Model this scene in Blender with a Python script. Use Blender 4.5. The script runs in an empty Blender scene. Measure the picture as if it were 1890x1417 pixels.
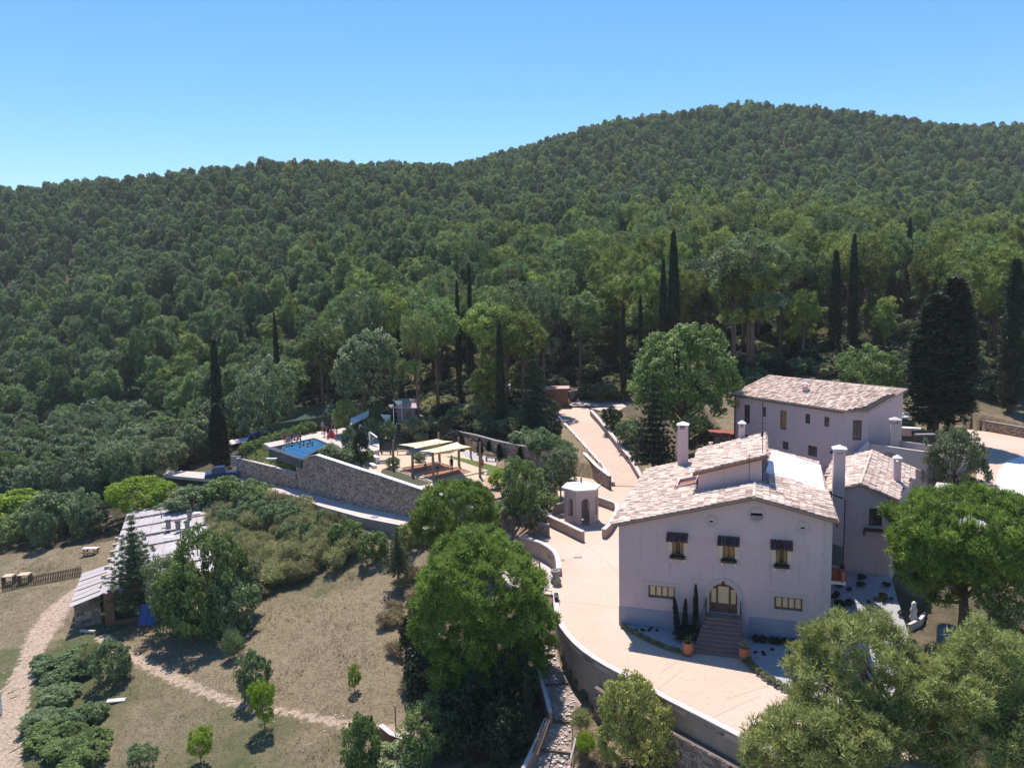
import bpy, math, random
import numpy as np
from mathutils import Vector, Matrix

# ------------------------------------------------------------------ camera, sky, sun, exposure
scene = bpy.context.scene
COL = scene.collection
F_PX, CAM_H, PITCH, ROLL = 1420.0, 22.0, math.radians(6.5), math.radians(1.2)
_R0 = np.array([1, 0, 0.]); _F = np.array([0, math.cos(PITCH), -math.sin(PITCH)]); _U0 = np.array([0, math.sin(PITCH), math.cos(PITCH)])
_R = math.cos(ROLL)*_R0 - math.sin(ROLL)*_U0
_U = math.sin(ROLL)*_R0 + math.cos(ROLL)*_U0
CAMPOS = np.array([0, 0, CAM_H])
cam_d = bpy.data.cameras.new('camera'); cam = bpy.data.objects.new('camera', cam_d); COL.objects.link(cam)
cam_d.sensor_width = 36; cam_d.sensor_fit = 'HORIZONTAL'; cam_d.lens = 36*F_PX/1890
cam_d.clip_start = 0.5; cam_d.clip_end = 6000
cam.matrix_world = Matrix(((_R[0], _U[0], -_F[0], 0), (_R[1], _U[1], -_F[1], 0), (_R[2], _U[2], -_F[2], CAM_H), (0, 0, 0, 1)))
scene.camera = cam

SUN_EL, SUN_AZ = math.radians(62), math.radians(-9)     # azimuth measured from +Y towards +X
world = bpy.data.worlds.new('World'); scene.world = world; world.use_nodes = True
wn = world.node_tree; wn.nodes.clear()
sky = wn.nodes.new('ShaderNodeTexSky'); sky.sky_type = 'NISHITA'; sky.sun_disc = False
sky.sun_elevation = SUN_EL; sky.sun_rotation = SUN_AZ
sky.altitude = 300; sky.air_density = 1.0; sky.dust_density = 0.2; sky.ozone_density = 2.0
bg = wn.nodes.new('ShaderNodeBackground'); bg.inputs['Strength'].default_value = 0.118
wo = wn.nodes.new('ShaderNodeOutputWorld')
hsv = wn.nodes.new('ShaderNodeHueSaturation'); hsv.inputs['Saturation'].default_value = 1.33; wn.links.new(sky.outputs[0], hsv.inputs['Color']); wn.links.new(hsv.outputs[0], bg.inputs[0]); wn.links.new(bg.outputs[0], wo.inputs[0])
sun_d = bpy.data.lights.new('sun', 'SUN'); sun_d.energy = 4.8; sun_d.angle = math.radians(0.55); sun_d.color = (1.0, 0.93, 0.84)
sun = bpy.data.objects.new('sun', sun_d); COL.objects.link(sun)
_sd = Vector((math.sin(SUN_AZ)*math.cos(SUN_EL), math.cos(SUN_AZ)*math.cos(SUN_EL), math.sin(SUN_EL)))
sun.rotation_euler = _sd.to_track_quat('Z', 'Y').to_euler(); sun.location = (0, 60, 80)
scene.view_settings.view_transform = 'Standard'; scene.view_settings.look = 'None'
scene.view_settings.gamma = 1; scene.view_settings.use_curve_mapping = False
scene.view_settings.exposure = 0.58
scene.render.engine = 'CYCLES'
try:
    scene.cycles.max_bounces = 6; scene.cycles.transparent_max_bounces = 4; scene.cycles.volume_bounces = 0
except Exception: pass

# ------------------------------------------------------------------ helpers
def ray(px, py): return (px-945)/F_PX*_R - (py-708.5)/F_PX*_U + _F
def P(px, py, z):
    d = ray(px, py); return CAMPOS + (z-CAM_H)/d[2]*d
def PD(px, py, dist):
    d = ray(px, py); return CAMPOS + d*dist/d[1]
rng = np.random.default_rng(7); random.seed(7)

class MB:
    """collects faces (world coordinates unless told otherwise) and links them as ONE mesh object"""
    def __init__(s): s.v = []; s.f = []; s.c = []
    def face(s, pts, var=.5):
        n = len(s.v); s.v.extend([tuple(map(float, p)) for p in pts]); s.f.append(list(range(n, n+len(pts)))); s.c.append(var)
    def hexa(s, b, t, var=.5):
        """b,t: four bottom and four top points, counter-clockwise"""
        n = len(s.v); s.v.extend([tuple(map(float, p)) for p in list(b)+list(t)])
        k = len(b)
        s.f.append([n+i for i in range(k)][::-1]); s.f.append([n+k+i for i in range(k)])
        for i in range(k): s.f.append([n+i, n+(i+1) % k, n+k+(i+1) % k, n+k+i])
        s.c += [var]*(k+2)
    def prism(s, poly, z0, z1, var=.5):
        poly = [(p[0], p[1]) for p in poly]
        a = sum(poly[i][0]*poly[(i+1) % len(poly)][1]-poly[(i+1) % len(poly)][0]*poly[i][1] for i in range(len(poly)))
        if a < 0: poly = poly[::-1]
        s.hexa([(x, y, z0) for x, y in poly], [(x, y, z1) for x, y in poly], var)
    def box(s, c, size, rz=0, var=.5, tilt=None):
        hx, hy, hz = size[0]/2, size[1]/2, size[2]/2; ca, sa = math.cos(rz), math.sin(rz)
        pts = []
        for z in (-hz, hz):
            for x, y in ((-hx, -hy), (hx, -hy), (hx, hy), (-hx, hy)):
                pts.append((c[0]+x*ca-y*sa, c[1]+x*sa+y*ca, c[2]+z))
        s.hexa(pts[:4], pts[4:], var)
    def tube(s, path, radii, n=6, var=.5, cap=True):
        path = [np.array(p, float) for p in path]; base = len(s.v)
        if not hasattr(radii, '__len__'): radii = [radii]*len(path)
        for i, p in enumerate(path):
            d = path[min(i+1, len(path)-1)]-path[max(i-1, 0)]; d = d/(np.linalg.norm(d)+1e-9)
            a = np.cross(d, [0, 0, 1.]) if abs(d[2]) < .95 else np.cross(d, [1., 0, 0]); a /= np.linalg.norm(a)+1e-9; b = np.cross(d, a)
            for k in range(n):
                th = 2*math.pi*k/n; s.v.append(tuple(p+radii[i]*(math.cos(th)*a+math.sin(th)*b)))
        for i in range(len(path)-1):
            for k in range(n):
                s.f.append([base+i*n+k, base+(i+1)*n+k, base+(i+1)*n+(k+1) % n, base+i*n+(k+1) % n]); s.c.append(var)
        if cap:
            s.f.append([base+k for k in range(n)]); s.f.append([base+(len(path)-1)*n+k for k in range(n)][::-1]); s.c += [var]*2
    def lathe(s, c, prof, n=12, var=.5):
        base = len(s.v)
        for r, z in prof:
            for k in range(n): s.v.append((c[0]+r*math.cos(2*math.pi*k/n), c[1]+r*math.sin(2*math.pi*k/n), c[2]+z))
        for i in range(len(prof)-1):
            for k in range(n):
                s.f.append([base+i*n+k, base+i*n+(k+1) % n, base+(i+1)*n+(k+1) % n, base+(i+1)*n+k]); s.c.append(var)
        s.f.append([base+k for k in range(n)][::-1]); s.f.append([base+(len(prof)-1)*n+k for k in range(n)]); s.c += [var]*2
    def build(s, name, m, parent=None, local=False, smooth=False):
        me = bpy.data.meshes.new(name)
        off = np.array(ORG.get(parent.name, (0, 0, 0)) if (parent is not None and not local) else (0, 0, 0), float)
        V = np.array(s.v, float).reshape(-1, 3)-off
        me.from_pydata(V.tolist(), [], s.f)
        at = me.attributes.new('var', 'FLOAT', 'FACE'); at.data.foreach_set('value', np.array(s.c, dtype=np.float32))
        if smooth: me.polygons.foreach_set('use_smooth', [True]*len(me.polygons))
        me.update(); me.materials.append(m)
        o = bpy.data.objects.new(name, me); COL.objects.link(o)
        if parent is not None: o.parent = parent; ORG[o.name] = tuple(off)
        return o
ORG = {}
def tag(o, label=None, cat=None, group=None, kind=None):
    if label: o['label'] = label
    if cat: o['category'] = cat
    if group: o['group'] = group
    if kind: o['kind'] = kind
    return o
def thing(name, loc, label, cat, group=None, rz=0):
    o = bpy.data.objects.new(name, None); COL.objects.link(o); o.location = tuple(map(float, loc)); o.rotation_euler = (0, 0, rz)
    o.empty_display_size = .3
    ORG[o.name] = tuple(map(float, loc)); return tag(o, label, cat, group)
def single(mb, name, m, loc, label, cat, group=None, kind=None, smooth=False):
    """a thing that is one mesh, its origin moved to loc"""
    s = mb; s.v = [(p[0]-loc[0], p[1]-loc[1], p[2]-loc[2]) for p in s.v]
    o = s.build(name, m, None, smooth=smooth); o.location = tuple(map(float, loc)); return tag(o, label, cat, group, kind)
_kids = {}
def kids(o): return [c for c in bpy.data.objects if c.parent == o]
def copy_tree(o, parent=None, ch=None):
    c = o.copy(); COL.objects.link(c)
    if parent is not None: c.parent = parent
    for k in (ch if ch is not None else kids(o)): copy_tree(k, c)
    return c

# ------------------------------------------------------------------ materials
def mat(name, c1, c2=None, scale=2., rough=.85, bump=0., bscale=20., attr=0., spec=.3, detail=5., lo=.35, hi=.65, c3=None, scale3=.25, metal=0., streak=0., fine=0.):
    m = bpy.data.materials.new(name); m.use_nodes = True; nt = m.node_tree; N = nt.nodes; L = nt.links
    b = N['Principled BSDF']; b.inputs['Roughness'].default_value = rough; b.inputs['Specular IOR Level'].default_value = spec; b.inputs['Metallic'].default_value = metal
    tc = N.new('ShaderNodeTexCoord'); src = None
    def noise(sc, det=detail):
        n = N.new('ShaderNodeTexNoise'); n.inputs['Scale'].default_value = sc; n.inputs['Detail'].default_value = det; n.inputs['Roughness'].default_value = .62
        L.new(tc.outputs['Object'], n.inputs['Vector']); return n
    def ramp(sock, a, bb):
        r = N.new('ShaderNodeMapRange'); r.inputs[1].default_value = a; r.inputs[2].default_value = bb; L.new(sock, r.inputs[0]); return r.outputs[0]
    def mix(f, A, B, blend='MIX'):
        x = N.new('ShaderNodeMix'); x.data_type = 'RGBA'; x.blend_type = blend
        if hasattr(f, 'is_linked') or not isinstance(f, float): L.new(f, x.inputs[0])
        else: x.inputs[0].default_value = f
        for s, v in ((6, A), (7, B)):
            if isinstance(v, tuple): x.inputs[s].default_value = (*v, 1)
            else: L.new(v, x.inputs[s])
        return x.outputs[2]
    out = tuple(c1)
    if c2: out = mix(ramp(noise(scale).outputs[0], lo, hi), tuple(c1), tuple(c2))
    if c3: out = mix(ramp(noise(scale3, 3).outputs[0], .45, .7), out, tuple(c3))
    if streak:
        mp = N.new('ShaderNodeMapping'); mp.inputs['Scale'].default_value = (2.2, 2.2, .22); L.new(tc.outputs['Object'], mp.inputs[0])
        n = N.new('ShaderNodeTexNoise'); n.inputs['Scale'].default_value = 1.6; n.inputs['Detail'].default_value = 6; L.new(mp.outputs[0], n.inputs['Vector'])
        out = mix(ramp(n.outputs[0], .56, .78), out, tuple(v*(1-3*streak) for v in c1))
    if fine:
        out = mix(ramp(noise(3.2, 8).outputs[0], .52, .72), out, tuple(v*(1-2.2*fine) for v in c1))
    if attr:
        a = N.new('ShaderNodeAttribute'); a.attribute_name = 'var'
        r = N.new('ShaderNodeMapRange'); r.inputs[3].default_value = 1-attr; r.inputs[4].default_value = 1+attr; L.new(a.outputs['Fac'], r.inputs[0])
        cmb = N.new('ShaderNodeCombineColor')
        for i in range(3): L.new(r.outputs[0], cmb.inputs[i])
        out = mix(1.0, out, cmb.outputs[0], 'MULTIPLY')
    if isinstance(out, tuple): b.inputs['Base Color'].default_value = (*out, 1)
    else: L.new(out, b.inputs['Base Color'])
    if bump:
        bp = N.new('ShaderNodeBump'); bp.inputs['Strength'].default_value = bump; bp.inputs['Distance'].default_value = .05
        L.new(noise(bscale).outputs[0], bp.inputs['Height']); L.new(bp.outputs[0], b.inputs['Normal'])
    return m

def leaf_mat(name, dark, light, transl=.3, rnd=.35, g=1.32):
    dark = tuple(v*g for v in dark); light = tuple(min(v*g, .6) for v in light)
    m = bpy.data.materials.new(name); m.use_nodes = True; nt = m.node_tree; N = nt.nodes; L = nt.links
    b = N['Principled BSDF']; b.inputs['Roughness'].default_value = .55; b.inputs['Specular IOR Level'].default_value = .25
    a = N.new('ShaderNodeAttribute'); a.attribute_name = 'var'
    x = N.new('ShaderNodeMix'); x.data_type = 'RGBA'; L.new(a.outputs['Fac'], x.inputs[0]); x.inputs[6].default_value = (*dark, 1); x.inputs[7].default_value = (*light, 1)
    oi = N.new('ShaderNodeObjectInfo'); hs = N.new('ShaderNodeHueSaturation')
    r1 = N.new('ShaderNodeMapRange'); r1.inputs[3].default_value = 1-rnd; r1.inputs[4].default_value = 1+rnd; L.new(oi.outputs['Random'], r1.inputs[0])
    r2 = N.new('ShaderNodeMapRange'); r2.inputs[3].default_value = .5-.05*rnd; r2.inputs[4].default_value = .5+.05*rnd; 
    mu = N.new('ShaderNodeMath'); mu.operation = 'MULTIPLY'; mu.inputs[1].default_value = 7.31; fr = N.new('ShaderNodeMath'); fr.operation = 'FRACT'
    L.new(oi.outputs['Random'], mu.inputs[0]); L.new(mu.outputs[0], fr.inputs[0]); L.new(fr.outputs[0], r2.inputs[0])
    L.new(r1.outputs[0], hs.inputs['Value']); L.new(r2.outputs[0], hs.inputs['Hue']); L.new(x.outputs[2], hs.inputs['Color'])
    L.new(hs.outputs[0], b.inputs['Base Color'])
    t = N.new('ShaderNodeBsdfTranslucent'); g = N.new('ShaderNodeGamma'); g.inputs[1].default_value = .9; L.new(hs.outputs[0], g.inputs[0]); L.new(g.outputs[0], t.inputs[0])
    ms = N.new('ShaderNodeMixShader'); ms.inputs[0].default_value = transl; L.new(b.outputs[0], ms.inputs[1]); L.new(t.outputs[0], ms.inputs[2])
    L.new(ms.outputs[0], N['Material Output'].inputs[0]); return m

M = dict(
    stucco=mat('stucco', (.585, .435, .455), (.52, .39, .405), .35, .9, .25, 9, lo=.3, hi=.75, c3=(.53, .42, .44), scale3=.15, streak=.07),
    render_pale=mat('pale_render', (.52, .43, .41), (.45, .37, .35), .5, .9, .2, 9),  # separate render for gazebo, terrace and porch
    plinth=mat('plinth_paint', (.32, .31, .38), (.27, .265, .33), .6, .9, .2, 8),
    cream=mat('cream_stone', (.62, .53, .43), (.55, .46, .38), 2, .85, .1, 30),
    surround=mat('stone_surround', (.50, .42, .41), (.45, .38, .37), 3, .85, .2, 25),
    wood=mat('varnished_wood', (.20, .085, .045), (.13, .055, .03), 3, .5),
    shutter=mat('ochre_shutter_wood', (.36, .20, .08), (.25, .13, .05), 4, .6),
    dark=mat('dark_metal', (.03, .03, .035), None, rough=.55),
    blind=mat('beige_blind', (.68, .52, .33), (.62, .46, .29), 2, .75),
    glass=mat('window_glass', (.05, .055, .07), None, rough=.08, spec=.8),
    tile=mat('barrel_tile', (.70, .54, .46), (.52, .38, .31), 5, .9, .2, 30, attr=.48),
    tile_dark=mat('dark_canopy_tile', (.13, .06, .06), (.09, .05, .06), 5, .85, attr=.3),
    tile_base=mat('roof_mortar', (.35, .26, .22), (.28, .20, .17), 3, .95),
    white=mat('white_paint', (.78, .76, .76), (.72, .70, .70), 2, .7),
    membrane=mat('white_membrane', (.86, .86, .86), (.80, .80, .82), 1, .6),
    patio=mat('pink_concrete', (.545, .395, .31), (.485, .36, .29), .22, .8, .08, 14, lo=.3, hi=.7, c3=(.54, .43, .37), scale3=.09, fine=.10),
    road=mat('pale_concrete', (.54, .45, .42), (.47, .39, .36), .5, .85, .1, 14),
    joint=mat('concrete_joint', (.42, .31, .25), None, rough=.9),
    coping=mat('coping_stone', (.58, .50, .50), (.52, .45, .45), 1.5, .85, .15, 20),
    rendwall=mat('rendered_wall', (.39, .285, .24), (.32, .235, .195), 1.2, .9, .3, 12),
    stone=mat('wall_stone', (.40, .29, .245), (.28, .20, .17), 3, .9, .4, 25, attr=.45),
    mortar=mat('wall_mortar', (.20, .15, .13), (.15, .115, .10), 3, .95, .3, 20),
    whitegravel=mat('white_gravel', (.52, .50, .52), (.30, .29, .31), 14, .95, .6, 40, lo=.3, hi=.6),
    steps=mat('terracotta_step', (.27, .17, .15), (.22, .14, .125), 3, .85, .15, 30),
    terracotta=mat('terracotta', (.45, .18, .09), (.38, .15, .08), 4, .8),
    redbrick=mat('red_painted_brick', (.30, .08, .05), (.24, .065, .045), 4, .85),
    soil=mat('soil', (.16, .12, .085), (.10, .075, .05), 2, .95, .5, 12),
    sand=mat('pink_sand', (.56, .42, .32), (.50, .37, .28), 1.2, .95, .3, 20),
    brownsand=mat('brown_rubber_ground', (.30, .15, .09), (.26, .13, .08), 2, .95, .2, 20),
    lawn=mat('mown_lawn', (.10, .14, .03), (.07, .10, .025), 2, .95, .5, 40),
    drylawn=mat('dark_turf', (.07, .075, .04), (.055, .06, .035), 2, .95, .5, 40),
    timber=mat('round_timber', (.33, .22, .13), (.26, .17, .10), 4, .8),
    log=mat('old_timber', (.10, .065, .05), (.16, .11, .08), 6, .9),
    sail=mat('cream_sailcloth', (.74, .63, .42), None, rough=.8),
    water=mat('pool_water', (.018, .12, .30), (.045, .20, .42), 1.2, .08, .25, 2.5, spec=.6),
    pooltile=mat('pool_tile', (.05, .06, .085), None, rough=.4),
    sheet=mat('fibre_cement_sheet', (.46, .42, .44), (.36, .33, .35), .8, .85, .3, 6, c3=(.40, .34, .33), scale3=.3),
    darksteel=mat('dark_matt', (.06, .05, .06), None, rough=.8),
    rust=mat('rusty_render', (.28, .13, .08), (.22, .10, .065), 1, .9),
    hutwall=mat('mauve_board', (.26, .18, .19), (.21, .14, .15), 5, .85),
    pinkroof=mat('pink_roof_sheet', (.50, .35, .34), (.44, .30, .30), 2, .85),
    greentent=mat('green_shade_cloth', (.045, .075, .045), (.055, .085, .055), 2, .9),
    bluepanel=mat('blue_panel', (.02, .06, .22), (.03, .08, .26), 2, .4),
    blueplastic=mat('blue_plastic', (.02, .06, .35), None, rough=.5),
    bark=mat('bark', (.12, .085, .065), (.07, .05, .04), 6, .95, .6, 20),
    barkred=mat('pine_bark', (.22, .15, .12), (.13, .09, .075), 5, .95, .6, 20),
    greyfence=mat('weathered_picket', (.13, .09, .06), (.09, .065, .045), 5, .9),
    carblue=mat('blue_car_paint', (.02, .04, .11), None, rough=.3, spec=.6),
    carsilver=mat('silver_car_paint', (.40, .45, .52), None, rough=.35, metal=.3),
    rubber=mat('black_rubber', (.02, .02, .02), None, rough=.8),
    skin=mat('skin', (.42, .24, .17), None, rough=.6),
    hair=mat('dark_hair', (.03, .02, .015), None, rough=.7),
    clothred=mat('red_cloth', (.35, .04, .05), None, rough=.9),
    clothblue=mat('pale_blue_cloth', (.20, .28, .45), None, rough=.9),
    clothdark=mat('dark_cloth', (.02, .02, .025), None, rough=.9),
    grey=mat('grey_stone', (.30, .28, .27), (.23, .21, .20), 4, .9, .3, 20),
)
# foliage
LF = dict(
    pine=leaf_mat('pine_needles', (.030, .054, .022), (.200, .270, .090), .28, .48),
    pineyel=leaf_mat('yellow_green_pine_needles', (.048, .072, .020), (.290, .340, .078), .28, .30),  # yellower needle tone, mixed in among the pines
    pineblue=leaf_mat('blue_green_pine_needles', (.035, .055, .032), (.190, .235, .105), .28, .25),  # duller blue-green needle tone of other pines
    stone_pine=leaf_mat('stone_pine_needles', (.034, .064, .012), (.225, .315, .052), .30, .08),
    aleppo=leaf_mat('aleppo_needles', (.075, .095, .030), (.400, .430, .140), .32, .08),
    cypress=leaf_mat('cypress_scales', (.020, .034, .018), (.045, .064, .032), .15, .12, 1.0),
    oak=leaf_mat('oak_leaves', (.055, .078, .040), (.240, .290, .150), .28, .25),
    broad=leaf_mat('green_leaves', (.050, .084, .024), (.215, .285, .090), .34, .15),
    olive=leaf_mat('silver_green_leaves', (.060, .082, .038), (.250, .295, .150), .30, .25),
    lime=leaf_mat('lime_leaves', (.12, .19, .015), (.24, .32, .03), .38, .08),
    scrub=leaf_mat('scrub_leaves', (.120, .120, .050), (.340, .325, .150), .30, .3),
    fig=leaf_mat('fig_leaves', (.12, .14, .035), (.46, .47, .14), .36, .05),
    meadowgrass=leaf_mat('meadow_grass_blades', (.15, .145, .08), (.42, .35, .23), .35, .1, 1.0),
    drygrass=leaf_mat('dry_grass', (.17, .125, .07), (.32, .25, .15), .25, .2),
    greygreen=leaf_mat('bramble_leaves', (.045, .078, .032), (.220, .290, .130), .30, .15),
)
# ------------------------------------------------------------------ terrain
CP = [(0,1417,-8.5),(300,1417,-7.5),(600,1417,-6.6),(850,1417,-5.6),(1000,1417,-4.4),(1150,1400,-3.4),(1300,1417,-3.0),
 (0,1250,-8.5),(0,1100,-8.2),(150,1190,-7.3),(300,1210,-6.8),(450,1150,-6.0),(600,1150,-5.0),(700,1250,-5.3),(820,1330,-5.4),(900,1290,-4.9),(700,1050,-3.6),
 (500,1060,-4.6),(400,1000,-4.4),(600,985,-2.9),(750,1005,-2.0),(880,1100,-3.0),(960,1130,-1.8),(950,1250,-3.6),
 (1015,1180,-1.7),(1020,1250,-2.6),(1050,1330,-3.5),(1080,1290,-2.9),(1210,1400,-3.2),(1340,1417,-2.9),
 (250,945,-5.6),(100,1000,-7.6),(0,1000,-8.2),(170,1030,-7.2),(0,900,-7.8),(150,900,-7.0),(350,912,-3.4),(420,905,-2.6),(480,905,-1.8),(560,930,-1.6),(650,965,-1.4),
 (600,925,-1.1),(755,962,-.7),(900,985,-.3),(390,878,-1.8),(300,872,-2.6),
 (0,800,-7.5),(150,780,-6.5),(250,755,-5),(330,745,-3),(400,745,-1.5),(200,840,-7),(430,830,-.6),(415,850,-1.2),(440,862,-.8),
 (500,800,2.2),(600,785,3.0),(690,780,3.4),(700,830,2.4),(500,845,1.4),(620,850,1.9),(800,880,1.6),(930,930,.5),(990,960,.3),
 (1000,890,.8),(1030,850,1.6),(960,850,1.9),(850,790,4.0),(950,770,4.6),(900,725,6.5),(800,790,3.8),(800,745,5.2),(760,710,5.5),
 (1030,762,4.0),(1100,742,4.3),(1160,790,3.2),(1140,800,3.2),(1200,870,1.6),(1250,845,2.4),(1300,820,3.2),
 (1250,720,7),(1380,690,10),(1480,700,9.6),(1560,700,9.5),(1700,745,7.6),(1800,755,6.5),(1880,765,6.2),(1850,820,4.6),(1890,900,3.0),(1800,880,3.4),
 (1680,1085,.6),(1660,1140,.1),(1760,1150,0.2),(1890,1100,1.0),(1890,1000,1.8),(1500,1320,-.3),(1890,1350,-1.6),(1700,1417,-2.0),(1500,1417,-1.8),(1400,1417,-2.6)]
FP = [(0,650,230,9),(0,560,280,10),(0,450,350,8),(0,345,450,12),(200,660,200,9),(200,540,250,10),(200,430,350,9),(200,325,450,12),
 (300,640,180,9),(300,550,235,10),(300,430,330,9),(470,300,450,12),(450,560,200,10),(450,440,310,9),(600,560,180,11),(600,470,250,10),(600,380,340,9),(600,297,430,12),
 (750,303,440,12),(750,400,310,9),(750,480,220,10),(900,300,480,12),(900,390,330,9),(900,470,215,11),(1000,265,530,12),(1050,340,400,8),(1080,440,235,11),
 (1150,222,580,8),(1200,300,430,8),(1200,400,280,9),(1250,450,200,10),(1370,192,600,8),(1370,290,440,8),(1370,390,270,9),(1400,460,180,11),
 (1500,214,640,10),(1600,300,430,8),(1600,400,270,9),(1600,460,180,11),(1660,240,650,10),(1800,256,640,10),(1750,330,400,8),(1750,420,260,9),(1750,480,175,11),(1890,240,700,10),(1890,330,420,8),(1890,430,250,9),(1890,500,170,11)]
_pts = [P(a, b, z) for a, b, z in CP]
for a, b, d, off in FP:
    w = PD(a, b, d); w[2] -= off; _pts.append(w)
for a, b in [(-250, 345), (-600, 380), (2150, 235), (2600, 260)]:
    w = PD(a, b, 520); w[2] -= 12; _pts.append(w)
for a, b, d in [(-600, 345, 900), (0, 345, 800), (470, 345, 780), (900, 345, 850), (1370, 300, 1000), (1890, 330, 1050), (2500, 330, 950)]:
    w = PD(a, b, d); w[2] = min(w[2], 75)-25; _pts.append(w)
for w in [(-30,15,-10),(0,15,-7),(30,15,-3.5),(-70,15,-12),(70,15,-2),(-120,40,-13),(-90,80,-10),(100,50,2),(90,90,6),(120,110,14),(-150,150,-8),(-130,110,-10),(150,150,30),(-260,200,0),(0,-30,-12),(-100,-30,-16),(100,-30,-6)]:
    _pts.append(np.array(w, float))
_pts = np.array(_pts)
_xy = _pts[:, :2]
def _phi(d2): return -np.sqrt(d2+12.0)
_n = len(_pts)
_A = np.zeros((_n+3, _n+3)); _d2 = ((_xy[:, None]-_xy[None])**2).sum(-1)
_A[:_n, :_n] = _phi(_d2)+np.eye(_n)*.5
_Pm = np.c_[np.ones(_n), _xy/100]; _A[:_n, _n:] = _Pm; _A[_n:, :_n] = _Pm.T
_w = np.linalg.solve(_A, np.r_[_pts[:, 2], np.zeros(3)])
def _lat(x, y, s, seed):
    """value noise"""
    X = x/s; Y = y/s; xi = np.floor(X).astype(np.int64); yi = np.floor(Y).astype(np.int64); fx = X-xi; fy = Y-yi
    fx = fx*fx*(3-2*fx); fy = fy*fy*(3-2*fy)
    def h(a, b):
        n = (a*374761393+b*668265263+seed*982451653) & 0x7fffffff; n = (n ^ (n >> 13))*1274126177 & 0x7fffffff
        return ((n ^ (n >> 16)) & 0xffff)/65535.0
    return (h(xi, yi)*(1-fx)+h(xi+1, yi)*fx)*(1-fy)+(h(xi, yi+1)*(1-fx)+h(xi+1, yi+1)*fx)*fy
def hgt(x, y):
    x = np.atleast_1d(np.asarray(x, float)); y = np.atleast_1d(np.asarray(y, float)); out = np.empty(x.shape).ravel(); xf = x.ravel(); yf = y.ravel()
    for i in range(0, len(xf), 20000):
        a = xf[i:i+20000]; b = yf[i:i+20000]
        d2 = (a[:, None]-_xy[None, :, 0])**2+(b[:, None]-_xy[None, :, 1])**2
        out[i:i+20000] = _phi(d2)@_w[:_n]+_w[_n]+_w[_n+1]*a/100+_w[_n+2]*b/100
    far = np.clip((np.hypot(xf, yf)-130)/100, 0, 1)
    out += far*((_lat(xf, yf, 45, 1)-.5)*5+(_lat(xf, yf, 17, 2)-.5)*2)+(_lat(xf, yf, 3.1, 3)-.5)*.16
    return out.reshape(x.shape)
def G(px, py, off=0.):
    """where the line of sight through a photo pixel meets the natural ground"""
    d = ray(px, py); t = np.concatenate([np.arange(22, 160, .4), np.arange(160, 1000, 2.)])
    w = CAMPOS[None]+d[None]*t[:, None]; z = hgt(w[:, 0], w[:, 1])+off; k = np.argmax(w[:, 2] < z)
    if k == 0: k = len(t)-1
    g = w[k]; g[2] = hgt(g[0], g[1])[0]; return g

def px(lst, z=None):
    return [P(q[0], q[1], q[2] if z is None else z) for q in lst]
HA = P(1143, 1152, 0); _th = math.radians(18)
HU = np.array([math.cos(_th), -math.sin(_th), 0]); HV = np.array([math.sin(_th), math.cos(_th), 0]); HZ = np.array([0, 0, 1.])
def HP(s, t, z): return HA+HU*s+HV*t+HZ*z
def inside(x, y, poly):
    r = np.zeros(np.shape(x), bool); n = len(poly)
    for i in range(n):
        x1, y1 = poly[i][0], poly[i][1]; x2, y2 = poly[(i+1) % n][0], poly[(i+1) % n][1]
        if y1 == y2: continue
        c = ((y1 > y) != (y2 > y)) & (x < (x2-x1)*(y-y1)/(y2-y1)+x1); r ^= c
    return r
PATIO_EDGE = [(1022,1097),(1023,1128),(1027,1144),(1035,1163),(1052,1185),(1073,1204),(1106,1227),(1147,1249),(1195,1276),(1240,1301),(1292,1327),(1340,1352),(1420,1393),(1500,1436)]
PARAPET = [(957,1001),(968,1004),(983.5,1009),(998,1014),(1010,1021),(1021.6,1031),(1027,1044),(1028,1062)]
patio_poly = px(PATIO_EDGE, 0)+[np.array([22, 27.5, 0]), HP(15, -6, 0), HP(13, -1, 0), HP(13.0, 8, 0), HP(3, 17, 0), HP(-.2, 17.5, 0)]+px([(1190,897),(1128,896),(1100,884),(1060,876),(1040,885),(1030,905),(1012,948),(1010,972),(960,986),(905,980),(902,995)], 0)+px(PARAPET[1:], 0)+px([(1024,1078),(1003,1095)], 0)
pergola_poly = px([(902,997),(957,1003),(983,1010),(1010,1023),(1026,1045),(1026,1078),(1000,1095),(960,1090),(900,1050)], -.9)
ramp_L = [(1012,748,4.1),(1025,758,4.0),(1030,775,3.6),(1048,794,3.0),(1066,814,2.4),(1106,859,1.1),(1130,896,.05)]
ramp_R = [(1085,752,4.1),(1093,766,3.9),(1110,785,3.4),(1125,804,2.8),(1140,823,2.2),(1166,856,1.1),(1191,898,.05)]
plaza_poly = px([(1012,748),(1085,752),(1125,762),(1172,752),(1172,738),(1110,733),(1052,742),(1052,752)], 4.1)
road_in = [(300,866,-2.2),(385,872,-1.5),(440,880,-1.2),(478,888,-1.1),(551,903,-1.0),(594,917,-.9),(670,936,-.7),(756,954,-.45),(830,968,-.2),(905,980,.0)]
road_out = [(300,876,-2.2),(385,884,-1.5),(440,888,-1.2),(502,908,-1.1),(556,918,-1.0),(594,935,-.9),(670,956,-.7),(756,973,-.45),(830,984,-.2),(905,996,.0)]
play_poly = px([(712,830),(640,842),(612,846),(640,861),(700,879),(780,899),(815,902),(840,902),(900,898),(925,905),(945,915),(972,905),(945,885),(912,868),(918,850),(860,828),(800,805),(745,822)], 2.0)
pool_deck_poly = px([(486,818),(498,825),(528,819),(579,808),(607,820),(622,842),(640,842),(700,830),(700,812),(676,776),(620,778),(590,788),(560,802),(520,812)], 3.0)
drive_poly = px([(1775,790),(1830,796),(1990,815),(1990,1010),(1890,925),(1840,905),(1803,890),(1800,850),(1785,815)], 4.4)
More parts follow.
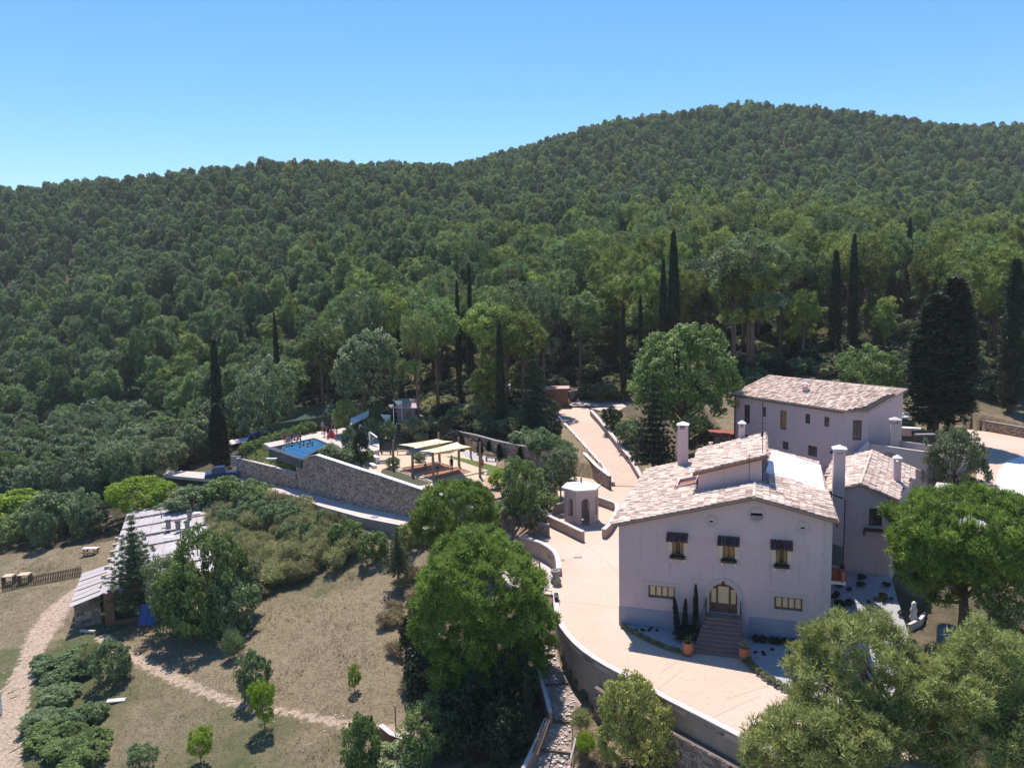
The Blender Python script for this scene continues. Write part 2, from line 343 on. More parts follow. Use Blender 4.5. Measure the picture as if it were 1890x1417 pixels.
garden_pts = px([(450,849,1.25),(484,819,2.3),(498,833,2.6),(553,850,2.2),(549,873,.85)])
PADS = [(patio_poly, .0, .35), (plaza_poly, 4.1, .3), (play_poly, 2.0, .3), (pool_deck_poly, 3.0, 1.4), (drive_poly, 4.4, .3), (pergola_poly, -.9, .3), (px([(520,835),(555,850),(606,822),(579,808),(528,819)], 2.95), 2.0, .3),
 (garden_pts, .8, .1), (px([(120,1125),(240,935),(385,920),(330,1100),(200,1170)], -4), -7.3, 0), ([HP(12.8, -1, 0), HP(12.8, 10, 0), HP(18.6, 10, 0), HP(20.5, 4, 0), HP(17.5, -7, 0), HP(12.8, -9, 0)], 0, .25)]
STRIPS = [(ramp_L, ramp_R, .35), (road_in, road_out, .3)]
yard_poly = [HP(13, 8, 0), HP(13, 24, 0), HP(24, 24, 0), HP(19, 9.5, 0)]

xs = np.concatenate([np.arange(-720, -120, 8.), np.arange(-120, -62, 2.), np.arange(-62, 64, .55), np.arange(64, 120, 2.), np.arange(120, 760, 8.)])
ys = np.concatenate([np.arange(-60, 24, 4.), np.arange(24, 128, .55), np.arange(128, 200, 2.), np.arange(200, 1100, 8.)])
GX, GY = np.meshgrid(xs, ys); GZ = hgt(GX, GY)
# clearing of the ground below the built levels
_z6 = lambda x, y, z: (940+x/4.205, 1080+y/4.205, z)
STRIPS.append(([_z6(*q) for q in [(182, 395, -1.3), (180, 545, -1.75), (235, 780, -2.5), (290, 900, -2.85), (325, 1050, -3.3), (215, 1275, -3.9), (140, 1430, -4.3)]], [_z6(*q) for q in [(375, 400, -1.3), (385, 545, -1.75), (455, 765, -2.5), (570, 920, -2.85), (500, 1060, -3.3), (490, 1305, -3.9), (500, 1430, -4.3)]], .1))
STRIPS.append(([(q[0]+6, q[1]-9, q[2]) for q in road_in], road_in, .3))
for (a, b, sub) in STRIPS:
    A_ = px(a); B_ = px(b); poly = A_+B_[::-1]; m_ = inside(GX, GY, poly)
    if m_.any():
        c = np.array(A_+B_); x = GX[m_]; y = GY[m_]; w = 1/(((x[:, None]-c[None, :, 0])**2+(y[:, None]-c[None, :, 1])**2)**1.5+.01)
        GZ[m_] = np.minimum(GZ[m_], (w*c[None, :, 2]).sum(1)/w.sum(1)-sub-.15)
for poly, z, sub in PADS:
    m_ = inside(GX, GY, poly); GZ[m_] = np.minimum(GZ[m_], z-sub)
m_ = inside(GX, GY, [HP(-.2, -.2, 0), HP(13.2, -.2, 0), HP(13.2, 17, 0), HP(-.2, 17, 0)]); GZ[m_] = -.4
tv = np.c_[GX.ravel(), GY.ravel(), GZ.ravel()]; nx, ny = len(xs), len(ys)
ii = (np.arange(ny-1)[:, None]*nx+np.arange(nx-1)[None]).ravel()
tf = np.c_[ii, ii+1, ii+nx+1, ii+nx]
tm = bpy.data.meshes.new('ground'); tm.from_pydata(tv.tolist(), [], tf.tolist()); tm.polygons.foreach_set('use_smooth', [True]*len(tf))
def seg_dist(x, y, pts, w):
    best = np.full(x.shape, 9.)
    for i in range(len(pts)-1):
        a = np.array(pts[i][:2]); b = np.array(pts[i+1][:2]); d = b-a; L2 = d@d
        t = np.clip(((x-a[0])*d[0]+(y-a[1])*d[1])/L2, 0, 1); ww = w[i]+(w[i+1]-w[i])*t
        best = np.minimum(best, np.hypot(x-a[0]-t*d[0], y-a[1]-t*d[1])/ww)
    return best
gx, gy = tv[:, 0], tv[:, 1]
TRACK = [G(*q) for q in [(150,1085),(110,1120),(80,1165),(60,1210),(45,1270),(32,1340),(28,1417),(28,1500)]]
TRACKW = [.8, 1.45, 1.6, 1.1, .75, .42, .4, .4]
TRACK2 = [G(*q) for q in [(40,1230),(12,1290),(5,1350),(2,1417),(2,1500)]]
PATH = [G(*q) for q in [(190,1172),(240,1212),(300,1245),(380,1280),(460,1306),(560,1326),(650,1337),(740,1352),(800,1390)]]
dirt = np.maximum.reduce([1.35-seg_dist(gx, gy, TRACK, TRACKW), 1.3-seg_dist(gx, gy, TRACK2, [.6]*5), 1.4-seg_dist(gx, gy, PATH, [.7, .62, .55, .42, .34, .36, .45, .45, .4])])
dirt = np.clip(dirt, 0, 1)
meadow_w = [G(*q) for q in [(0,1417),(900,1417),(860,1100),(700,1040),(480,1060),(400,1000),(380,930),(0,900)]]
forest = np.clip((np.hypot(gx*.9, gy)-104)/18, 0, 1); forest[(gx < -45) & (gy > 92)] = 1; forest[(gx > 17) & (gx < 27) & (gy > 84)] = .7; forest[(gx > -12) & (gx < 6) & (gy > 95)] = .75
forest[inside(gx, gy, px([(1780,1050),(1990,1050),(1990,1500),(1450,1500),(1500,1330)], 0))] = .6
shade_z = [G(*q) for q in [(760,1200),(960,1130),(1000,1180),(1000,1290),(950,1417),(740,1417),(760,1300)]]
forest[inside(gx, gy, shade_z)] = .9  # the big pine's shade put into the ground colour through the forest-floor mask
green = np.clip((_lat(gx, gy, 9, 5)-.45)*3, 0, 1)
# the strip beyond the dirt path stays greener, the slope towards the road drier
_pb = np.array([p[:2] for p in PATH]); below = gy < np.interp(gx, np.sort(_pb[:, 0]), _pb[np.argsort(_pb[:, 0]), 1])
green = np.clip(green*.6+.42*(below & (gx < 0))+.30*(gx < -36)-.1, 0, 1)
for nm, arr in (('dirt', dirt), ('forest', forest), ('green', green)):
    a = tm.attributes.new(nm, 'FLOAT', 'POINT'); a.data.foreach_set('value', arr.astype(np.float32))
gm = bpy.data.materials.new('ground_cover'); gm.use_nodes = True; nt = gm.node_tree; N = nt.nodes; L = nt.links; b = N['Principled BSDF']
b.inputs['Roughness'].default_value = .95; b.inputs['Specular IOR Level'].default_value = .1
tc = N.new('ShaderNodeTexCoord')
def _noise(sc, det=6, w=.65):
    n = N.new('ShaderNodeTexNoise'); n.inputs['Scale'].default_value = sc; n.inputs['Detail'].default_value = det; n.inputs['Roughness'].default_value = w; L.new(tc.outputs['Object'], n.inputs['Vector']); return n.outputs[0]
def _mr(s, a, c):
    r = N.new('ShaderNodeMapRange'); r.inputs[1].default_value = a; r.inputs[2].default_value = c; L.new(s, r.inputs[0]); return r.outputs[0]
def _mx(f, A, B):
    x = N.new('ShaderNodeMix'); x.data_type = 'RGBA'; L.new(f, x.inputs[0])
    for s, v in ((6, A), (7, B)):
        if isinstance(v, tuple): x.inputs[s].default_value = (*v, 1)
        else: L.new(v, x.inputs[s])
    return x.outputs[2]
def _at(n):
    a = N.new('ShaderNodeAttribute'); a.attribute_name = n; return a.outputs['Fac']
def _math(op, a, c):
    m = N.new('ShaderNodeMath'); m.operation = op
    for i, v in enumerate((a, c)):
        if isinstance(v, float): m.inputs[i].default_value = v
        else: L.new(v, m.inputs[i])
    return m.outputs[0]
n_s = _noise(1.1); n_m = _noise(.35); n_f = _noise(5.5, 8, .75)
dry = _mx(_mr(n_s, .35, .65), (.25, .19, .125), (.135, .110, .068))
dry = _mx(_mr(n_f, .42, .60), dry, (.31, .24, .165))
grn = _mx(_mr(n_f, .35, .65), (.130, .142, .066), (.082, .094, .042))
gf = _math('ADD', _at('green'), _math('MULTIPLY', _math('SUBTRACT', n_m, .5), 1.6))
c = _mx(_mr(gf, .15, .75), dry, grn)
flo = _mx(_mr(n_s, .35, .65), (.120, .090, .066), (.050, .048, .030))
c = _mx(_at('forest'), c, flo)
drt = _mx(_mr(n_s, .3, .7), (.62, .48, .38), (.50, .375, .285))
drt = _mx(_mr(n_f, .44, .62), drt, (.27, .20, .14))
df = _math('ADD', _at('dirt'), _math('MULTIPLY', _math('SUBTRACT', _noise(1.9, 8, .8), .5), 2.3))
c = _mx(_mr(df, .42, .62), c, drt)
L.new(c, b.inputs['Base Color'])
bp = N.new('ShaderNodeBump'); bp.inputs['Strength'].default_value = .8; bp.inputs['Distance'].default_value = .25; L.new(n_f, bp.inputs['Height']); L.new(bp.outputs[0], b.inputs['Normal'])
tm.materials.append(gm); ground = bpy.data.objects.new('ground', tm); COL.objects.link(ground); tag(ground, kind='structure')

# ------------------------------------------------------------------ paved levels
def wall_strip(mb, pts, th, var=.5, off=0.):
    """solid wall along pts (x,y,ztop,zbottom); th thickness to the left of travel, starting at off"""
    pts = [np.array(p, float) for p in pts]; n = len(pts); nr = []
    for i in range(n):
        d = pts[min(i+1, n-1)][:2]-pts[max(i-1, 0)][:2]; d /= np.linalg.norm(d)+1e-9; nr.append(np.array([-d[1], d[0]]))
    a = [p[:2]+nr[i]*off for i, p in enumerate(pts)]; c = [p[:2]+nr[i]*(off+th) for i, p in enumerate(pts)]
    for i in range(n-1):
        j = i+1; p, q = pts[i], pts[j]
        A0 = (*a[i], p[3]); A1 = (*a[i], p[2]); B0 = (*a[j], q[3]); B1 = (*a[j], q[2]); C0 = (*c[i], p[3]); C1 = (*c[i], p[2]); D0 = (*c[j], q[3]); D1 = (*c[j], q[2])
        mb.face([A0, B0, B1, A1], var); mb.face([D0, C0, C1, D1], var); mb.face([A1, B1, D1, C1], var)
    mb.face([(*a[0], pts[0][3]), (*a[0], pts[0][2]), (*c[0], pts[0][2]), (*c[0], pts[0][3])], var)
    mb.face([(*a[-1], pts[-1][3]), (*c[-1], pts[-1][3]), (*c[-1], pts[-1][2]), (*a[-1], pts[-1][2])], var)
def resample(pts, step):
    pts = np.array(pts, float); d = np.r_[0, np.cumsum(np.linalg.norm(np.diff(pts[:, :2], axis=0), axis=1))]
    n = max(2, int(d[-1]/step)+1); t = np.linspace(0, d[-1], n); return np.stack([np.interp(t, d, pts[:, k]) for k in range(pts.shape[1])], 1)
def stones(mb, pts, side, course=.17, length=(.18, .46), depth=.035, zlimit=None):
    """rows of separate proud stones on one face of a wall; side=+1 left of travel"""
    R = resample(pts, .3); d = np.r_[0, np.cumsum(np.linalg.norm(np.diff(R[:, :2], axis=0), axis=1))]; T = d[-1]
    def at(t):
        x, y, zt, zb = [np.interp(t, d, R[:, k]) for k in range(4)]; e = .15
        dx = np.interp(min(t+e, T), d, R[:, 0])-np.interp(max(t-e, 0), d, R[:, 0]); dy = np.interp(min(t+e, T), d, R[:, 1])-np.interp(max(t-e, 0), d, R[:, 1]); L_ = math.hypot(dx, dy)+1e-9
        return x, y, zt, zb, -dy/L_*side, dx/L_*side
    zlo = R[:, 3].min(); zhi = R[:, 2].max(); z = zlo
    while z < zhi:
        h = course*random.uniform(.75, 1.25); t = random.uniform(-.3, 0)
        while t < T:
            l = random.uniform(*length); a, b2 = max(t+.02, 0), min(t+l-.02, T); t += l
            if b2-a < .1: continue
            A_ = at(a); B_ = at(b2)
            top = min(z+h-.02, A_[2]-.03, B_[2]-.03); bot = max(z, min(A_[3], B_[3]))
            if top-bot < .07: continue
            j = lambda: random.uniform(-.025, .025); dp = depth*random.uniform(.5, 1.4); i_ = .03
            F = [(A_[0]+A_[4]*dp, A_[1]+A_[5]*dp), (B_[0]+B_[4]*dp, B_[1]+B_[5]*dp)]; K = [(A_[0]-A_[4]*i_, A_[1]-A_[5]*i_), (B_[0]-B_[4]*i_, B_[1]-B_[5]*i_)]
            v = random.random()
            f = [(*F[0], bot+j()), (*F[1], bot+j()), (*F[1], top+j()), (*F[0], top+j())]; k = [(*K[0], bot-.01), (*K[1], bot-.01), (*K[1], top+.01), (*K[0], top+.01)]
            if side > 0: f = [f[1], f[0], f[3], f[2]]; k = [k[1], k[0], k[3], k[2]]
            n = len(mb.v); mb.v.extend(f+k); mb.f += [[n, n+1, n+2, n+3], [n, n+4, n+5, n+1], [n+1, n+5, n+6, n+2], [n+2, n+6, n+7, n+3], [n+3, n+7, n+4, n]]; mb.c += [v]*5
        z += h
def slab(poly, z, name, m, th=.25, kind='structure'):
    mb = MB(); n = len(poly); P2 = [(p[0], p[1], z) for p in poly]
    a = sum(P2[i][0]*P2[(i+1) % n][1]-P2[(i+1) % n][0]*P2[i][1] for i in range(n))
    if a < 0: P2 = P2[::-1]
    mb.face(P2)
    for i in range(n):
        p, q = P2[i], P2[(i+1) % n]; mb.face([(p[0], p[1], z-th), (q[0], q[1], z-th), q, p])
    return tag(mb.build(name, m), kind=kind)
def strip(name, m, a, b2, th=.4, dz=0.):
    mb = MB(); A_ = resample(px(a), 2.)
    k = len(A_); B_ = np.array(px(b2)); dd = np.linspace(0, 1, k)
    pa = np.array(px(a)); ta = np.linspace(0, 1, len(pa)); A_ = np.stack([np.interp(dd, ta, pa[:, i]) for i in range(3)], 1); B_ = np.stack([np.interp(dd, np.linspace(0, 1, len(B_)), B_[:, i]) for i in range(3)], 1)
    A_[:, 2] += dz; B_[:, 2] += dz
    for i in range(k-1):
        mb.face([A_[i], B_[i], B_[i+1], A_[i+1]] if True else 0)
        mb.face([A_[i], A_[i+1], A_[i+1]-[0, 0, th], A_[i]-[0, 0, th]]); mb.face([B_[i], B_[i]-[0, 0, th], B_[i+1]-[0, 0, th], B_[i+1]])
    return tag(mb.build(name, m), kind='structure')
slab(patio_poly, 0, 'patio', M['patio'])
slab(plaza_poly, 4.1, 'upper_plaza', M['road'])
strip('ramp_road', M['patio'], ramp_L, ramp_R)
strip('service_road', M['road'], road_in, road_out)
slab(drive_poly, 4.4, 'driveway', M['patio'])
dw2 = px([(1890+60,838),(1885,842),(1858,850),(1843,868),(1838,890),(1850,908),(1900,930),(1950,940)], 4.404)
slab(dw2, 4.404, 'driveway_apron', M['white'], th=.003)
slab(pergola_poly, -.9, 'lower_terrace', M['road'], th=.3)
slab(play_poly, 2.0, 'garden_terrace', M['sand'], th=1.2)
slab(pool_deck_poly, 3.0, 'pool_deck', M['road'], th=1.5)
mb = MB(); _bp = [P(450,849,1.2), P(484,822,2.45), P(553,850,2.2), P(549,873,.82)]
for i in range(10):
    for j in range(6):
        q = []
        for u_, v_ in ((i/10, j/6), ((i+1)/10, j/6), ((i+1)/10, (j+1)/6), (i/10, (j+1)/6)): q.append((_bp[0]*(1-u_)+_bp[3]*u_)*(1-v_)+(_bp[1]*(1-u_)+_bp[2]*u_)*v_)
        mb.face(q)
tag(mb.build('planting_bed', M['soil']), kind='structure')
def bed_pt(u_, v_): return (_bp[0]*(1-u_)+_bp[3]*u_)*(1-v_)+(_bp[1]*(1-u_)+_bp[2]*u_)*v_
# fine joints cut in the concrete
mb = MB()
for a, b2 in [((1128,897),(1178,899)), ((1090,1010),(1143,1060)), ((1043,1110),(1141,1120)), ((1180,1300),(1260,1235)), ((1035,1045),(1100,1000)), ((1218,1243),(1290,1190)), ((1340,1290),(1425,1262)), ((1300,1330),(1400,1284))]:
    p, q = P(*a, .004), P(*b2, .004); d = (q-p)[:2]; d /= np.linalg.norm(d); nn = np.array([-d[1], d[0], 0])*.03
    mb.face([p-nn, q-nn, q+nn, p+nn])
tag(mb.build('concrete_joint', M['joint']), kind='structure')
# walkway bands along both sides of the ramp
strip('ramp_kerb_band', M['coping'], [(q[0]-8 if i else q[0]-2, q[1], q[2]) for i, q in enumerate(ramp_R[1:])], ramp_R[1:], th=.004, dz=.004)
strip('ramp_kerb_band', M['coping'], ramp_L, [(q[0]+5, q[1], q[2]) for q in ramp_L], th=.004, dz=.004)
# ------------------------------------------------------------------ walls of the grounds
def masonry(name, pts, th, label, side=1, m='rendwall', cop='coping', cw=.06, ch=.08, stone=False, cat='wall', step=1.2, base=None, off=0.):
    c = pts[len(pts)//2]; r = thing(name, (c[0], c[1], min(p[3] for p in pts)), label, cat)
    R = resample(pts, step); mb = MB(); wall_strip(mb, R, th, off=off); mb.build('wall_body', M['mortar' if stone else m], r)
    if ch:
        mb = MB(); wall_strip(mb, [(p[0], p[1], p[2]+ch, p[2]+.002) for p in R], th+2*cw, off=off-cw); mb.build('coping', M[cop], r)
    if stone:
        mb = MB(); o = 0
        Rs = R.copy()
        if side > 0:
            d = np.gradient(R[:, :2], axis=0); d /= np.linalg.norm(d, axis=1)[:, None]; Rs[:, 0] -= d[:, 1]*(th+off); Rs[:, 1] += d[:, 0]*(th+off)
        stones(mb, Rs, side); tag(mb.build('stone_facing', M['stone'], r), kind='stuff')
    return r
# travelling left to right (+x) in these lists, left of travel is AWAY from the camera
e = px(PATIO_EDGE, 0)
masonry('retaining_wall', [(p[0], p[1], .12, -4.2) for p in e], .3, 'smooth curved retaining wall holding the pink patio above the stepped path', cw=.04, ch=.07)
e2 = e[6:]
masonry('retaining_wall_footing', [(p[0]-.35, p[1]-.42, -1.15, -4.6) for p in e2], .3, 'rough stone lower face under the smooth patio wall at the bottom right', cw=.0, ch=0, stone=True, side=-1)
c_ = px(PARAPET, .0)
masonry('parapet_wall', [(p[0], p[1], .55, -1.3) for p in c_], .3, 'low curved rendered parapet with pale coping beside the stone urn', ch=.07)
# long stone wall along the service road
road_z = lambda x: np.interp(x, [300, 385, 440, 478, 551, 594, 670, 756, 830, 905], [-2.2, -1.5, -1.2, -1.1, -1, -.9, -.7, -.45, -.2, 0])
low = []
def wall_pt(x, yfoot, ytop):
    p = P(x, yfoot, road_z(x)); dep = p[1]; q = PD(x, ytop, dep+.0); return (p[0], p[1], q[2], p[2]-.5)
low = [wall_pt(438, 880, 846), wall_pt(449, 882, 848), wall_pt(478, 888, 855), wall_pt(513, 896, 864), wall_pt(548, 903, 873)]
high = [wall_pt(549, 903, 855), wall_pt(566, 909, 846), wall_pt(583, 914, 839), wall_pt(637, 928, 857), wall_pt(670, 936, 868), wall_pt(700, 942, 877), wall_pt(780, 959, 904), wall_pt(830, 968, 918)]
masonry('stone_garden_wall', low, .45, 'lower end of the long stone wall, below the spiky planting bed', side=-1, stone=True, cw=.03, ch=.06)
hw = masonry('stone_boundary_wall', high, .45, 'tall long stone wall with white coping rising to a peak by the pool', side=-1, stone=True, cw=.05, ch=.10, cop='white')
mid = [wall_pt(830, 968, 926), wall_pt(905, 978, 945), wall_pt(935, 983, 955), wall_pt(1012, 991, 969)]
masonry('stone_garden_wall', mid, .4, 'low stone wall between the leafy garden and the patio, behind the big pine', side=-1, stone=True, cw=.03, ch=.05)
# wall door
mb = MB(); a, b2 = P(461, 883.5, -1.1), P(466.5, 884.7, -1.1)
mb.hexa([a-[0, .08, 0], b2-[0, .08, 0], b2+[0, .1, 0], a+[0, .1, 0]], [a+[0, -.08, 1.75], b2+[0, -.08, 1.75], b2+[0, .1, 1.75], a+[0, .1, 1.75]])
single(mb, 'wall_door', M['rust'], a, 'narrow rusty door set in the low end of the stone wall', 'door')
# gazebo terrace enclosure
GZc = P(1075.5, 967, 0)+np.array([0, 1.2, 0])
encl = [(1074,984),(1067,981),(1040,967),(1012,954),(1011,943),(1018,934),(1028,929),(1041,926),(1060,918)]
w_ = px(encl, .9)
masonry('curved_terrace_wall', [(p[0], p[1], .9, -.6) for p in [P(x, y+ (16), 0) for x, y in encl]], .3, 'low curved wall wrapping the left side of the hexagonal gazebo', ch=.07, side=-1, off=-.3, step=.8)
encr = [(1095,915),(1108,918),(1122,923),(1135,928),(1137,938),(1130,955),(1120,970),(1111,978)]
masonry('curved_terrace_wall', [(p[0], p[1], .8, -.2) for p in [P(x, y+ 15, 0) for x, y in encr]], .3, 'low angled wall closing the right side of the gazebo terrace', ch=.07, step=.8)
# ramp walls
rl = px(ramp_L); masonry('ramp_wall', [(p[0], p[1], p[2]+.35, p[2]-2.6) for p in rl[1:]], .3, 'rendered wall down the left edge of the pink ramp', ch=.07, off=0)
lw = px([(1062,838,.6),(1080,862,.5),(1100,884,.3),(1124,903,.0)]); masonry('ramp_wall', [(p[0], p[1], p[2]+1.5, p[2]-.8) for p in lw], .3, 'lower white-topped stone wall stepping down beside the ramp behind the gazebo', ch=.08, side=-1, stone=True, cop='white')
rr = px(ramp_R); masonry('ramp_wall', [(p[0], p[1], p[2]+.75, p[2]-.5) for p in rr[1:]], .35, 'rendered wall up the right edge of the ramp beside the rough planting bed', ch=.08, off=-.35)
# curved wall at the head of the ramp
cw_ = px([(1052,742,4.1),(1070,738,4.1),(1095,735,4.1),(1125,735,4.1),(1155,739,4.1),(1178,747,4.1)])
masonry('curved_stone_wall', [(p[0], p[1], p[2]+1.75, p[2]-.3) for p in cw_], .4, 'curved blue-grey stone wall in shade at the head of the ramp', side=-1, stone=True, ch=.06, cop='grey', off=.02)
# upper right wall behind the driveway
ur = px([(1778,786,4.6),(1830,794,4.6),(1895,806,4.6),(1960,818,4.6)])
masonry('driveway_wall', [(p[0], p[1], p[2]+.95, p[2]-.4) for p in ur], .35, 'long low stone wall along the back of the pink driveway', side=-1, stone=True, ch=.08, cop='grey')
# playground back wall with its foot in the terrace
bw = [P(812,813,2), P(845,822,2), P(880,830,2), P(918,842,2), P(965,852,2), P(1022,862,2)]
masonry('garden_back_wall', [(p[0], p[1], 3.9-.0*i, 1.6) for i, p in enumerate(bw)], .35, 'brown stone wall with climbing plants behind the shade sails', side=-1, stone=True, ch=.06, cop='grey')
bw2 = [P(745,775,4.0), P(770,790,3.4), P(812,812,2)]
masonry('garden_back_wall', [(p[0], p[1], p[2]+2.0, p[2]-1) for p in bw2], .35, 'shaded wall descending from the raised hut to the shade sails', ch=.06, m='rendwall', cop='grey')
# low outer kerb wall under the service road
ro = px(road_out); masonry('road_edge_wall', [(p[0], p[1], p[2]+.12, p[2]-2.4) for p in ro[3:]], .25, 'grey retaining kerb under the outer edge of the service road', ch=.03, cw=.01, m='rendwall', off=-.25)
# bed rings: curved bench and steps in the garden
bn = [P(x, y, 2.2) for x, y in [(640,849),(655,846),(672,846),(688,849),(694,853)]]
masonry('curved_bench_wall', [(p[0], p[1], 2.75, 1.8) for p in bn], .45, 'white curved bench wall beside the stone garden steps', m='white', cop='white', ch=.05, step=.6)
bn = [P(x, y, 1.9) for x, y in [(655,861),(668,858),(680,860),(690,866)]]
masonry('curved_bench_wall', [(p[0], p[1], 2.3, 1.5) for p in bn], .4, 'lower white curved bench wall nearest the long stone wall', m='white', cop='white', ch=.05, step=.6)
r = thing('garden_steps', P(702, 862, 1.6), 'short flight of grey stone steps beside the shade sail playground', 'steps')
for i in range(5):
    a = P(694, 866, 1.6)+np.array([0, i*.42, 0]); b2 = P(714, 866, 1.6)+np.array([0, i*.42, 0])
    mb = MB(); mb.hexa([a-[0, 0, .2], b2-[0, 0, .2], b2+[0, .45, -.2], a+[0, .45, -.2]], [a+[0, 0, .17*(i+.3)], b2+[0, 0, .17*(i+.3)], b2+[0, .45, .17*(i+.3)], a+[0, .45, .17*(i+.3)]], .3+.1*i)
    mb.build('step', M['grey'], r)

# ------------------------------------------------------------------ farmhouse
def wall_face(mb, O, u, win, W, z0, tops, holes, depth=.32, z_add=0., bk=None):
    """wall of width W starting at O along u; win points indoors; tops [(s,z)], holes (s0,s1,z0,z1)"""
    br = sorted(set([0, W]+[s for s, _ in tops if 0 < s < W]+[h[0] for h in holes]+[h[1] for h in holes]))
    tp = lambda s: float(np.interp(s, [a for a, _ in tops], [b for _, b in tops]))
    Q = lambda s, z, d=0.: (O[0]+u[0]*s+win[0]*d, O[1]+u[1]*s+win[1]*d, z)
    flip = np.cross(np.append(u[:2], 0), [0, 0, 1.])@np.append(win[:2], 0) > 0
    def F(pts): mb.face(pts[::-1] if flip else pts)
    for a, b in zip(br[:-1], br[1:]):
        hs = sorted([h for h in holes if h[0] <= a+1e-6 and h[1] >= b-1e-6], key=lambda h: h[2]); z = z0
        for h in hs:
            F([Q(a, z), Q(b, z), Q(b, h[2]), Q(a, h[2])]); z = h[3]
        F([Q(a, z), Q(b, z), Q(b, tp(b)), Q(a, tp(a))])
    for (s0, s1, a, b) in [h[:4] for h in holes]:
        F([Q(s0, a), Q(s1, a), Q(s1, a, depth), Q(s0, a, depth)]); F([Q(s1, b), Q(s0, b), Q(s0, b, depth), Q(s1, b, depth)])
        F([Q(s0, b), Q(s0, a), Q(s0, a, depth), Q(s0, b, depth)]); F([Q(s1, a), Q(s1, b), Q(s1, b, depth), Q(s1, a, depth)])
def obox(mb, O, u, w, s0, s1, d0, d1, z0, z1, var=.5):
    """box in a wall's own frame: s along u, d indoors (negative = proud)"""
    Q = lambda s, d, z: (O[0]+u[0]*s+w[0]*d, O[1]+u[1]*s+w[1]*d, z)
    pts = [Q(s0, d0, 0), Q(s1, d0, 0), Q(s1, d1, 0), Q(s0, d1, 0)]
    ar = sum(pts[i][0]*pts[(i+1) % 4][1]-pts[(i+1) % 4][0]*pts[i][1] for i in range(4))
    if ar < 0: pts = pts[::-1]
    mb.hexa([(p[0], p[1], z0) for p in pts], [(p[0], p[1], z1) for p in pts], var)
def window(root, O, u, w, s0, s1, z0, z1, n=2, frame='wood', pane='glass', depth=.18, bar=.06, label=None, rows=1):
    mb = MB()
    for a, b, c, d in [(s0, s1, z0, z0+bar), (s0, s1, z1-bar, z1), (s0, s0+bar, z0+bar+.001, z1-bar-.001), (s1-bar, s1, z0+bar+.001, z1-bar-.001)]:
        obox(mb, O, u, w, a, b, depth-.05, depth+.04, c, d)
    wd = (s1-s0-2*bar)/n
    for i in range(1, n): obox(mb, O, u, w, s0+bar+wd*i-bar*.45, s0+bar+wd*i+bar*.45, depth-.045, depth+.035, z0+bar+.001, z1-bar-.001)
    fr = mb.build('window', M[frame], root)
    if label: fr['label'] = label
    for i in range(n):
        for k in range(rows):
            mb = MB(); obox(mb, O, u, w, s0+bar+wd*i+.01, s0+bar+wd*(i+1)-.01, depth, depth+.02, z0+bar+(z1-z0-2*bar)/rows*k+.02, z0+bar+(z1-z0-2*bar)/rows*(k+1)-.02)
            mb.build('pane', M[pane], fr)
    mb = MB(); obox(mb, O, u, w, s0-.001, s1+.001, depth+.12, depth+.14, z0-.001, z1+.001); mb.build('window_backing', M['dark'], fr)
    return fr
def tiles(surf, n_each, root, name='roof_tile', orient=None, pitch=(.25, .44), single_n=0, near=None, jitter=.02):
    """surf: list of (O, across unit vec, downslope unit vec, inside test(sa, sd) , A range, D range). barrel tiles, 300 single ones nearest the camera"""
    rec = []
    for (O, a, dn, test, ra, rd) in surf:
        nrm = np.cross(a, dn); nrm = nrm if nrm[2] > 0 else -nrm
        i = ra[0]
        while i < ra[1]:
            j = rd[0]+random.uniform(0, .12)
            while j < rd[1]:
                if test(i+pitch[0]/2, j+pitch[1]/2): rec.append((O+a*(i+pitch[0]/2)+dn*(j+pitch[1]/2), a, dn, nrm))
                j += pitch[1]
            i += pitch[0]
    rec.sort(key=lambda r: float(np.linalg.norm(r[0]-CAMPOS)))
    K = 4; hw = pitch[0]*.47
    def local(v):
        V = []; 
        for e_, (sy, sc, lift) in enumerate(((-pitch[1]*.55, .86, .0), (pitch[1]*.5, 1.05, .035))):
            for k in range(K+1):
                th = math.pi*k/K; V.append((hw*sc*math.cos(th), sy, .025+hw*.62*sc*math.sin(th)+lift))
        F = [[k, k+1, K+2+k, K+1+k] for k in range(K)]+[list(range(K+1, 2*K+2))]
        return V, F
    V, F = local(0)
    Va = np.array(V)
    shared = []
    if single_n:
        for v in range(10):
            me = bpy.data.meshes.new(name); me.from_pydata(V, [], F); at = me.attributes.new('var', 'FLOAT', 'FACE'); at.data.foreach_set('value', np.full(len(F), v/9., dtype=np.float32)); me.materials.append(M['tile']); shared.append(me)
        off = np.array(ORG[root.name])
        for (p, a, dn, nrm) in rec[:single_n]:
            o = bpy.data.objects.new(name, random.choice(shared)); COL.objects.link(o); o.parent = root
            q = p-off; o.matrix_local = Matrix(((a[0], dn[0], nrm[0], q[0]), (a[1], dn[1], nrm[1], q[1]), (a[2], dn[2], nrm[2], q[2]), (0, 0, 0, 1)))
    rest = rec[single_n:]
    if rest:
        mb = MB()
        for (p, a, dn, nrm) in rest:
            w = p[None]+Va[:, :1]*a+Va[:, 1:2]*dn+(Va[:, 2:]+random.uniform(-.01, .02))*nrm; n = len(mb.v)
            mb.v.extend(map(tuple, w)); mb.f += [[n+q for q in f] for f in F]; v = random.random(); mb.c += [v]*len(F)
        o = mb.build(name+'s', M['tile'], root); tag(o, kind='stuff')
def unit(v): v = np.array(v, float); return v/np.linalg.norm(v)
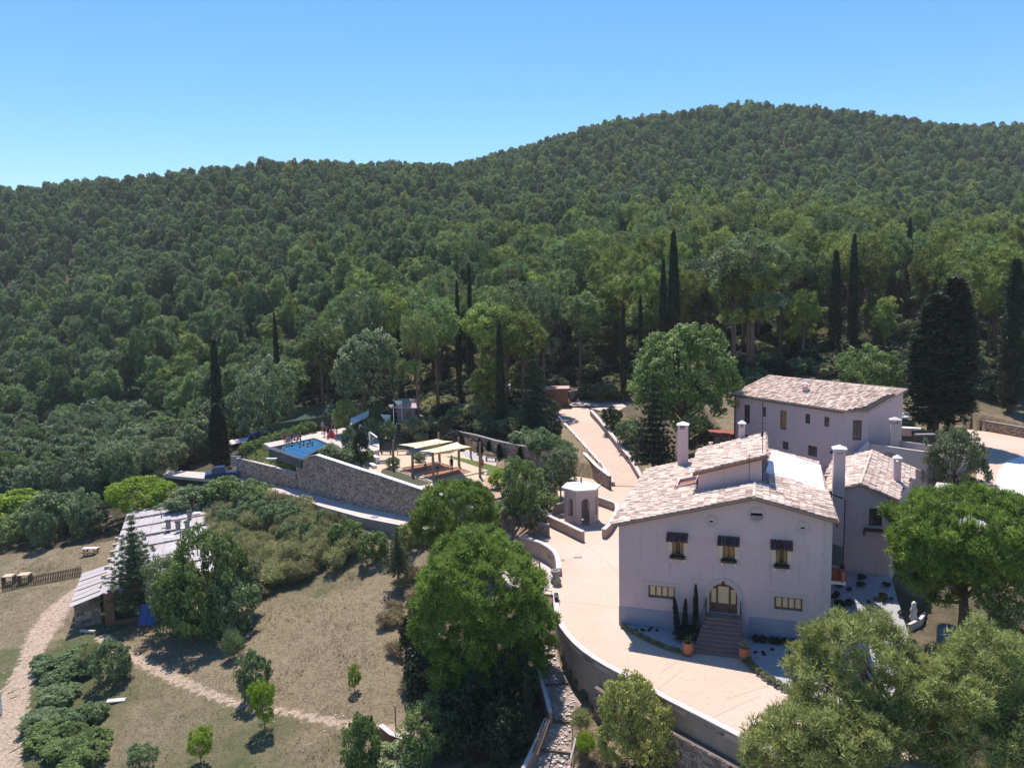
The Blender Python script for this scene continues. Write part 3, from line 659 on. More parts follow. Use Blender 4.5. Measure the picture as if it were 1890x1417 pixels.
def chimney(root, base, zt, w, label=None, cap='white', m='stucco', wd=None, yaw=-_th, pyr=True):
    """square chimney with an open smoke chamber on four posts and a pale cap"""
    wd = wd or w; mb = MB(); mb.box((base[0], base[1], (base[2]+zt-.55)/2), (w, wd, zt-.55-base[2]), yaw); ch = mb.build('chimney', M[m], root)
    if label: ch['label'] = label
    mb = MB(); ca, sa = math.cos(yaw), math.sin(yaw); k = w*.38; kd = wd*.38
    for x, y in ((-k, -kd), (k, -kd), (k, kd), (-k, kd)):
        mb.box((base[0]+x*ca-y*sa, base[1]+x*sa+y*ca, zt-.40), (w*.22, wd*.22, .30), yaw)
    mb.build('smoke_opening', M[m], ch)
    mb = MB(); h = w*.62; hd = wd*.62
    c4 = [(base[0]+x*ca-y*sa, base[1]+x*sa+y*ca) for x, y in ((-h, -hd), (h, -hd), (h, hd), (-h, hd))]
    mb.prism(c4, zt-.25, zt-.18)
    c5 = [(base[0]+.92*(x-base[0]), base[1]+.92*(y-base[1]), zt-.179) for x, y in c4]; ap = (base[0], base[1], zt+.06)
    for i in range(4): mb.face([c5[i], c5[(i+1) % 4], ap])
    mb.build('chimney_cap', M[cap], ch); return ch

house = thing('farmhouse', HP(6.5, 8, 0), 'large two-storey lilac-white farmhouse with pale tiled gable roof and arched door over the pink patio', 'house')
EL, ER, RZ, RS = 6.9, 8.1, 9.2, 8.5        # left eave, right eave, ridge height, ridge position
W_, D_ = 13.07, 16.2
FH = [(3.48, 4.2, 5.15, 6.25), (6.66, 7.38, 5.17, 6.25), (9.84, 10.52, 5.10, 6.27), (1.94, 3.66, 2.12, 2.95), (9.8, 11.46, 2.16, 2.99), (5.84, 7.58, 1.5, 3.50), (8.30, 9.02, 7.93, 8.25)]
mb = MB()
sl = (RZ-EL)/RS; sr = (RZ-ER)/(W_-RS)
wall_face(mb, HP(0, 0, 0), HU, HV, W_, -.5, [(0, EL), (RS, RZ), (W_, ER)], FH)
# spandrels of the arched door
cx_, rr_, zt_ = 6.71, .87, 3.50
for sg in (-1, 1):
    arc = [(cx_+sg*rr_*math.cos(a), zt_-rr_+rr_*math.sin(a)) for a in np.linspace(0, math.pi/2, 7)]
    corner = (cx_+sg*rr_, zt_)
    for i in range(6):
        t_ = [HP(*corner[:1], 0, corner[1]), HP(arc[i][0], 0, arc[i][1]), HP(arc[i+1][0], 0, arc[i+1][1])]
        mb.face(t_)
        A0, A1 = arc[i], arc[i+1]; mb.face([HP(A0[0], 0, A0[1]), HP(A1[0], 0, A1[1]), HP(A1[0], .32, A1[1]), HP(A0[0], .32, A0[1])])
wall_face(mb, HP(W_, 0, 0), HV, -HU, D_, -.5, [(0, ER), (D_, ER)], [(1.2, 2.2, 3.6, 5.7)])
wall_face(mb, HP(W_, D_, 0), -HU, -HV, W_, -.5, [(0, ER), (W_-RS, RZ), (W_, EL)], [])
wall_face(mb, HP(0, D_, 0), -HV, HU, D_, -.5, [(0, EL), (D_, EL)], [(2, 3, 3, 4.3), (6, 7, 3, 4.3), (10, 11, 3, 4.3)])
mb.build('wall', M['stucco'], house)
for s in (2, 6, 10): window(house, HP(0, D_, 0), -HV, HU, s, s+1, 3, 4.3)
window(house, HP(W_, 0, 0), HV, -HU, 1.2, 2.2, 3.6, 5.7)
for a_, b_, z_ in ((-.02, 5.0, 1.28), (8.3, W_+.02, 1.50)): mb = MB(); obox(mb, HP(0, 0, 0), HU, HV, a_, b_, -.03, -.001, -.4, z_); mb.build('plinth', M['plinth'], house)
mb = MB(); obox(mb, HP(0, 0, 0), HU, HV, W_-.42, W_-.01, -.035, -.001, 1.51, ER-.06); 
for i in range(11): obox(mb, HP(0, 0, 0), HU, HV, W_-.42-(.18 if i % 2 else .06), W_-.421, -.03, -.001, 1.56+i*.59, 1.56+i*.59+.34)
mb.build('corner_quoin', M['surround'], house)
# upper windows: cream surround, shutters, tile canopy and flower box
for k, (s0, s1, z0, z1) in enumerate(FH[:3]):
    mb = MB(); 
    for a, b, c, d in [(s0-.26, s0-.001, z0-.02, z1+.05), (s1+.001, s1+.26, z0-.02, z1+.05), (s0-.001, s1+.001, z1+.001, z1+.2)]: obox(mb, HA, HU, HV, a, b, -.025, -.001, c, d)
    mb.build('window_surround', M['cream'], house)
    fr = window(house, HA, HU, HV, s0, s1, z0, z1, n=2, pane='shutter' if k == 1 else 'glass', bar=.05)
    for a, b in ((s0+.02, s0+.22), (s1-.22, s1-.02)) if k != 1 else ((s0+.03, s0+.33), (s1-.33, s1-.03)):
        mb = MB(); obox(mb, HA, HU, HV, a, b, .06, .10, z0+.05, z1-.04)
        for q in range(6): obox(mb, HA, HU, HV, a+.02, b-.02, .045, .059, z0+.09+q*.16, z0+.18+q*.16)
        mb.build('shutter', M['shutter'], fr)
    cn = MB(); c0, c1 = s0-.34, s1+.30
    Q = lambda s, d, z: HP(s, -d, z)
    cn.hexa([Q(c0, .72, 6.20), Q(c1, .72, 6.20), Q(c1, 0, 6.52), Q(c0, 0, 6.52)], [Q(c0, .72, 6.26), Q(c1, .72, 6.26), Q(c1, 0, 6.58), Q(c0, 0, 6.58)])
    cano = cn.build('window_canopy', M['tile_dark'], house)
    nT = 7
    for i in range(nT):
        s = c0+(i+.5)*(c1-c0)/nT; mb = MB(); mb.tube([Q(s, .78, 6.27), Q(s, .38, 6.45), Q(s, 0.01, 6.62)], [.085, .08, .07], 6, random.random()); mb.build('canopy_tile', M['tile_dark'], cano)
    mb = MB(); obox(mb, HA, HU, HV, s0-.12, s1+.12, -.30, -.02, z0-.20, z0-.04); bx = mb.build('flower_box', M['dark'], house)
    for s in (s0-.05, s1+.05): mb = MB(); obox(mb, HA, HU, HV, s-.03, s+.03, -.28, -.001, z0-.38, z0-.201); mb.build('bracket', M['white'], bx)
# lower windows
for k, (s0, s1, z0, z1) in enumerate(FH[3:5]):
    mb = MB()
    for a, b, c, d in [(s0-.3, s0-.001, z0-.22, z1+.26), (s1+.001, s1+.3, z0-.22, z1+.26), (s0-.001, s1+.001, z1+.001, z1+.26), (s0-.001, s1+.001, z0-.22, z0-.001)]: obox(mb, HA, HU, HV, a, b, -.03, -.001, c, d)
    mb.build('window_surround', M['surround'], house)
    window(house, HA, HU, HV, s0, s1, z0, z1, n=4, pane='blind', bar=.09, depth=.16)
# door
mb = MB(); n_ = 13
for i in range(n_-1):
    a0, a1 = math.pi*i/(n_-1), math.pi*(i+1)/(n_-1)
    pts = [(cx_+r_*math.cos(a), 2.63+r_*math.sin(a)) for a, r_ in ((a0, .875), (a0, 1.22), (a1, 1.22), (a1, .875))]
    mb.hexa([HP(x, -.001, z) for x, z in pts], [HP(x, -.05, z) for x, z in pts], .35+.3*(i % 2))
for i in range(3):
    for sg in (-1, 1):
        a, b = sorted((cx_+sg*.875, cx_+sg*(1.22 if i % 2 else 1.15))); obox(mb, HA, HU, HV, a, b, -.05, -.001, 1.5+i*.376, 1.5+i*.376+.37, .5)
mb.build('door_surround', M['surround'], house)
mb = MB(); obox(mb, HA, HU, HV, 5.84, 7.58, .24, .28, 1.5, 3.5); door = mb.build('door', M['wood'], house); door['label'] = 'arched wooden entrance door with pale blinds in its panes'
for a, b, z1 in ((5.95, 6.25, 3.05), (6.38, 7.03, 3.22), (7.17, 7.47, 3.05)):
    mb = MB(); obox(mb, HA, HU, HV, a, b, .215, .239, 2.12, z1); mb.build('door_pane', M['blind'], door)
for a, b in ((5.84, 5.93), (6.27, 6.36), (7.05, 7.15), (7.49, 7.58)):
    mb = MB(); obox(mb, HA, HU, HV, a, b, .17, .238, 1.5, 3.2); mb.build('door_post', M['wood'], door)
for a, b in ((5.95, 6.25), (6.38, 7.03), (7.17, 7.47)):
    mb = MB(); obox(mb, HA, HU, HV, a, b, .21, .239, 1.56, 2.05); mb.build('door_panel', M['log'], door)
mb = MB(); mb.lathe(HP(6.70, -.16, 3.58), [(.02, .1), (.07, .05), (.09, -.08), (.05, -.16)], 8); mb.tube([HP(6.7, 0, 3.7), HP(6.7, -.16, 3.68)], .02, 5); mb.build('door_lamp', M['dark'], house)
# round reliefs and the half-moon opening
mb = MB(); cs, cz = 8.66, 8.1
n_ = 20
for i in range(n_):
    a0, a1 = 2*math.pi*i/n_, 2*math.pi*(i+1)/n_
    pts = [(cs+r_*math.cos(a)*1.0, cz+r_*math.sin(a)) for a, r_ in ((a0, .37), (a0, .52), (a1, .52), (a1, .37))]; mb.hexa([HP(x, -.001, z) for x, z in pts], [HP(x, -.045, z) for x, z in pts])
mb.build('oculus_ring', M['surround'], house)
mb = MB()
for i in range(10):
    a0, a1 = math.pi*(1+i/10), math.pi*(1+(i+1)/10); mb.hexa([HP(cs, .06, 8.09), HP(cs+.36*math.cos(a0), .06, 8.12+.30*math.sin(a0)), HP(cs+.36*math.cos(a1), .06, 8.12+.30*math.sin(a1))], [HP(cs, -.06, 8.09), HP(cs+.36*math.cos(a0), -.12, 8.12+.30*math.sin(a0)), HP(cs+.36*math.cos(a1), -.12, 8.12+.30*math.sin(a1))])
mb.build('oculus_basket', M['grey'], house)
mb = MB(); obox(mb, HA, HU, HV, 8.3, 9.02, .33, .35, 7.93, 8.25); mb.build('oculus_backing', M['dark'], house)
for cs, cz in ((5.93, 7.52), (11.37, 7.50)):
    mb = MB()
    for i in range(12):
        a0, a1 = 2*math.pi*i/12, 2*math.pi*(i+1)/12; am = (a0+a1)/2
        pts = [(cs+r_*math.cos(a), cz+r_*math.sin(a)) for a, r_ in ((a0, .24), (a0, .36), (am, .45), (a1, .36), (a1, .24))]; mb.hexa([HP(x, -.001, z) for x, z in pts], [HP(x, -.04, z) for x, z in pts])
    rl_ = mb.build('round_relief', M['surround'], house)
    mb = MB(); pts = [(cs+.13*math.cos(a), cz+.06*math.sin(a)) for a in np.linspace(0, 2*math.pi, 9)[:-1]]; mb.hexa([HP(x, -.001, z) for x, z in pts], [HP(x, -.03, z) for x, z in pts]); mb.build('relief_slit', M['dark'], rl_)
# main roof
OV, OF = .32, .42
zl = lambda s: EL+sl*s; zr_ = lambda s: RZ-sr*(s-RS)
def roofslab(root, pts, th=.14, m='tile_base', name='roof'):
    mb = MB(); mb.hexa([(p[0], p[1], p[2]+.02) for p in pts], [(p[0], p[1], p[2]+.02+th) for p in pts]); return mb.build(name, M[m], root)
roof = roofslab(house, [HP(-OV, -OF, zl(-OV)), HP(RS, -OF, RZ), HP(RS, D_+.2, RZ), HP(-OV, D_+.2, zl(-OV))])
roof_r = roofslab(house, [HP(RS, -OF, RZ), HP(W_+OV, -OF, zr_(W_+OV)), HP(W_+OV, D_+.2, zr_(W_+OV)), HP(RS, D_+.2, RZ)])
dnl = unit(-HU-HZ*sl); dnr = unit(HU-HZ*sr); Ll = (RS+OV)*math.hypot(1, sl); Lr = (W_+OV-RS)*math.hypot(1, sr)
def test_l(a, d):
    t = a-OF; s = RS-d/math.hypot(1, sl)
    if 4.6 < s and 3.6 < t < 13.3: return False          # the raised room stands here
    if 3.05 < s < 4.5 and 6.2 < t < 8.3: return False     # roof light
    return True
def test_r(a, d):
    t = a-OF; s = RS+d/math.hypot(1, sr)
    if s < 9.6 and 3.6 < t < 13.3: return False
    if s > 9.2 and 7.2 < t < 14.6: return False           # below the membrane
    return True
tiles([(HP(RS, -OF, RZ+.16), HV, dnl, test_l, (0, D_+OF+.1), (0, Ll-.2)), (HP(RS, -OF, RZ+.16), HV, dnr, test_r, (0, D_+OF+.1), (0, Lr-.2))], 0, roof, single_n=300)
mb = MB(); mb.tube([HP(RS, -OF-.02, RZ+.17), HP(RS, 3.8, RZ+.17)], .12, 8); mb.tube([HP(RS, 13.2, RZ+.17), HP(RS, D_+.2, RZ+.17)], .12, 8); mb.build('ridge_tiles', M['tile'], roof)
# dark eave line of the gable
mb = MB(); mb.hexa([HP(-OV, -OF+.02, zl(-OV)-.04), HP(RS, -OF+.02, RZ-.04), HP(RS, -.001, RZ-.04), HP(-OV, -.001, zl(-OV)-.04)], [HP(-OV, -OF+.02, zl(-OV)+.018), HP(RS, -OF+.02, RZ+.018), HP(RS, -.001, RZ+.018), HP(-OV, -.001, zl(-OV)+.018)])
mb.hexa([HP(RS, -OF+.02, RZ-.04), HP(W_+OV, -OF+.02, zr_(W_+OV)-.04), HP(W_+OV, -.001, zr_(W_+OV)-.04), HP(RS, -.001, RZ-.04)], [HP(RS, -OF+.02, RZ+.018), HP(W_+OV, -OF+.02, zr_(W_+OV)+.018), HP(W_+OV, -.001, zr_(W_+OV)+.018), HP(RS, -.001, RZ+.018)])
mb.build('gable_verge', M['rust'], house)
# roof light in the left slope
mb = MB()
for a, b, c, d in [(3.05, 3.15, 6.2, 8.3), (4.4, 4.5, 6.2, 8.3), (3.151, 4.399, 6.2, 6.3), (3.151, 4.399, 8.2, 8.3)]:
    q = [HP(a, c, zl(a)), HP(b, c, zl(b)), HP(b, d, zl(b)), HP(a, d, zl(a))]; mb.hexa([p+[0, 0, .1] for p in q], [p+[0, 0, .42] for p in q])
rl_ = mb.build('roof_light', M['stucco'], house)
mb = MB(); q = [HP(3.15, 6.3, zl(3.15)+.2), HP(4.4, 6.3, zl(4.4)+.2), HP(4.4, 8.2, zl(4.4)+.2), HP(3.15, 8.2, zl(3.15)+.2)]; mb.face(q); mb.build('roof_light_glass', M['rust'], rl_)
# raised room with its own single slope
mb = MB(); dz = lambda s: 9.62+.30*(s-4.55)
wall_face(mb, HP(4.8, 4, 0), HU, HV, 4.15, 6.5, [(0, dz(4.8)), (4.15, dz(8.95))], [])
wall_face(mb, HP(8.95, 4, 0), HV, -HU, 9, 6.5, [(0, dz(8.95)), (9, dz(8.95))], [(1.0, 2.4, 9.5, 10.3)])
wall_face(mb, HP(8.95, 13, 0), -HU, -HV, 4.15, 6.5, [(0, dz(8.95)), (4.15, dz(4.8))], [])
wall_face(mb, HP(4.8, 13, 0), -HV, HU, 9, 6.5, [(0, dz(4.8)), (9, dz(4.8))], [])
mb.build('raised_room_wall', M['stucco'], house)
rr2 = roofslab(house, [HP(4.45, 3.55, dz(4.45)), HP(9.35, 3.55, dz(9.35)), HP(9.35, 12.2, dz(9.35)-.2), HP(4.45, 13.2, dz(4.45))], name='raised_room_roof')
dsl = unit(-HU-HZ*.30); tiles([(HP(9.3, 3.6, dz(9.3)+.17), HV, dsl, lambda a, d: a < 8.4, (0, 9.6), (0, 5.05))], 0, rr2)
mb = MB(); mb.hexa([HP(4.45, 3.53, dz(4.45)-.05), HP(9.35, 3.53, dz(9.35)-.05), HP(9.35, 3.6, dz(9.35)-.05), HP(4.45, 3.6, dz(4.45)-.05)], [HP(4.45, 3.53, dz(4.45)+.1), HP(9.35, 3.53, dz(9.35)+.1), HP(9.35, 3.6, dz(9.35)+.1), HP(4.45, 3.6, dz(4.45)+.1)]); mb.build('raised_room_verge', M['rust'], rr2)
# membrane over the inner court
mb = MB(); ns, ntt = 8, 10
memz = lambda s, t: RZ-.20*(s-RS)+.22-.25*math.sin(math.pi*min(max((t-7)/8, 0), 1))*.3
cor = lambda a, b: ((9.25+a*3.8)*(1-b)+(9.75+a*3.55)*b, (7.6-a*1.0)*(1-b)+(15.4-a*1.6)*b)
g = [[cor(i/ns, j/ntt) for j in range(ntt+1)] for i in range(ns+1)]
for i in range(ns):
    for j in range(ntt):
        q = [g[i][j], g[i+1][j], g[i+1][j+1], g[i][j+1]]; mb.face([HP(s, t, memz(s, t)+.08) for s, t in q])
q = [g[i][0] for i in range(ns+1)]
for i in range(ns):
    a, b = q[i], q[i+1]; mb.face([HP(a[0]-.03, a[1]-.5, memz(*a)-.22+.3*(1-i/ns)*0), HP(b[0]+.03, b[1]-.5, memz(*b)-.22), HP(*b, memz(*b)+.079), HP(*a, memz(*a)+.079)])
mo = mb.build('courtyard_membrane', M['membrane'], house); mo['label'] = 'bright white fabric membrane stretched over the inner court'
chimney(house, HP(2.73, 14.9, 7.4), 11.40, .80, 'tall pale chimney at the back left of the roof')
chimney(house, HP(7.45, 12.4, 9.9), 12.05, .48, 'small white chimney on the raised room')
chimney(house, HP(14.20, 9.4, 0.6), 10.95, .78, 'tallest chimney, between the house and its right wing')
# antenna masts and stays
mb = MB(); mb.tube([HP(9.0, 4.2, 9.3), HP(8.93, 4.2, 14.7)], .025, 5)
for z in (12.9, 13.25): mb.tube([HP(8.6, 4.2, z), HP(9.25, 4.2, z)], .015, 4)
mb.box(HP(8.93, 4.2, 12.5), (.12, .12, .35)); mb.build('antenna_mast', M['dark'], house)
mb = MB(); mb.tube([HP(8.16, 3.3, 9.2), HP(8.13, 3.3, 11.35)], .02, 5); mb.tube([HP(8.0, 3.3, 11.2), HP(8.27, 3.3, 11.2)], .015, 4); mb.build('antenna_mast', M['dark'], house)
# downpipe
mb = MB(); mb.tube([HP(13.32, -.1, 7.75), HP(13.32, 9.0, 7.6), HP(14.5, 9.0, 7.2)], .05, 6); mb.tube([HP(14.62, 9.1, 7.1), HP(14.62, 9.1, 2.6)], .055, 6); mb.build('downpipe', M['dark'], house)
# balcony on the right side
O_ = HP(W_+.001, 2.2, 0)
mb = MB(); obox(mb, O_, HV, -HU, 0, 3.0, -1.05, 0, 3.30, 3.52); bal = mb.build('balcony_slab', M['white'], house)
mb = MB(); obox(mb, O_, HV, -HU, 0, .12, -1.05, 0, 3.521, 4.32); obox(mb, O_, HV, -HU, .121, 3.0, -1.05, -.93, 3.521, 4.32); mb.build('balcony_wall', M['redbrick'], bal)
mb = MB(); mb.lathe(HP(W_+.85, 2.02, 3.53), [(.06, 0), (.13, .1), (.12, .5), (.16, .62), (.15, .7)], 10); mb.build('balcony_pot', M['terracotta'], bal)
mb = MB(); mb.hexa([HP(13.1, 2.6, 4.4), HP(13.9, 2.6, 4.4), HP(14.2, 5, 4.4), HP(13.1, 5, 4.4)], [HP(13.1, 2.6, 4.5), HP(13.9, 2.6, 4.5), HP(14.2, 5, 4.9), HP(13.1, 5, 5.2)]); mb.build('balcony_awning', M['log'], bal)

# entrance steps
r = thing('entrance_steps', HP(6.55, -1, 0), 'broad terracotta flight of steps rising to the arched door', 'steps')
nst = 9
for i in range(nst):
    z1 = 1.5*(nst-i)/nst; t0 = -.55-.262*(i+1)
    wl = 5.72-.66*(i+1)/nst; wr = 7.66+.30*(i+1)/nst
    mb = MB(); bk_ = -.55-.262*i
    if i == 0: bk_ = -.01
    q = [HP(wl, t0, 0), HP(wr, t0, 0), HP(wr, bk_, 0), HP(wl, bk_, 0)]
    mb.hexa([(p[0], p[1], -.1) for p in q], [(p[0], p[1], z1-.05) for p in q])
    st = mb.build('step', M['steps'], r)
    q = [HP(wl-.03, t0-.03, 0), HP(wr+.03, t0-.03, 0), HP(wr+.03, bk_, 0), HP(wl-.03, bk_, 0)]
    mb = MB(); mb.hexa([(p[0], p[1], z1-.049) for p in q], [(p[0], p[1], z1) for p in q]); mb.build('tread', M['steps'], st)
def rail(path, posts, label, h=.9):
    r = thing('handrail', path[0], label, 'railing'); mb = MB(); mb.tube([np.array(p)+[0, 0, h] for p in path], .025, 6); mb.build('rail', M['dark'], r)
    for p in posts: mb = MB(); mb.tube([p, np.array(p)+[0, 0, h]], .02, 5); mb.build('post', M['dark'], r)
rail([HP(5.05, -2.9, 0), HP(5.66, -.75, 1.5), HP(5.66, -.02, 1.5)], [HP(5.05, -2.9, 0), HP(5.3, -2.0, .65), HP(5.66, -.75, 1.5)]+[HP(5.66, -.05-.14*i, 1.5) for i in range(5)], 'dark iron handrail on the left of the entrance steps', .95)
rail([HP(7.78, -.02, 1.5), HP(7.78, -.75, 1.5), HP(7.86, -1.2, 1.2)], [HP(7.78, -.05-.14*i, 1.5) for i in range(6)]+[HP(7.86, -1.2, 1.2)], 'dark iron railing on the right of the door landing', .95)

# ---- right wing
wing = thing('house_wing', HP(16, 12, 1.2), 'lower right wing of the farmhouse with its own tiled gable and small chimney', 'house')
Wg = 4.45; O_ = HP(13.35, 10, 0)
mb = MB(); wh = [(3.0, 3.86, 5.06, 6.34)]
wall_face(mb, O_, HU, HV, Wg, .4, [(0, 7.15), (2.3, 7.95), (Wg, 7.02)], wh)
wR2 = unit(HP(21.2, 22, 0)-HP(17.8, 10, 0)); wRn = np.array([-wR2[1], wR2[0], 0])
ph = [(1.4+i*.95, 1.4+i*.95+.42, 4.0, 6.6) for i in range(4)]
wall_face(mb, HP(17.8, 10, 0), wR2, wRn, 12.4, .4, [(0, 7.02), (12.4, 6.5)], ph, depth=.25)
wall_face(mb, HP(21.2, 22, 0), -HU, -HV, 7.8, .4, [(0, 6.5), (3.3, 7.9), (6.2, 6.95), (7.8, 6.5)], [])
mb.build('wall', M['stucco'], wing)
window(wing, O_, HU, HV, *wh[0], n=2, frame='dark', bar=.09)
for h in ph: window(wing, HP(17.8, 10, 0), wR2, wRn, *h, n=1, frame='wood', depth=.14)
mb = MB(); obox(mb, O_, HU, HV, 2.65, 4.0, -.35, -.28, 4.70, 4.95); obox(mb, O_, HU, HV, 2.65, 4.0, -.279, -.02, 4.70, 4.76); obox(mb, O_, HU, HV, 2.66, 2.72, -.27, -.02, 4.35, 4.69); mb.build('window_box', M['dark'], wing)
wrp = dict(A=HP(13.1, 9.7, 7.1), B=HP(15.65, 9.7, 7.97), C=HP(18.0, 9.7, 6.98), D=HP(21.6, 22.4, 6.46), E=HP(18.0, 22.4, 7.97), F=HP(15.0, 22.4, 6.95))
rf = roofslab(wing, [wrp['A'], wrp['B'], wrp['E'], wrp['F']]); rf2 = roofslab(wing, [wrp['B'], wrp['C'], wrp['D'], wrp['E']])
def quad_tiles(root, Rg0, Rg1, Ev0, Ev1, **kw):
    """tiles running down from ridge line Rg0-Rg1 to eave Ev0-Ev1"""
    a = unit(Rg1-Rg0); n = unit(np.cross(a, Ev0-Rg0)); n = n if n[2] > 0 else -n; dn = np.cross(n, a); dn = dn if dn[2] < 0 else -dn
    def loc(p): return float((p-Rg0)@a), float((p-Rg0)@dn)
    poly = [loc(p) for p in (Rg0, Rg1, Ev1, Ev0)]
    xs_ = [p[0] for p in poly]; ds = [p[1] for p in poly]
    def tst(x, y): return bool(inside(np.array([x]), np.array([y]), poly)[0])
    tiles([(Rg0+n*.17, a, dn, tst, (min(xs_), max(xs_)), (0, max(ds)))], 0, root, **kw)
quad_tiles(rf, wrp['B'], wrp['E'], wrp['A'], wrp['F']); quad_tiles(rf2, wrp['B'], wrp['E'], wrp['C'], wrp['D'])
mb = MB(); mb.tube([wrp['B']+[0, 0, .17], wrp['E']+[0, 0, .17]], .12, 8); mb.build('ridge_tiles', M['tile'], rf)
chimney(wing, HP(18.85, 15, 7.1), 9.3, .5, 'small pale chimney on the wing roof')
for k, s in enumerate((13.45, 15.0)):
    p0, p1 = HP(s+.0, 10.3, 7.55+.32*k), HP(s-.1, 17.2, 8.05-.0*k); dd = HU*.05
    mb = MB(); mb.hexa([p0-dd, p0+dd, p1+dd, p1-dd], [p0-dd+[0, 0, .07], p0+dd+[0, 0, .07], p1+dd+[0, 0, .07], p1-dd+[0, 0, .07]]); mb.build('roof_rail', M['white'], wing)
# low annex blocks at the wing's right
O2 = HP(21.9, 18.3, 0)
mb = MB(); mb.prism([O2, O2+wR2*4.5, O2+wR2*4.5-wRn*1.2, O2-wRn*1.2], 1.2, 5.6); ax = single(mb, 'wing_porch', M['render_pale'], (O2[0], O2[1], 1.2), 'small rendered porch block against the far right side of the wing', 'porch')
O3 = HP(22.8, 13.2, 0); r = thing('glazed_shelter', (O3[0], O3[1], 1.2), 'lean-to shelter with pale sheet roof right of the wing, half hidden by the pine', 'shelter')
mb = MB(); mb.hexa([O3+[0, 0, 4.5], O3-wRn*1.6+[0, 0, 4.1], O3-wRn*1.6+wR2*3.4+[0, 0, 4.1], O3+wR2*3.4+[0, 0, 4.5]], [O3+[0, 0, 4.6], O3-wRn*1.6+[0, 0, 4.2], O3-wRn*1.6+wR2*3.4+[0, 0, 4.2], O3+wR2*3.4+[0, 0, 4.6]]); mb.build('roof', M['sheet'], r)
for a in (0, 1.6, 3.2):
    for b in (.1, 1.5):
        p = O3+wR2*(a+.08)-wRn*b; mb = MB(); mb.box((p[0], p[1], 2.6), (.12, .12, 3.0)); mb.build('post', M['log'], r)
# ------------------------------------------------------------------ second building
BA = np.array([25.9, 88.5, 0]); BU = unit([.432, -.902, 0]); BV = np.array([-BU[1], BU[0], 0])
def BP(s, t, z): return BA+BU*s+BV*t+HZ*z
def on_front(px_, py_):
    d = ray(px_, py_); k = ((BA-CAMPOS)@BV)/(d@BV); w = CAMPOS+k*d; return float((w-BA)@BU), float(w[2])
def zw(x, y): return (1300+x/3.203, 660+y/3.203)
back = thing('guest_building', BP(7, 3, 3), 'long two-storey building with a single pale tiled slope behind the farmhouse', 'house')
hs = []
for a, b in [((235, 278), (268, 392)), ((345, 292), (363, 350)), ((448, 312), (484, 428)), ((596, 333), (625, 392)), ((708, 350), (738, 410)), ((462, 495), (496, 545)), ((612, 518), (666, 588)), ((742, 550), (765, 572)), ((238, 455), (265, 500))]:
    s0, z1 = on_front(*zw(*a)); s1, z0 = on_front(*zw(*b)); zt_m = on_front(*zw((a[0]+b[0])/2, a[1]+.075*(b[0]-a[0])))[1]
    h = (z1 - z0); hs.append((s0, s1, max(z0+.0, 3.05), min(z1+.05, 9.5)))
WB = 15.5
mb = MB(); wall_face(mb, BA, BU, BV, WB, 2.0, [(0, 10.05), (WB, 10.05)], hs, depth=.28)
TF, TR = BP(WB, 0, 0), np.array([34.75, 74.3, 0]); cu = unit(TR-TF); cv = np.array([-cu[1], cu[0], 0])
cl = float(np.linalg.norm(TR-TF))
BRr = np.array([37.6, 75.2, 0]); 
wall_face(mb, TF, cu, cv, cl, 2.0, [(0, 10.05), (cl, 10.05)], [(.75, 1.6, 7.25, 9.25)], depth=.2)
gu = BV; gl = 4.9; TRb = TR
wall_face(mb, TR, BV, -BU, gl, 2.0, [(0, 10.05), (gl, 11.75)], [], depth=.2)
wall_face(mb, TR+BV*gl, -BU, -BV, WB+1, 2.0, [(0, 11.75), (WB+1, 11.75)], [])
wall_face(mb, BA+BV*5.4, -BV, BU, 5.4, 2.0, [(0, 11.75), (5.4, 10.05)], [])
mb.build('wall', M['stucco'], back)
for i, h in enumerate(hs): window(back, BA, BU, BV, *h, n=1 if i not in (0, 6) else 2, frame='wood', depth=.14, bar=.07, pane='glass' if i != 2 else 'shutter')
dr = window(back, TF, cu, cv, .75, 1.6, 7.25, 9.25, n=2, frame='wood', depth=.1, bar=.08); dr.name = 'terrace_door'
Ez, Rz_ = 10.15, 11.85
bq = [BP(-.35, -.35, Ez-.1), BP(WB+.1, -.35, Ez-.1), TR+BU*.35-BV*.35+[0, 0, Ez-.1], TR+BU*.35+BV*(gl+.3)+[0, 0, Rz_], BP(-.35, 5.5, Rz_)]
bro = roofslab(back, bq)
a = BU; dn = unit(-BV*5.6-HZ*1.78)
polyb = [(float((q-BP(-.35, 5.5, Rz_))@a), float((q-BP(-.35, 5.5, Rz_))@dn)) for q in (BP(-.35, 5.5, Rz_), BP(WB+1.6, 5.5, Rz_), TR+BU*.35-BV*.35+[0, 0, Ez-.1], BP(WB+.1, -.35, Ez-.1), BP(-.35, -.35, Ez-.1))]
tiles([(BP(-.35, 5.5, Rz_+.16), a, dn, lambda x, y: bool(inside(np.array([x]), np.array([y]), polyb)[0]), (0, WB+2.4), (0, 6.3))], 0, bro, pitch=(.27, .46))
mb = MB(); mb.tube([BP(-.3, -.42, Ez-.12), BP(WB, -.42, Ez-.12)], .07, 6); mb.tube([BP(.05, -.12, Ez-.1), BP(.05, -.12, 2.8)], .07, 6); mb.build('gutter', M['dark'], back)
chimney(back, BP(7.9, 2.6, 10.8), 12.15, .55, 'small pale chimney on the tiled slope')
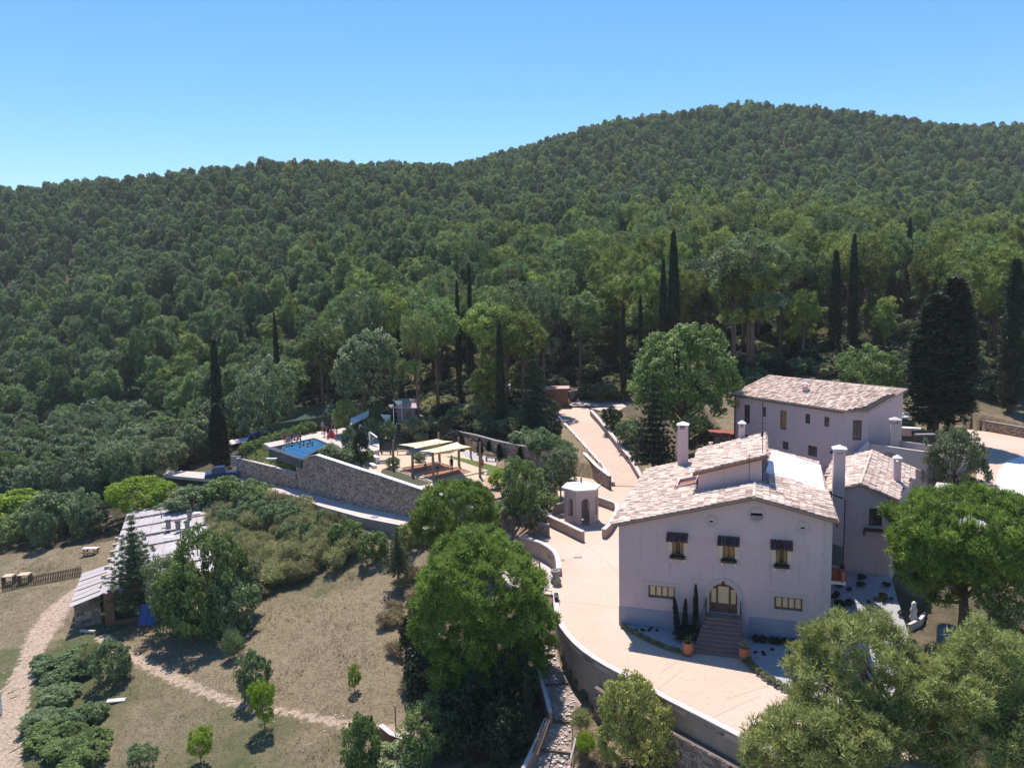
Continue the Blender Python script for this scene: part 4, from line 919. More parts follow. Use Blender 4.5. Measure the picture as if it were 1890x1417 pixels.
# veranda on the left
VO = BP(-.02, .6, 0)-BU*0; vr = thing('glazed_veranda', VO, 'low veranda with dark framed panes at the left end of the second building', 'porch')
vd = unit([-1, .18, 0]); vn = np.array([-vd[1], vd[0], 0])
mb = MB(); mb.prism([VO, VO+vd*3.0, VO+vd*3.0+[.3, 3, 0], VO+[.3, 3, 0]], 2, 3.9); mb.build('wall', M['stucco'], vr)
for i in range(3):
    fr = window(vr, VO+vd*.1, vd, -vn if (-vn)[1] > 0 else vn, i*.95+.03, i*.95+.93, 3.95, 5.2, n=1, frame='dark', depth=.05, bar=.1)
mb = MB(); mb.prism([VO-[0, .15, 0], VO+vd*3.1-[0, .15, 0], VO+vd*3.1+[.3, 3, 0], VO+[.3, 3, 0]], 5.25, 5.4); mb.build('roof', M['redbrick'], vr)
# terrace at the right with parapets, round stone arch, chimney
T0 = np.array([34.4, 73.7, 0]); T1 = np.array([37.9, 69.1, 0]); tu = unit(T1-T0); tn = np.array([-tu[1], tu[0], 0])
ter = thing('raised_terrace', (T0+T1)/2+[0, 0, 3], 'rendered raised terrace with parapets at the right end of the second building', 'terrace')
mb = MB(); mb.prism([TF+cu*.05-cv*.01, T0, T1, T1+tn*9.0, TR+BV*4.8+BU*.1, TR+BU*.02], 2.2, 6.2); mb.build('wall', M['render_pale'], ter)
mb = MB(); wall_strip(mb, [(*T0[:2], 7.0, 6.201), (*T1[:2], 7.0, 6.201), (*(T1+tn*2.2)[:2], 7.0, 6.201)], .22); mb.build('parapet', M['render_pale'], ter)
mb = MB(); wall_strip(mb, [(*T0[:2], 7.06, 7.001), (*T1[:2], 7.06, 7.001), (*(T1+tn*2.2)[:2], 7.06, 7.001)], .30, off=-.04); mb.build('coping', M['coping'], ter)
A1 = T0+tn*1.9; mb = MB(); wall_strip(mb, [(*(A1+tu*1.4)[:2], 7.35, 6.201), (*(A1+tu*5.6)[:2], 7.35, 6.201)], .2); mb.build('parapet', M['render_pale'], ter)
mb = MB(); mb.box(T0+np.array([0, 0, 6.6])+tn*.9+tu*.4, (.5, .5, 1.3), 0); mb.build('post', M['render_pale'], ter)
chimney(ter, T0+tu*1.9+tn*1.6+[0, 0, 6.2], 9.65, .85, 'stout cream chimney with pyramid cap on the terrace', m='render_pale', cap='coping')
mb = MB()
for i in range(9):
    a0 = math.pi*i/9+.03; a1 = math.pi*(i+1)/9-.03; c0 = T0+tu*2.3+[0, 0, 5.55]
    pts = [(r_*math.cos(a_), r_*math.sin(a_)) for a_, r_ in ((a0, .62), (a0, .98), (a1, .98), (a1, .62))]; mb.hexa([c0+tu*x+HZ*z-tn*.001 for x, z in pts], [c0+tu*x+HZ*z-tn*.07 for x, z in pts], random.random())
mb.build('stone_arch', M['stone'], ter)
mb = MB(); c0 = T0+tu*2.3+[0, 0, 5.55]; pts = [(.6*math.cos(a_), .6*math.sin(a_)) for a_ in np.linspace(0, math.pi, 9)]; mb.hexa([c0+tu*x+HZ*z-tn*.001 for x, z in pts], [c0+tu*x+HZ*z-tn*.02 for x, z in pts]); mb.build('arch_opening', M['dark'], ter)
# sloped stair wall
mb = MB(); s0 = T0+tu*.1-tn*.15; mb.hexa([s0+[0, 0, 3], s0-tn*1.8-tu*1.0+[0, 0, 3], s0-tn*1.8-tu*1.0+tu*.3+[0, 0, 3], s0+tu*.3+[0, 0, 3]], [s0+[0, 0, 7.3], s0-tn*1.8-tu*1.0+[0, 0, 5.2], s0-tn*1.8-tu*.7+[0, 0, 5.2], s0+tu*.3+[0, 0, 7.3]]); mb.build('stair_wall', M['coping'], ter)
# things on the terrace
def table(name, loc, sz, h, label, mt='white', ml='dark', rz=0, cat='table'):
    r = thing(name, loc, label, cat, rz=0); mb = MB(); mb.box((loc[0], loc[1], loc[2]+h), (sz[0], sz[1], .06), rz); mb.build('tabletop', M[mt], r)
    ca, sa = math.cos(rz), math.sin(rz)
    for x in (-1, 1):
        for y in (-1, 1):
            lx, ly = x*sz[0]*.42, y*sz[1]*.42; mb = MB(); mb.box((loc[0]+lx*ca-ly*sa, loc[1]+lx*sa+ly*ca, loc[2]+h/2-.02), (.06, .06, h-.05), rz); mb.build('leg', M[ml], r)
    return r
tp = P(1660, 779, 6.9); r = thing('parasol', (tp[0], tp[1], 6.2), 'square white parasol open on the raised terrace, right of the second building', 'parasol')
mb = MB(); mb.tube([(tp[0], tp[1], 6.2), (tp[0], tp[1], 8.0)], .03, 6); mb.build('pole', M['dark'], r)
mb = MB(); k = 1.35; q = [(tp[0]-k, tp[1]-k, 7.7), (tp[0]+k, tp[1]-k, 7.7), (tp[0]+k, tp[1]+k, 7.7), (tp[0]-k, tp[1]+k, 7.7)]
for i in range(4): mb.face([q[i], q[(i+1) % 4], (tp[0], tp[1], 8.1)]); mb.face([q[i], q[(i+1) % 4], (q[(i+1) % 4][0], q[(i+1) % 4][1], 7.55), (q[i][0], q[i][1], 7.55)])
mb.build('canopy', M['white'], r)
table('garden_table', (tp[0]+.2, tp[1]-.2, 6.2), (1.4, .9), .75, 'small table standing under the white parasol', mt='grey')
sp = P(1682, 797, 6.6); r = thing('stone_counter', (sp[0], sp[1], 6.2), 'white-topped masonry counter on the raised terrace right of the parasol', 'counter'); mb = MB(); mb.box((sp[0], sp[1], 6.6), (1.7, .8, .8), -.5); mb.build('base', M['render_pale'], r); mb = MB(); mb.box((sp[0], sp[1], 7.04), (1.8, .9, .07), -.5); mb.build('countertop', M['white'], r)
sp = P(1706, 803, 6.6); r = thing('outdoor_sofa', (sp[0], sp[1], 6.2), 'dark wicker sofa beside the masonry counter, partly behind the round bush', 'sofa')
for nm, c, s_, m_ in (('base', (0, 0, .25), (2.2, .9, .35), 'dark'), ('backrest', (0, .4, .6), (2.2, .15, .5), 'dark'), ('cushion', (0, -.05, .5), (2.0, .7, .14), 'grey')): mb = MB(); mb.box((sp[0]+c[0], sp[1]+c[1], 6.2+c[2]), s_, 0); mb.build(nm, M[m_], r)

# ------------------------------------------------------------------ gazebo
gz = thing('gazebo', GZc, 'hexagonal rendered gazebo with arched openings and pale flat-pitched roof', 'gazebo')
gr, gh, ph0 = 1.72, 3.35, math.radians(190)
gv = [np.array([GZc[0]+gr*math.cos(ph0+i*math.pi/3), GZc[1]+gr*math.sin(ph0+i*math.pi/3), 0]) for i in range(6)]
for i in range(6):
    p, q = gv[i], gv[(i+1) % 6]; u_ = unit(q-p); w_in = np.array([-u_[1], u_[0], 0]); 
    if (np.array([GZc[0], GZc[1], 0])-p)@w_in < 0: w_in = -w_in
    mb = MB(); L_ = float(np.linalg.norm(q-p)); c0 = L_/2; hw_ = .34 if i != 1 else .40; zb, zt = (.75 if i != 1 else .0), 2.55
    wall_face(mb, p, u_, w_in, L_, 0, [(0, gh), (L_, gh)], [(c0-hw_, c0+hw_, zb, zt)], depth=.26)
    pi_ = p+w_in*.26+u_*.15; wall_face(mb, pi_, u_, -w_in, L_-.3, 0, [(0, gh), (L_-.3, gh)], [(c0-.15-hw_, c0-.15+hw_, zb, zt)], depth=.001)
    for sg in (-1, 1):
        arc = [(c0+sg*hw_*math.cos(a_), zt-hw_+hw_*math.sin(a_)) for a_ in np.linspace(0, math.pi/2, 6)]; cn = (c0+sg*hw_, zt)
        for k in range(5):
            for dd in (0, .26): mb.face([p+u_*x+w_in*dd+HZ*z for x, z in (cn, arc[k], arc[k+1])])
            mb.face([p+u_*arc[k][0]+HZ*arc[k][1], p+u_*arc[k+1][0]+HZ*arc[k+1][1], p+u_*arc[k+1][0]+w_in*.26+HZ*arc[k+1][1], p+u_*arc[k][0]+w_in*.26+HZ*arc[k][1]])
    mb.build('wall', M['rendwall' if False else 'render_pale'], gz)
mb = MB(); Rr = 1.98; rv = [(GZc[0]+Rr*math.cos(ph0+i*math.pi/3), GZc[1]+Rr*math.sin(ph0+i*math.pi/3)) for i in range(6)]
mb.prism(rv, gh+.001, gh+.13)
for i in range(6): mb.face([(*rv[i], gh+.132), (*rv[(i+1) % 6], gh+.132), (GZc[0], GZc[1], gh+.55)])
rf_ = mb.build('roof', M['white'], gz)
mb = MB(); mb.tube([(GZc[0], GZc[1], gh+.5), (GZc[0], GZc[1], gh+.95)], .09, 8); mb.build('finial', M['grey'], rf_)

# ------------------------------------------------------------------ people
def skinned(name, joints, m, parent, iters=1):
    """joints: list of (pos, radius, parent index). one continuous skin surface"""
    me = bpy.data.meshes.new(name); me.from_pydata([j[0] for j in joints], [(i, j[2]) for i, j in enumerate(joints) if j[2] >= 0], [])
    o = bpy.data.objects.new(name, me); COL.objects.link(o)
    md = o.modifiers.new('s', 'SKIN'); sv = me.skin_vertices[0].data
    for i, j in enumerate(joints): sv[i].radius = (j[1], j[1]); sv[i].use_root = (i == 0)
    sb = o.modifiers.new('d', 'SUBSURF'); sb.levels = iters; sb.render_levels = iters
    dg = bpy.context.evaluated_depsgraph_get(); ev = o.evaluated_get(dg); m2 = bpy.data.meshes.new_from_object(ev)
    m2.polygons.foreach_set('use_smooth', [True]*len(m2.polygons)); m2.materials.clear(); m2.materials.append(m)
    bpy.data.objects.remove(o); bpy.data.meshes.remove(me); m2.name = name
    o2 = bpy.data.objects.new(name, m2); COL.objects.link(o2); o2.parent = parent; return o2
def person(loc, rz, pose, top, bottom, label, k=1.0, hair='hair', skin='skin', group=None):
    r = thing('person', loc, label, 'person', group, rz)
    def V(x, y, z): return (x*k, y*k, z*k)
    drop = {'stand': 0, 'walk': 0, 'sit': -.42, 'swim': -1.32, 'bend': 0}[pose]
    if pose in ('stand', 'swim'): legs = [(.10, 0, .5, .02, .10, .04), (-.10, .02, .5, -.01, -.11, .0)]
    hip = .92+drop; sh = hip+.50; hd = sh+.27; ln = 0 if pose != 'bend' else .35
    J = [(V(0, 0, hip), .13, -1), (V(0, ln*.5, hip+.25-ln*.1), .12, 0), (V(0, ln, sh-ln*.35), .12, 1), (V(0, ln*1.15, sh+.10-ln*.4), .055, 2), (V(0, ln*1.3+.02, hd-ln*.5), .095, 3), (V(0, ln*1.3+.01, hd+.09-ln*.5), .08, 4)]
    for sg in (-1, 1):
        b = len(J); ar = {'stand': (.05, .12), 'walk': (.16*sg, .22*sg), 'sit': (.10, .30), 'swim': (.15, .35), 'bend': (.35, .55)}[pose]
        J += [(V(sg*.19, ln, sh-.02-ln*.35), .055, 2), (V(sg*.25, ln+ar[0], sh-.30-ln*.3), .042, b), (V(sg*.24, ln+ar[1], sh-.52-ln*.3+(.25 if pose in ('sit', 'swim') else 0)), .035, b+1), (V(sg*.24, ln+ar[1]+.05, sh-.62-ln*.3+(.25 if pose in ('sit', 'swim') else 0)), .03, b+2)]
        b = len(J)
        if pose == 'sit': L_ = [(V(sg*.10, .02, hip-.03), .09, 0), (V(sg*.13, .42, hip+.02), .07, b), (V(sg*.13, .46, .06), .045, b+1), (V(sg*.13, .62, .03), .04, b+2)]
        elif pose == 'walk': L_ = [(V(sg*.10, 0, hip-.08), .09, 0), (V(sg*.11, -.16*sg+.06, .5), .065, b), (V(sg*.11, -.30*sg, .07), .045, b+1), (V(sg*.12, -.30*sg+.14, .04), .04, b+2)]
        else: L_ = [(V(sg*.10, 0, hip-.08), .09, 0), (V(sg*.11, .02, .5+drop), .065, b), (V(sg*.12, 0, .07+drop), .045, b+1), (V(sg*.13, .14, .04+drop), .04, b+2)]
        J += L_
    skinned('body', J, M[skin], r)
    mb = MB(); mb.lathe(V(0, ln*1.3-.015, hd+.02-ln*.5), [(.085*k, -.04*k), (.112*k, .03*k), (.10*k, .11*k), (.05*k, .155*k)], 10); mb.build('hair', M[hair], r, local=True, smooth=True)
    if top:
        mb = MB(); c_ = [(.16, hip+.02, 0), (.155, hip+.22, ln*.5), (.185, sh-.08, ln*.95), (.17, sh+.02, ln), (.08, sh+.06, ln*1.1)]
        n = 10; base = []
        for rr0, z, y in c_: base.append([V(rr0*1.12*math.cos(2*math.pi*i/n), y+rr0*.8*math.sin(2*math.pi*i/n), z-ln*.35*(z-hip)/.5) for i in range(n)])
        for a_ in range(len(base)-1):
            for i in range(n): mb.face([base[a_][i], base[a_][(i+1) % n], base[a_+1][(i+1) % n], base[a_+1][i]])
        mb.build('shirt', M[top], r, local=True, smooth=True)
    if bottom:
        mb = MB(); mb.lathe(V(0, 0, hip-.16), [(.19*k, 0), (.185*k, .1*k), (.165*k, .2*k)], 10)
        mb.build('shorts', M[bottom], r, local=True, smooth=True)
    return r

# ------------------------------------------------------------------ sand playground with shade sails
def z4(x, y): return (660+x/4.725, 760+y/4.725)
PZ = 2.0
pit = [P(*z4(*q), PZ+.12) for q in [(258, 468), (660, 612), (1135, 512), (745, 398)]]
r = thing('play_deck', (pit[0]+pit[2])/2, 'raised pink-edged play area with two brown floors under the shade sails', 'playground')
mb = MB(); mb.prism(pit, PZ-.5, PZ+.12); mb.build('kerb', M['sand'], r)
for q, lb in (([(380, 492), (500, 550), (822, 475), (690, 438)], 'larger brown floor at the left of the play deck'), ([(545, 548), (680, 602), (985, 522), (862, 484)], 'brown floor at the right of the play deck')):
    mb = MB(); pp = [P(*z4(*a), PZ+.124) for a in q]; mb.face(pp); f_ = mb.build('play_floor', M['brownsand'], r); f_['label'] = lb
    mb = MB()
    for i in range(4):
        a, b = pp[i], pp[(i+1) % 4]; d = unit(b-a); nn = np.array([-d[1], d[0], 0])*.07; mb.hexa([a-nn, b-nn, b+nn, a+nn], [a-nn+[0, 0, .09], b-nn+[0, 0, .09], b+nn+[0, 0, .09], a+nn+[0, 0, .09]])
    mb.build('floor_edge', M['sand'], f_)
posts = [((310, 490), (310, 248), 'left corner of the play deck'), ((480, 550), (478, 305), 'front edge of the play deck, second from the left'), ((663, 600), (655, 353), 'nearest corner of the play deck'),
         ((1068, 560), (1066, 265), 'right corner of the play deck'), ((885, 470), (880, 222), 'back right edge of the play deck'), ((715, 420), (705, 180), 'back left corner of the play deck')]
tops = []
for (a, b, lb) in posts:
    f0 = P(*z4(*a), PZ+.1); t0 = PD(*z4(*b), f0[1]); tops.append(np.array([t0[0], t0[1], t0[2]]))
    rr_p = thing('sail_post', f0, 'round timber sail post at the '+lb, 'post')
    mb = MB(); mb.tube([f0-[0, 0, .3], (f0+t0)/2, t0], [.17, .155, .13], 10); mb.build('pole', M['timber'], rr_p)
    mb = MB(); mb.tube([t0-[0, 0, .12], t0-[0, 0, .06]], .16, 8); mb.build('collar', M['darksteel'], rr_p)
def sail(c, label, sag=.55):
    r = thing('shade_sail', c[0], label, 'shade sail'); mb = MB(); n = 10; g = {}
    cen = sum(c)/4
    for i in range(n+1):
        for j in range(n+1):
            u_, v_ = i/n, j/n; p = c[0]*(1-u_)*(1-v_)+c[1]*u_*(1-v_)+c[2]*u_*v_+c[3]*(1-u_)*v_
            bow = max(4*u_*(1-u_)*(2*abs(v_-.5))**3, 4*v_*(1-v_)*(2*abs(u_-.5))**3)
            p = p+(cen-p)*bow*.13; p = p-np.array([0, 0, sag*16*u_*(1-u_)*v_*(1-v_)]); g[i, j] = p
    for i in range(n):
        for j in range(n): mb.face([g[i, j], g[i+1, j], g[i+1, j+1], g[i, j+1]])
    for i in range(n):
        for j in range(n): mb.face([g[i, j]-[0, 0, .01], g[i, j+1]-[0, 0, .01], g[i+1, j+1]-[0, 0, .01], g[i+1, j]-[0, 0, .01]])
    mb.build('fabric', M['sail'], r, smooth=False); return r
tA, tB, tC, tD, tE, tF = tops
low_ = lambda p, d: p-np.array([0, 0, d])
s1 = sail([tA*.93+tE*.07-[0, 0, .55], tB*.93+tE*.07-[0, 0, .25], tE*.92+tA*.08-[0, 0, .45], tF*.95+tB*.05-[0, 0, .7]], 'left of the two cream shade sails, farther from the camera')
s2 = sail([tB*.9+tD*.1-[0, 0, .55], tC*.96+tE*.04-[0, 0, .15], tD*.88+tB*.12-[0, 0, .45], tE*.94+tC*.06-[0, 0, .45]], 'right cream shade sail, nearer the camera')
# free standing posts and planted arches along the back wall
for (a, b, lb) in [((822, 262), (820, 98), 'bare timber post behind the sails, near the back wall'), ((988, 400), (985, 230), 'slim dark timber post right of the shade sails')]:
    f0 = P(*z4(*a), PZ); t0 = PD(*z4(*b), f0[1]); mb = MB(); mb.tube([f0, t0], [.13, .11], 8); single(mb, 'timber_post', M['timber'], f0, lb, 'post')
# small objects on the terrace: rocking toys, table
def slat_bench(loc, rz, label, m='log'):
    r = thing('bench', loc, label, 'bench'); ca, sa = math.cos(rz), math.sin(rz)
    def B(nm, c, s, mm=m): mb = MB(); mb.box((loc[0]+c[0]*ca-c[1]*sa, loc[1]+c[0]*sa+c[1]*ca, loc[2]+c[2]), s, rz); mb.build(nm, M[mm], r)
    for i in range(3): B('seat_slat', (0, -.15+i*.15, .45), (1.5, .12, .04))
    for i in range(2): B('back_slat', (0, .25, .62+i*.16), (1.5, .04, .11))
    for x in (-.6, .6): B('leg', (x, 0, .2), (.07, .4, .42), 'dark')
    return r
slat_bench(P(*z4(390, 372), PZ), .1, 'dark slatted bench at the left of the garden terrace, behind the first sail')
slat_bench(P(*z4(250, 370), PZ), -.2, 'dark low bench beside the hut wall at the left end of the terrace')
slat_bench(P(*z4(1165, 430), PZ), -.3, 'bench on the white stones right of the shade sails')
lp = px([z4(*q)+(PZ+.004,) for q in [(760, 385), (840, 388), (1060, 432), (1235, 480), (1195, 545), (1110, 560), (1140, 510)]])
mb = MB(); mb.face([(p[0], p[1], PZ+.006) for p in lp]); tag(mb.build('lawn_strip', M['lawn']), kind='structure')
lp = px([z4(*q)+(PZ,) for q in [(262, 486), (650, 622), (520, 650), (200, 530), (215, 500)]]); mb = MB(); mb.face([(p[0], p[1], PZ+.006) for p in lp]); tag(mb.build('dark_turf', M['drylawn']), kind='structure')
lp = px([z4(*q)+(PZ,) for q in [(1190, 548), (1110, 575), (1085, 600), (1170, 700), (1210, 752), (1355, 708), (1300, 640)]]); mb = MB(); mb.face([(p[0], p[1], PZ+.006) for p in lp]); tag(mb.build('brown_path', mat('brown_path', (.42, .28, .19), (.37, .245, .165), 1.5, .9, .2, 16)), kind='structure')
lp = px([z4(*q)+(PZ,) for q in [(1010, 350), (900, 345), (950, 392), (1210, 452), (1212, 410), (1120, 385)]]); mb = MB(); mb.face([(p[0], p[1], PZ+.007) for p in lp]); tag(mb.build('white_stone_bed', M['whitegravel']), kind='structure')
# brown platform edge at the end of the path
mb = MB(); q = [P(*z4(*a), PZ) for a in [(1205, 760), (1355, 712), (1330, 700), (1190, 745)]]; mb.prism(q, PZ-1.2, PZ+.05)
single(mb, 'path_end_wall', M['rendwall'], q[0], 'low brown wall edge where the brown garden path ends above the bushes', 'wall')
person(P(*z4(822, 518), PZ+.13), 2.6, 'stand', 'clothdark', 'clothdark', 'person in black standing on the right brown play floor')
person(P(*z4(697, 548), PZ+.13), 1.2, 'bend', 'clothblue', 'clothdark', 'person in pale blue top bending over on the play deck')
person(P(*z4(1085, 520), PZ+.12), -.6, 'stand', 'clothred', 'clothdark', 'person in dark red beside the tall post at the deck corner')
person(P(*z4(592, 505), PZ+.13), .3, 'sit', 'clothdark', 'clothdark', 'small child sitting on the left brown play floor', k=.62)

# ------------------------------------------------------------------ pool
def z3(x, y): return (400+x/4.974, 680+y/4.974)
WZ = 2.95
pc = [P(*z3(*q), WZ) for q in [(600, 770), (770, 832), (1015, 700), (890, 648), (640, 700)]]
r = thing('swimming_pool', (sum(pc)/5), 'small blue swimming pool behind the peak of the long stone wall', 'pool')
mb = MB(); mb.face(pc); wt = mb.build('pool_water', M['water'], r)
out_ = [P(*z3(*q), WZ) for q in [(468, 722), (772, 842), (1060, 690), (890, 636), (640, 690), (560, 700)]]
mb = MB(); n = len(out_)
mb.prism([P(*z3(*q), WZ) for q in [(475, 735), (772, 842), (790, 828), (500, 712)]], WZ-1.0, WZ+.02); mb.build('infinity_edge', M['pooltile'], r)
mb = MB(); 
for i in range(5):
    a, b = pc[i], pc[(i+1) % 5]; d = unit(b-a); nn = np.array([-d[1], d[0], 0])*.3; cen = sum(pc)/5
    if (cen-a)@nn > 0: nn = -nn
    mb.hexa([a+[0, 0, .0], b, b+nn, a+nn], [a+[0, 0, .1], b+[0, 0, .1], b+nn+[0, 0, .1], a+nn+[0, 0, .1]])
mb.build('coping', M['pooltile'], r)
mb = MB(); mb.prism([P(*z3(*q), WZ) for q in [(510, 745), (645, 795), (660, 770), (560, 722)]], WZ-1.0, WZ-.25); mb.build('overflow_basin', M['pooltile'], r)
sw = [(690, 712, 'in the water at the left end of the pool'), (765, 722, 'in the water near the middle of the pool'), (800, 705, 'second from the left among the bathers near the pool\'s far side'), (835, 718, 'in the middle of the pool, arms forward'), (880, 708, 'in the water at the right of the pool'), (855, 690, 'in the water closest to the far pool edge')]
for i, (x, y, lb) in enumerate(sw):
    person(P(*z3(x, y), WZ), i*1.3, 'swim', None if i % 2 else 'clothdark', None, 'bather '+lb)
pw = [(628, 668), (650, 672), (668, 665), (690, 660), (715, 655), (745, 650), (770, 648)]
for i, (x, y) in enumerate(pw):
    person(P(*z3(x, y+26), 3.12), math.pi+.3*i, 'sit' if i % 3 else 'stand', ['clothred', None, 'clothblue'][i % 3], 'clothdark', ['bather in red standing at the left end of the row behind the pool', 'second bather from the left sitting behind the pool', 'third bather from the left, sitting in pale blue behind the pool', 'fourth bather in red standing in the row behind the pool', 'fifth bather sitting bare-shouldered behind the pool', 'sixth bather sitting in pale blue behind the pool', 'bather in red standing at the right end of the row behind the pool'][i], k=.9)
ps = [(990, 625, 'walk', 'person walking on the pool deck below the red-roofed pergola, leftmost'), (1025, 640, 'stand', 'person standing on the pool deck in front of the pergola'), (1062, 590, 'stand', 'person beside the right pergola post'), (1105, 598, 'walk', 'person walking behind the red umbrella on the pool deck'), (975, 590, 'stand', 'person in the shade of the pergola, at its left post')]
for i, (x, y, po, lb) in enumerate(ps): person(P(*z3(x, y), 3.02), i*.9, po, ['clothred', 'clothdark', None, 'clothred', 'clothblue'][i], 'clothdark', lb)
# red umbrella folded beside the pool
up = P(*z3(1058, 700), 3.0); r = thing('red_umbrella', up, 'dark red half-folded umbrella at the pool edge', 'parasol')
mb = MB(); mb.tube([up, up+[0, 0, 2.1]], .03, 6); mb.build('pole', M['dark'], r)
mb = MB()
for i in range(8):
    a0, a1 = 2*math.pi*i/8, 2*math.pi*(i+1)/8; mb.face([up+[.75*math.cos(a0), .75*math.sin(a0), 1.0], up+[.75*math.cos(a1), .75*math.sin(a1), 1.0], up+[0, 0, 2.2]], .4+.2*(i % 2))
mb.build('canopy', M['clothred'], r)
# pergola with red roof by the pool
pg = [P(590, 785, 3.0), P(628, 782, 3.0)]; q0, q1 = pg; dp = np.array([0.6, 4.0, 0]); r = thing('red_pergola', (q0+q1)/2, 'low pergola with dark red roof beside the pool', 'pergola')
for i, p in enumerate((q0+[0, 1.2, 0], q1+[0, 1.2, 0], q0+dp, q1+dp)): mb = MB(); mb.box((p[0], p[1], 4.2), (.14, .14, 2.4)); mb.build('post', M['redbrick'], r)
mb = MB(); mb.hexa([q0+[-.3, .9, 2.45], q1+[.3, .9, 2.45], q1+dp+[.3, .3, 2.6], q0+dp+[-.3, .3, 2.6]], [q0+[-.3, .9, 2.57], q1+[.3, .9, 2.57], q1+dp+[.3, .3, 2.72], q0+dp+[-.3, .3, 2.72]]); mb.build('roof', M['redbrick'], r)
mb = MB(); mb.box((q0[0]-.1, q0[1]+.8, 5.5), (.5, .2, .16)); mb.build('roof_end', M['white'], r)
# slatted white pergola roof
def zp(x, y): return (560+x/7.875, 720+y/7.875)
f = [P(*zp(690, 500), 5.2), P(*zp(930, 385), 5.6)]; b0, b1 = f; back_ = np.array([-.3, 2.2, .5])
r = thing('slatted_pergola', (b0[0], b0[1], 3.0), 'white slatted pergola on dark posts right of the pool', 'pergola')
for t_ in (0, 1):
    mb = MB(); p, q = b0+back_*t_, b1+back_*t_; mb.hexa([p-[0, .06, .08], q-[0, .06, .08], q+[0, .06, -.08], p+[0, .06, -.08]], [p-[0, .06, 0], q-[0, .06, 0], q+[0, .06, 0], p+[0, .06, 0]]); mb.build('beam', M['white'], r)
for i in range(9):
    p = b0+(b1-b0)*i/8; q = p+back_; d = np.array([.13, 0, 0]); mb = MB(); mb.hexa([p-d, p+d, q+d, q-d], [p-d+[0, 0, .06], p+d+[0, 0, .06], q+d+[0, 0, .06], q-d+[0, 0, .06]]); mb.build('slat', M['white'], r)
for p in (b0, b1, b0+back_, b1+back_): mb = MB(); mb.box((p[0], p[1], (3+p[2]-.1)/2), (.16, .16, p[2]-3.1)); mb.build('post', M['log'], r)
b2_ = [P(*zp(960, 600), 4.6), P(*zp(1070, 680), 4.2)]; mb = MB(); p, q = b2_; mb.hexa([p-[0, .25, .1], q-[0, .25, .1], q+[0, .25, -.1], p+[0, .25, -.1]], [p-[0, .25, 0], q-[0, .25, 0], q+[0, .25, 0], p+[0, .25, 0]]); mb.prism([(p[0]-.1, p[1]-.2), (p[0]+.1, p[1]-.2), (p[0]+.1, p[1]+.2), (p[0]-.1, p[1]+.2)], 2.6, p[2]-.11)
single(mb, 'sloping_beam', M['white'], (p[0], p[1], 2.6), 'single white sloping beam on a post right of the slatted pergola', 'beam')
b3 = [P(*zp(820, 490), 4.8), P(*zp(880, 540), 4.5)]; mb = MB(); p, q = b3; mb.hexa([p-[0, .3, .1], q-[0, .3, .1], q+[0, .3, -.1], p+[0, .3, -.1]], [p-[0, .3, 0], q-[0, .3, 0], q+[0, .3, 0], p+[0, .3, 0]]); mb.prism([(p[0]-.1, p[1]-.2), (p[0]+.1, p[1]-.2), (p[0]+.1, p[1]+.2), (p[0]-.1, p[1]+.2)], 2.6, p[2]-.11)
single(mb, 'sloping_beam', M['white'], (p[0], p[1], 2.6), 'short white beam under the slatted pergola roof', 'beam')
# raised hut
hp = P(*zp(1400, 560), 3.8); hp = P(*zp(1510, 590), 3.6); r = thing('raised_hut', hp, 'small mauve wooden hut on stilts with pink roof among dark trees', 'hut')
mb = MB(); mb.box((hp[0], hp[1]+1.5, hp[2]+2.1), (2.6, 2.4, 2.1), -.1); mb.build('wall', M['hutwall'], r)
mb = MB(); c0 = np.array([hp[0], hp[1]+1.5, hp[2]+3.2]); mb.hexa([c0+[-1.6, -1.5, 0], c0+[1.6, -1.5, -.1], c0+[1.6, 1.5, .75], c0+[-1.6, 1.5, .9]], [c0+[-1.6, -1.5, .1], c0+[1.6, -1.5, 0], c0+[1.6, 1.5, .85], c0+[-1.6, 1.5, 1.0]]); mb.build('roof', M['pinkroof'], r)
mb = MB(); mb.box((hp[0], hp[1]+1.5, hp[2]+.98), (2.8, 2.8, .12), -.1); mb.build('floor', M['white'], r)
for x in (-1.1, 1.1):
    for y in (.5, 2.4): mb = MB(); mb.box((hp[0]+x, hp[1]+y, hp[2]+.4), (.16, .16, 1.1)); mb.build('stilt', M['log'], r)
mb = MB(); mb.box((hp[0]+.2, hp[1]+.28, hp[2]+2.3), (.7, .05, .6), -.1); mb.build('window', M['wood'], r)
for (x, y, w_, lb) in [(1200, 390, .8, 'small white awning sheet left of the raised hut'), (1275, 235, .35, 'tiny white board hanging above the white awning by the hut'), (1380, 180, .6, 'pale triangular sheet beside the hut roof')]:
    p = P(*zp(x, y), 5.6 if y > 300 else 7.6); mb = MB(); mb.hexa([p+[-w_, 0, .5*w_], p+[w_*.9, .1, .2], p+[-w_*.1, .1, -w_*.9]], [p+[-w_, .05, .5*w_+.02], p+[w_*.9, .15, .22], p+[-w_*.1, .15, -w_*.9+.02]])
    mb.tube([p+[w_*.7, .2, 0], (p[0]+w_*.7, p[1]+.2, p[2]-4.5)], .05, 6); single(mb, 'awning_sheet', M['white'], p, lb, 'awning')
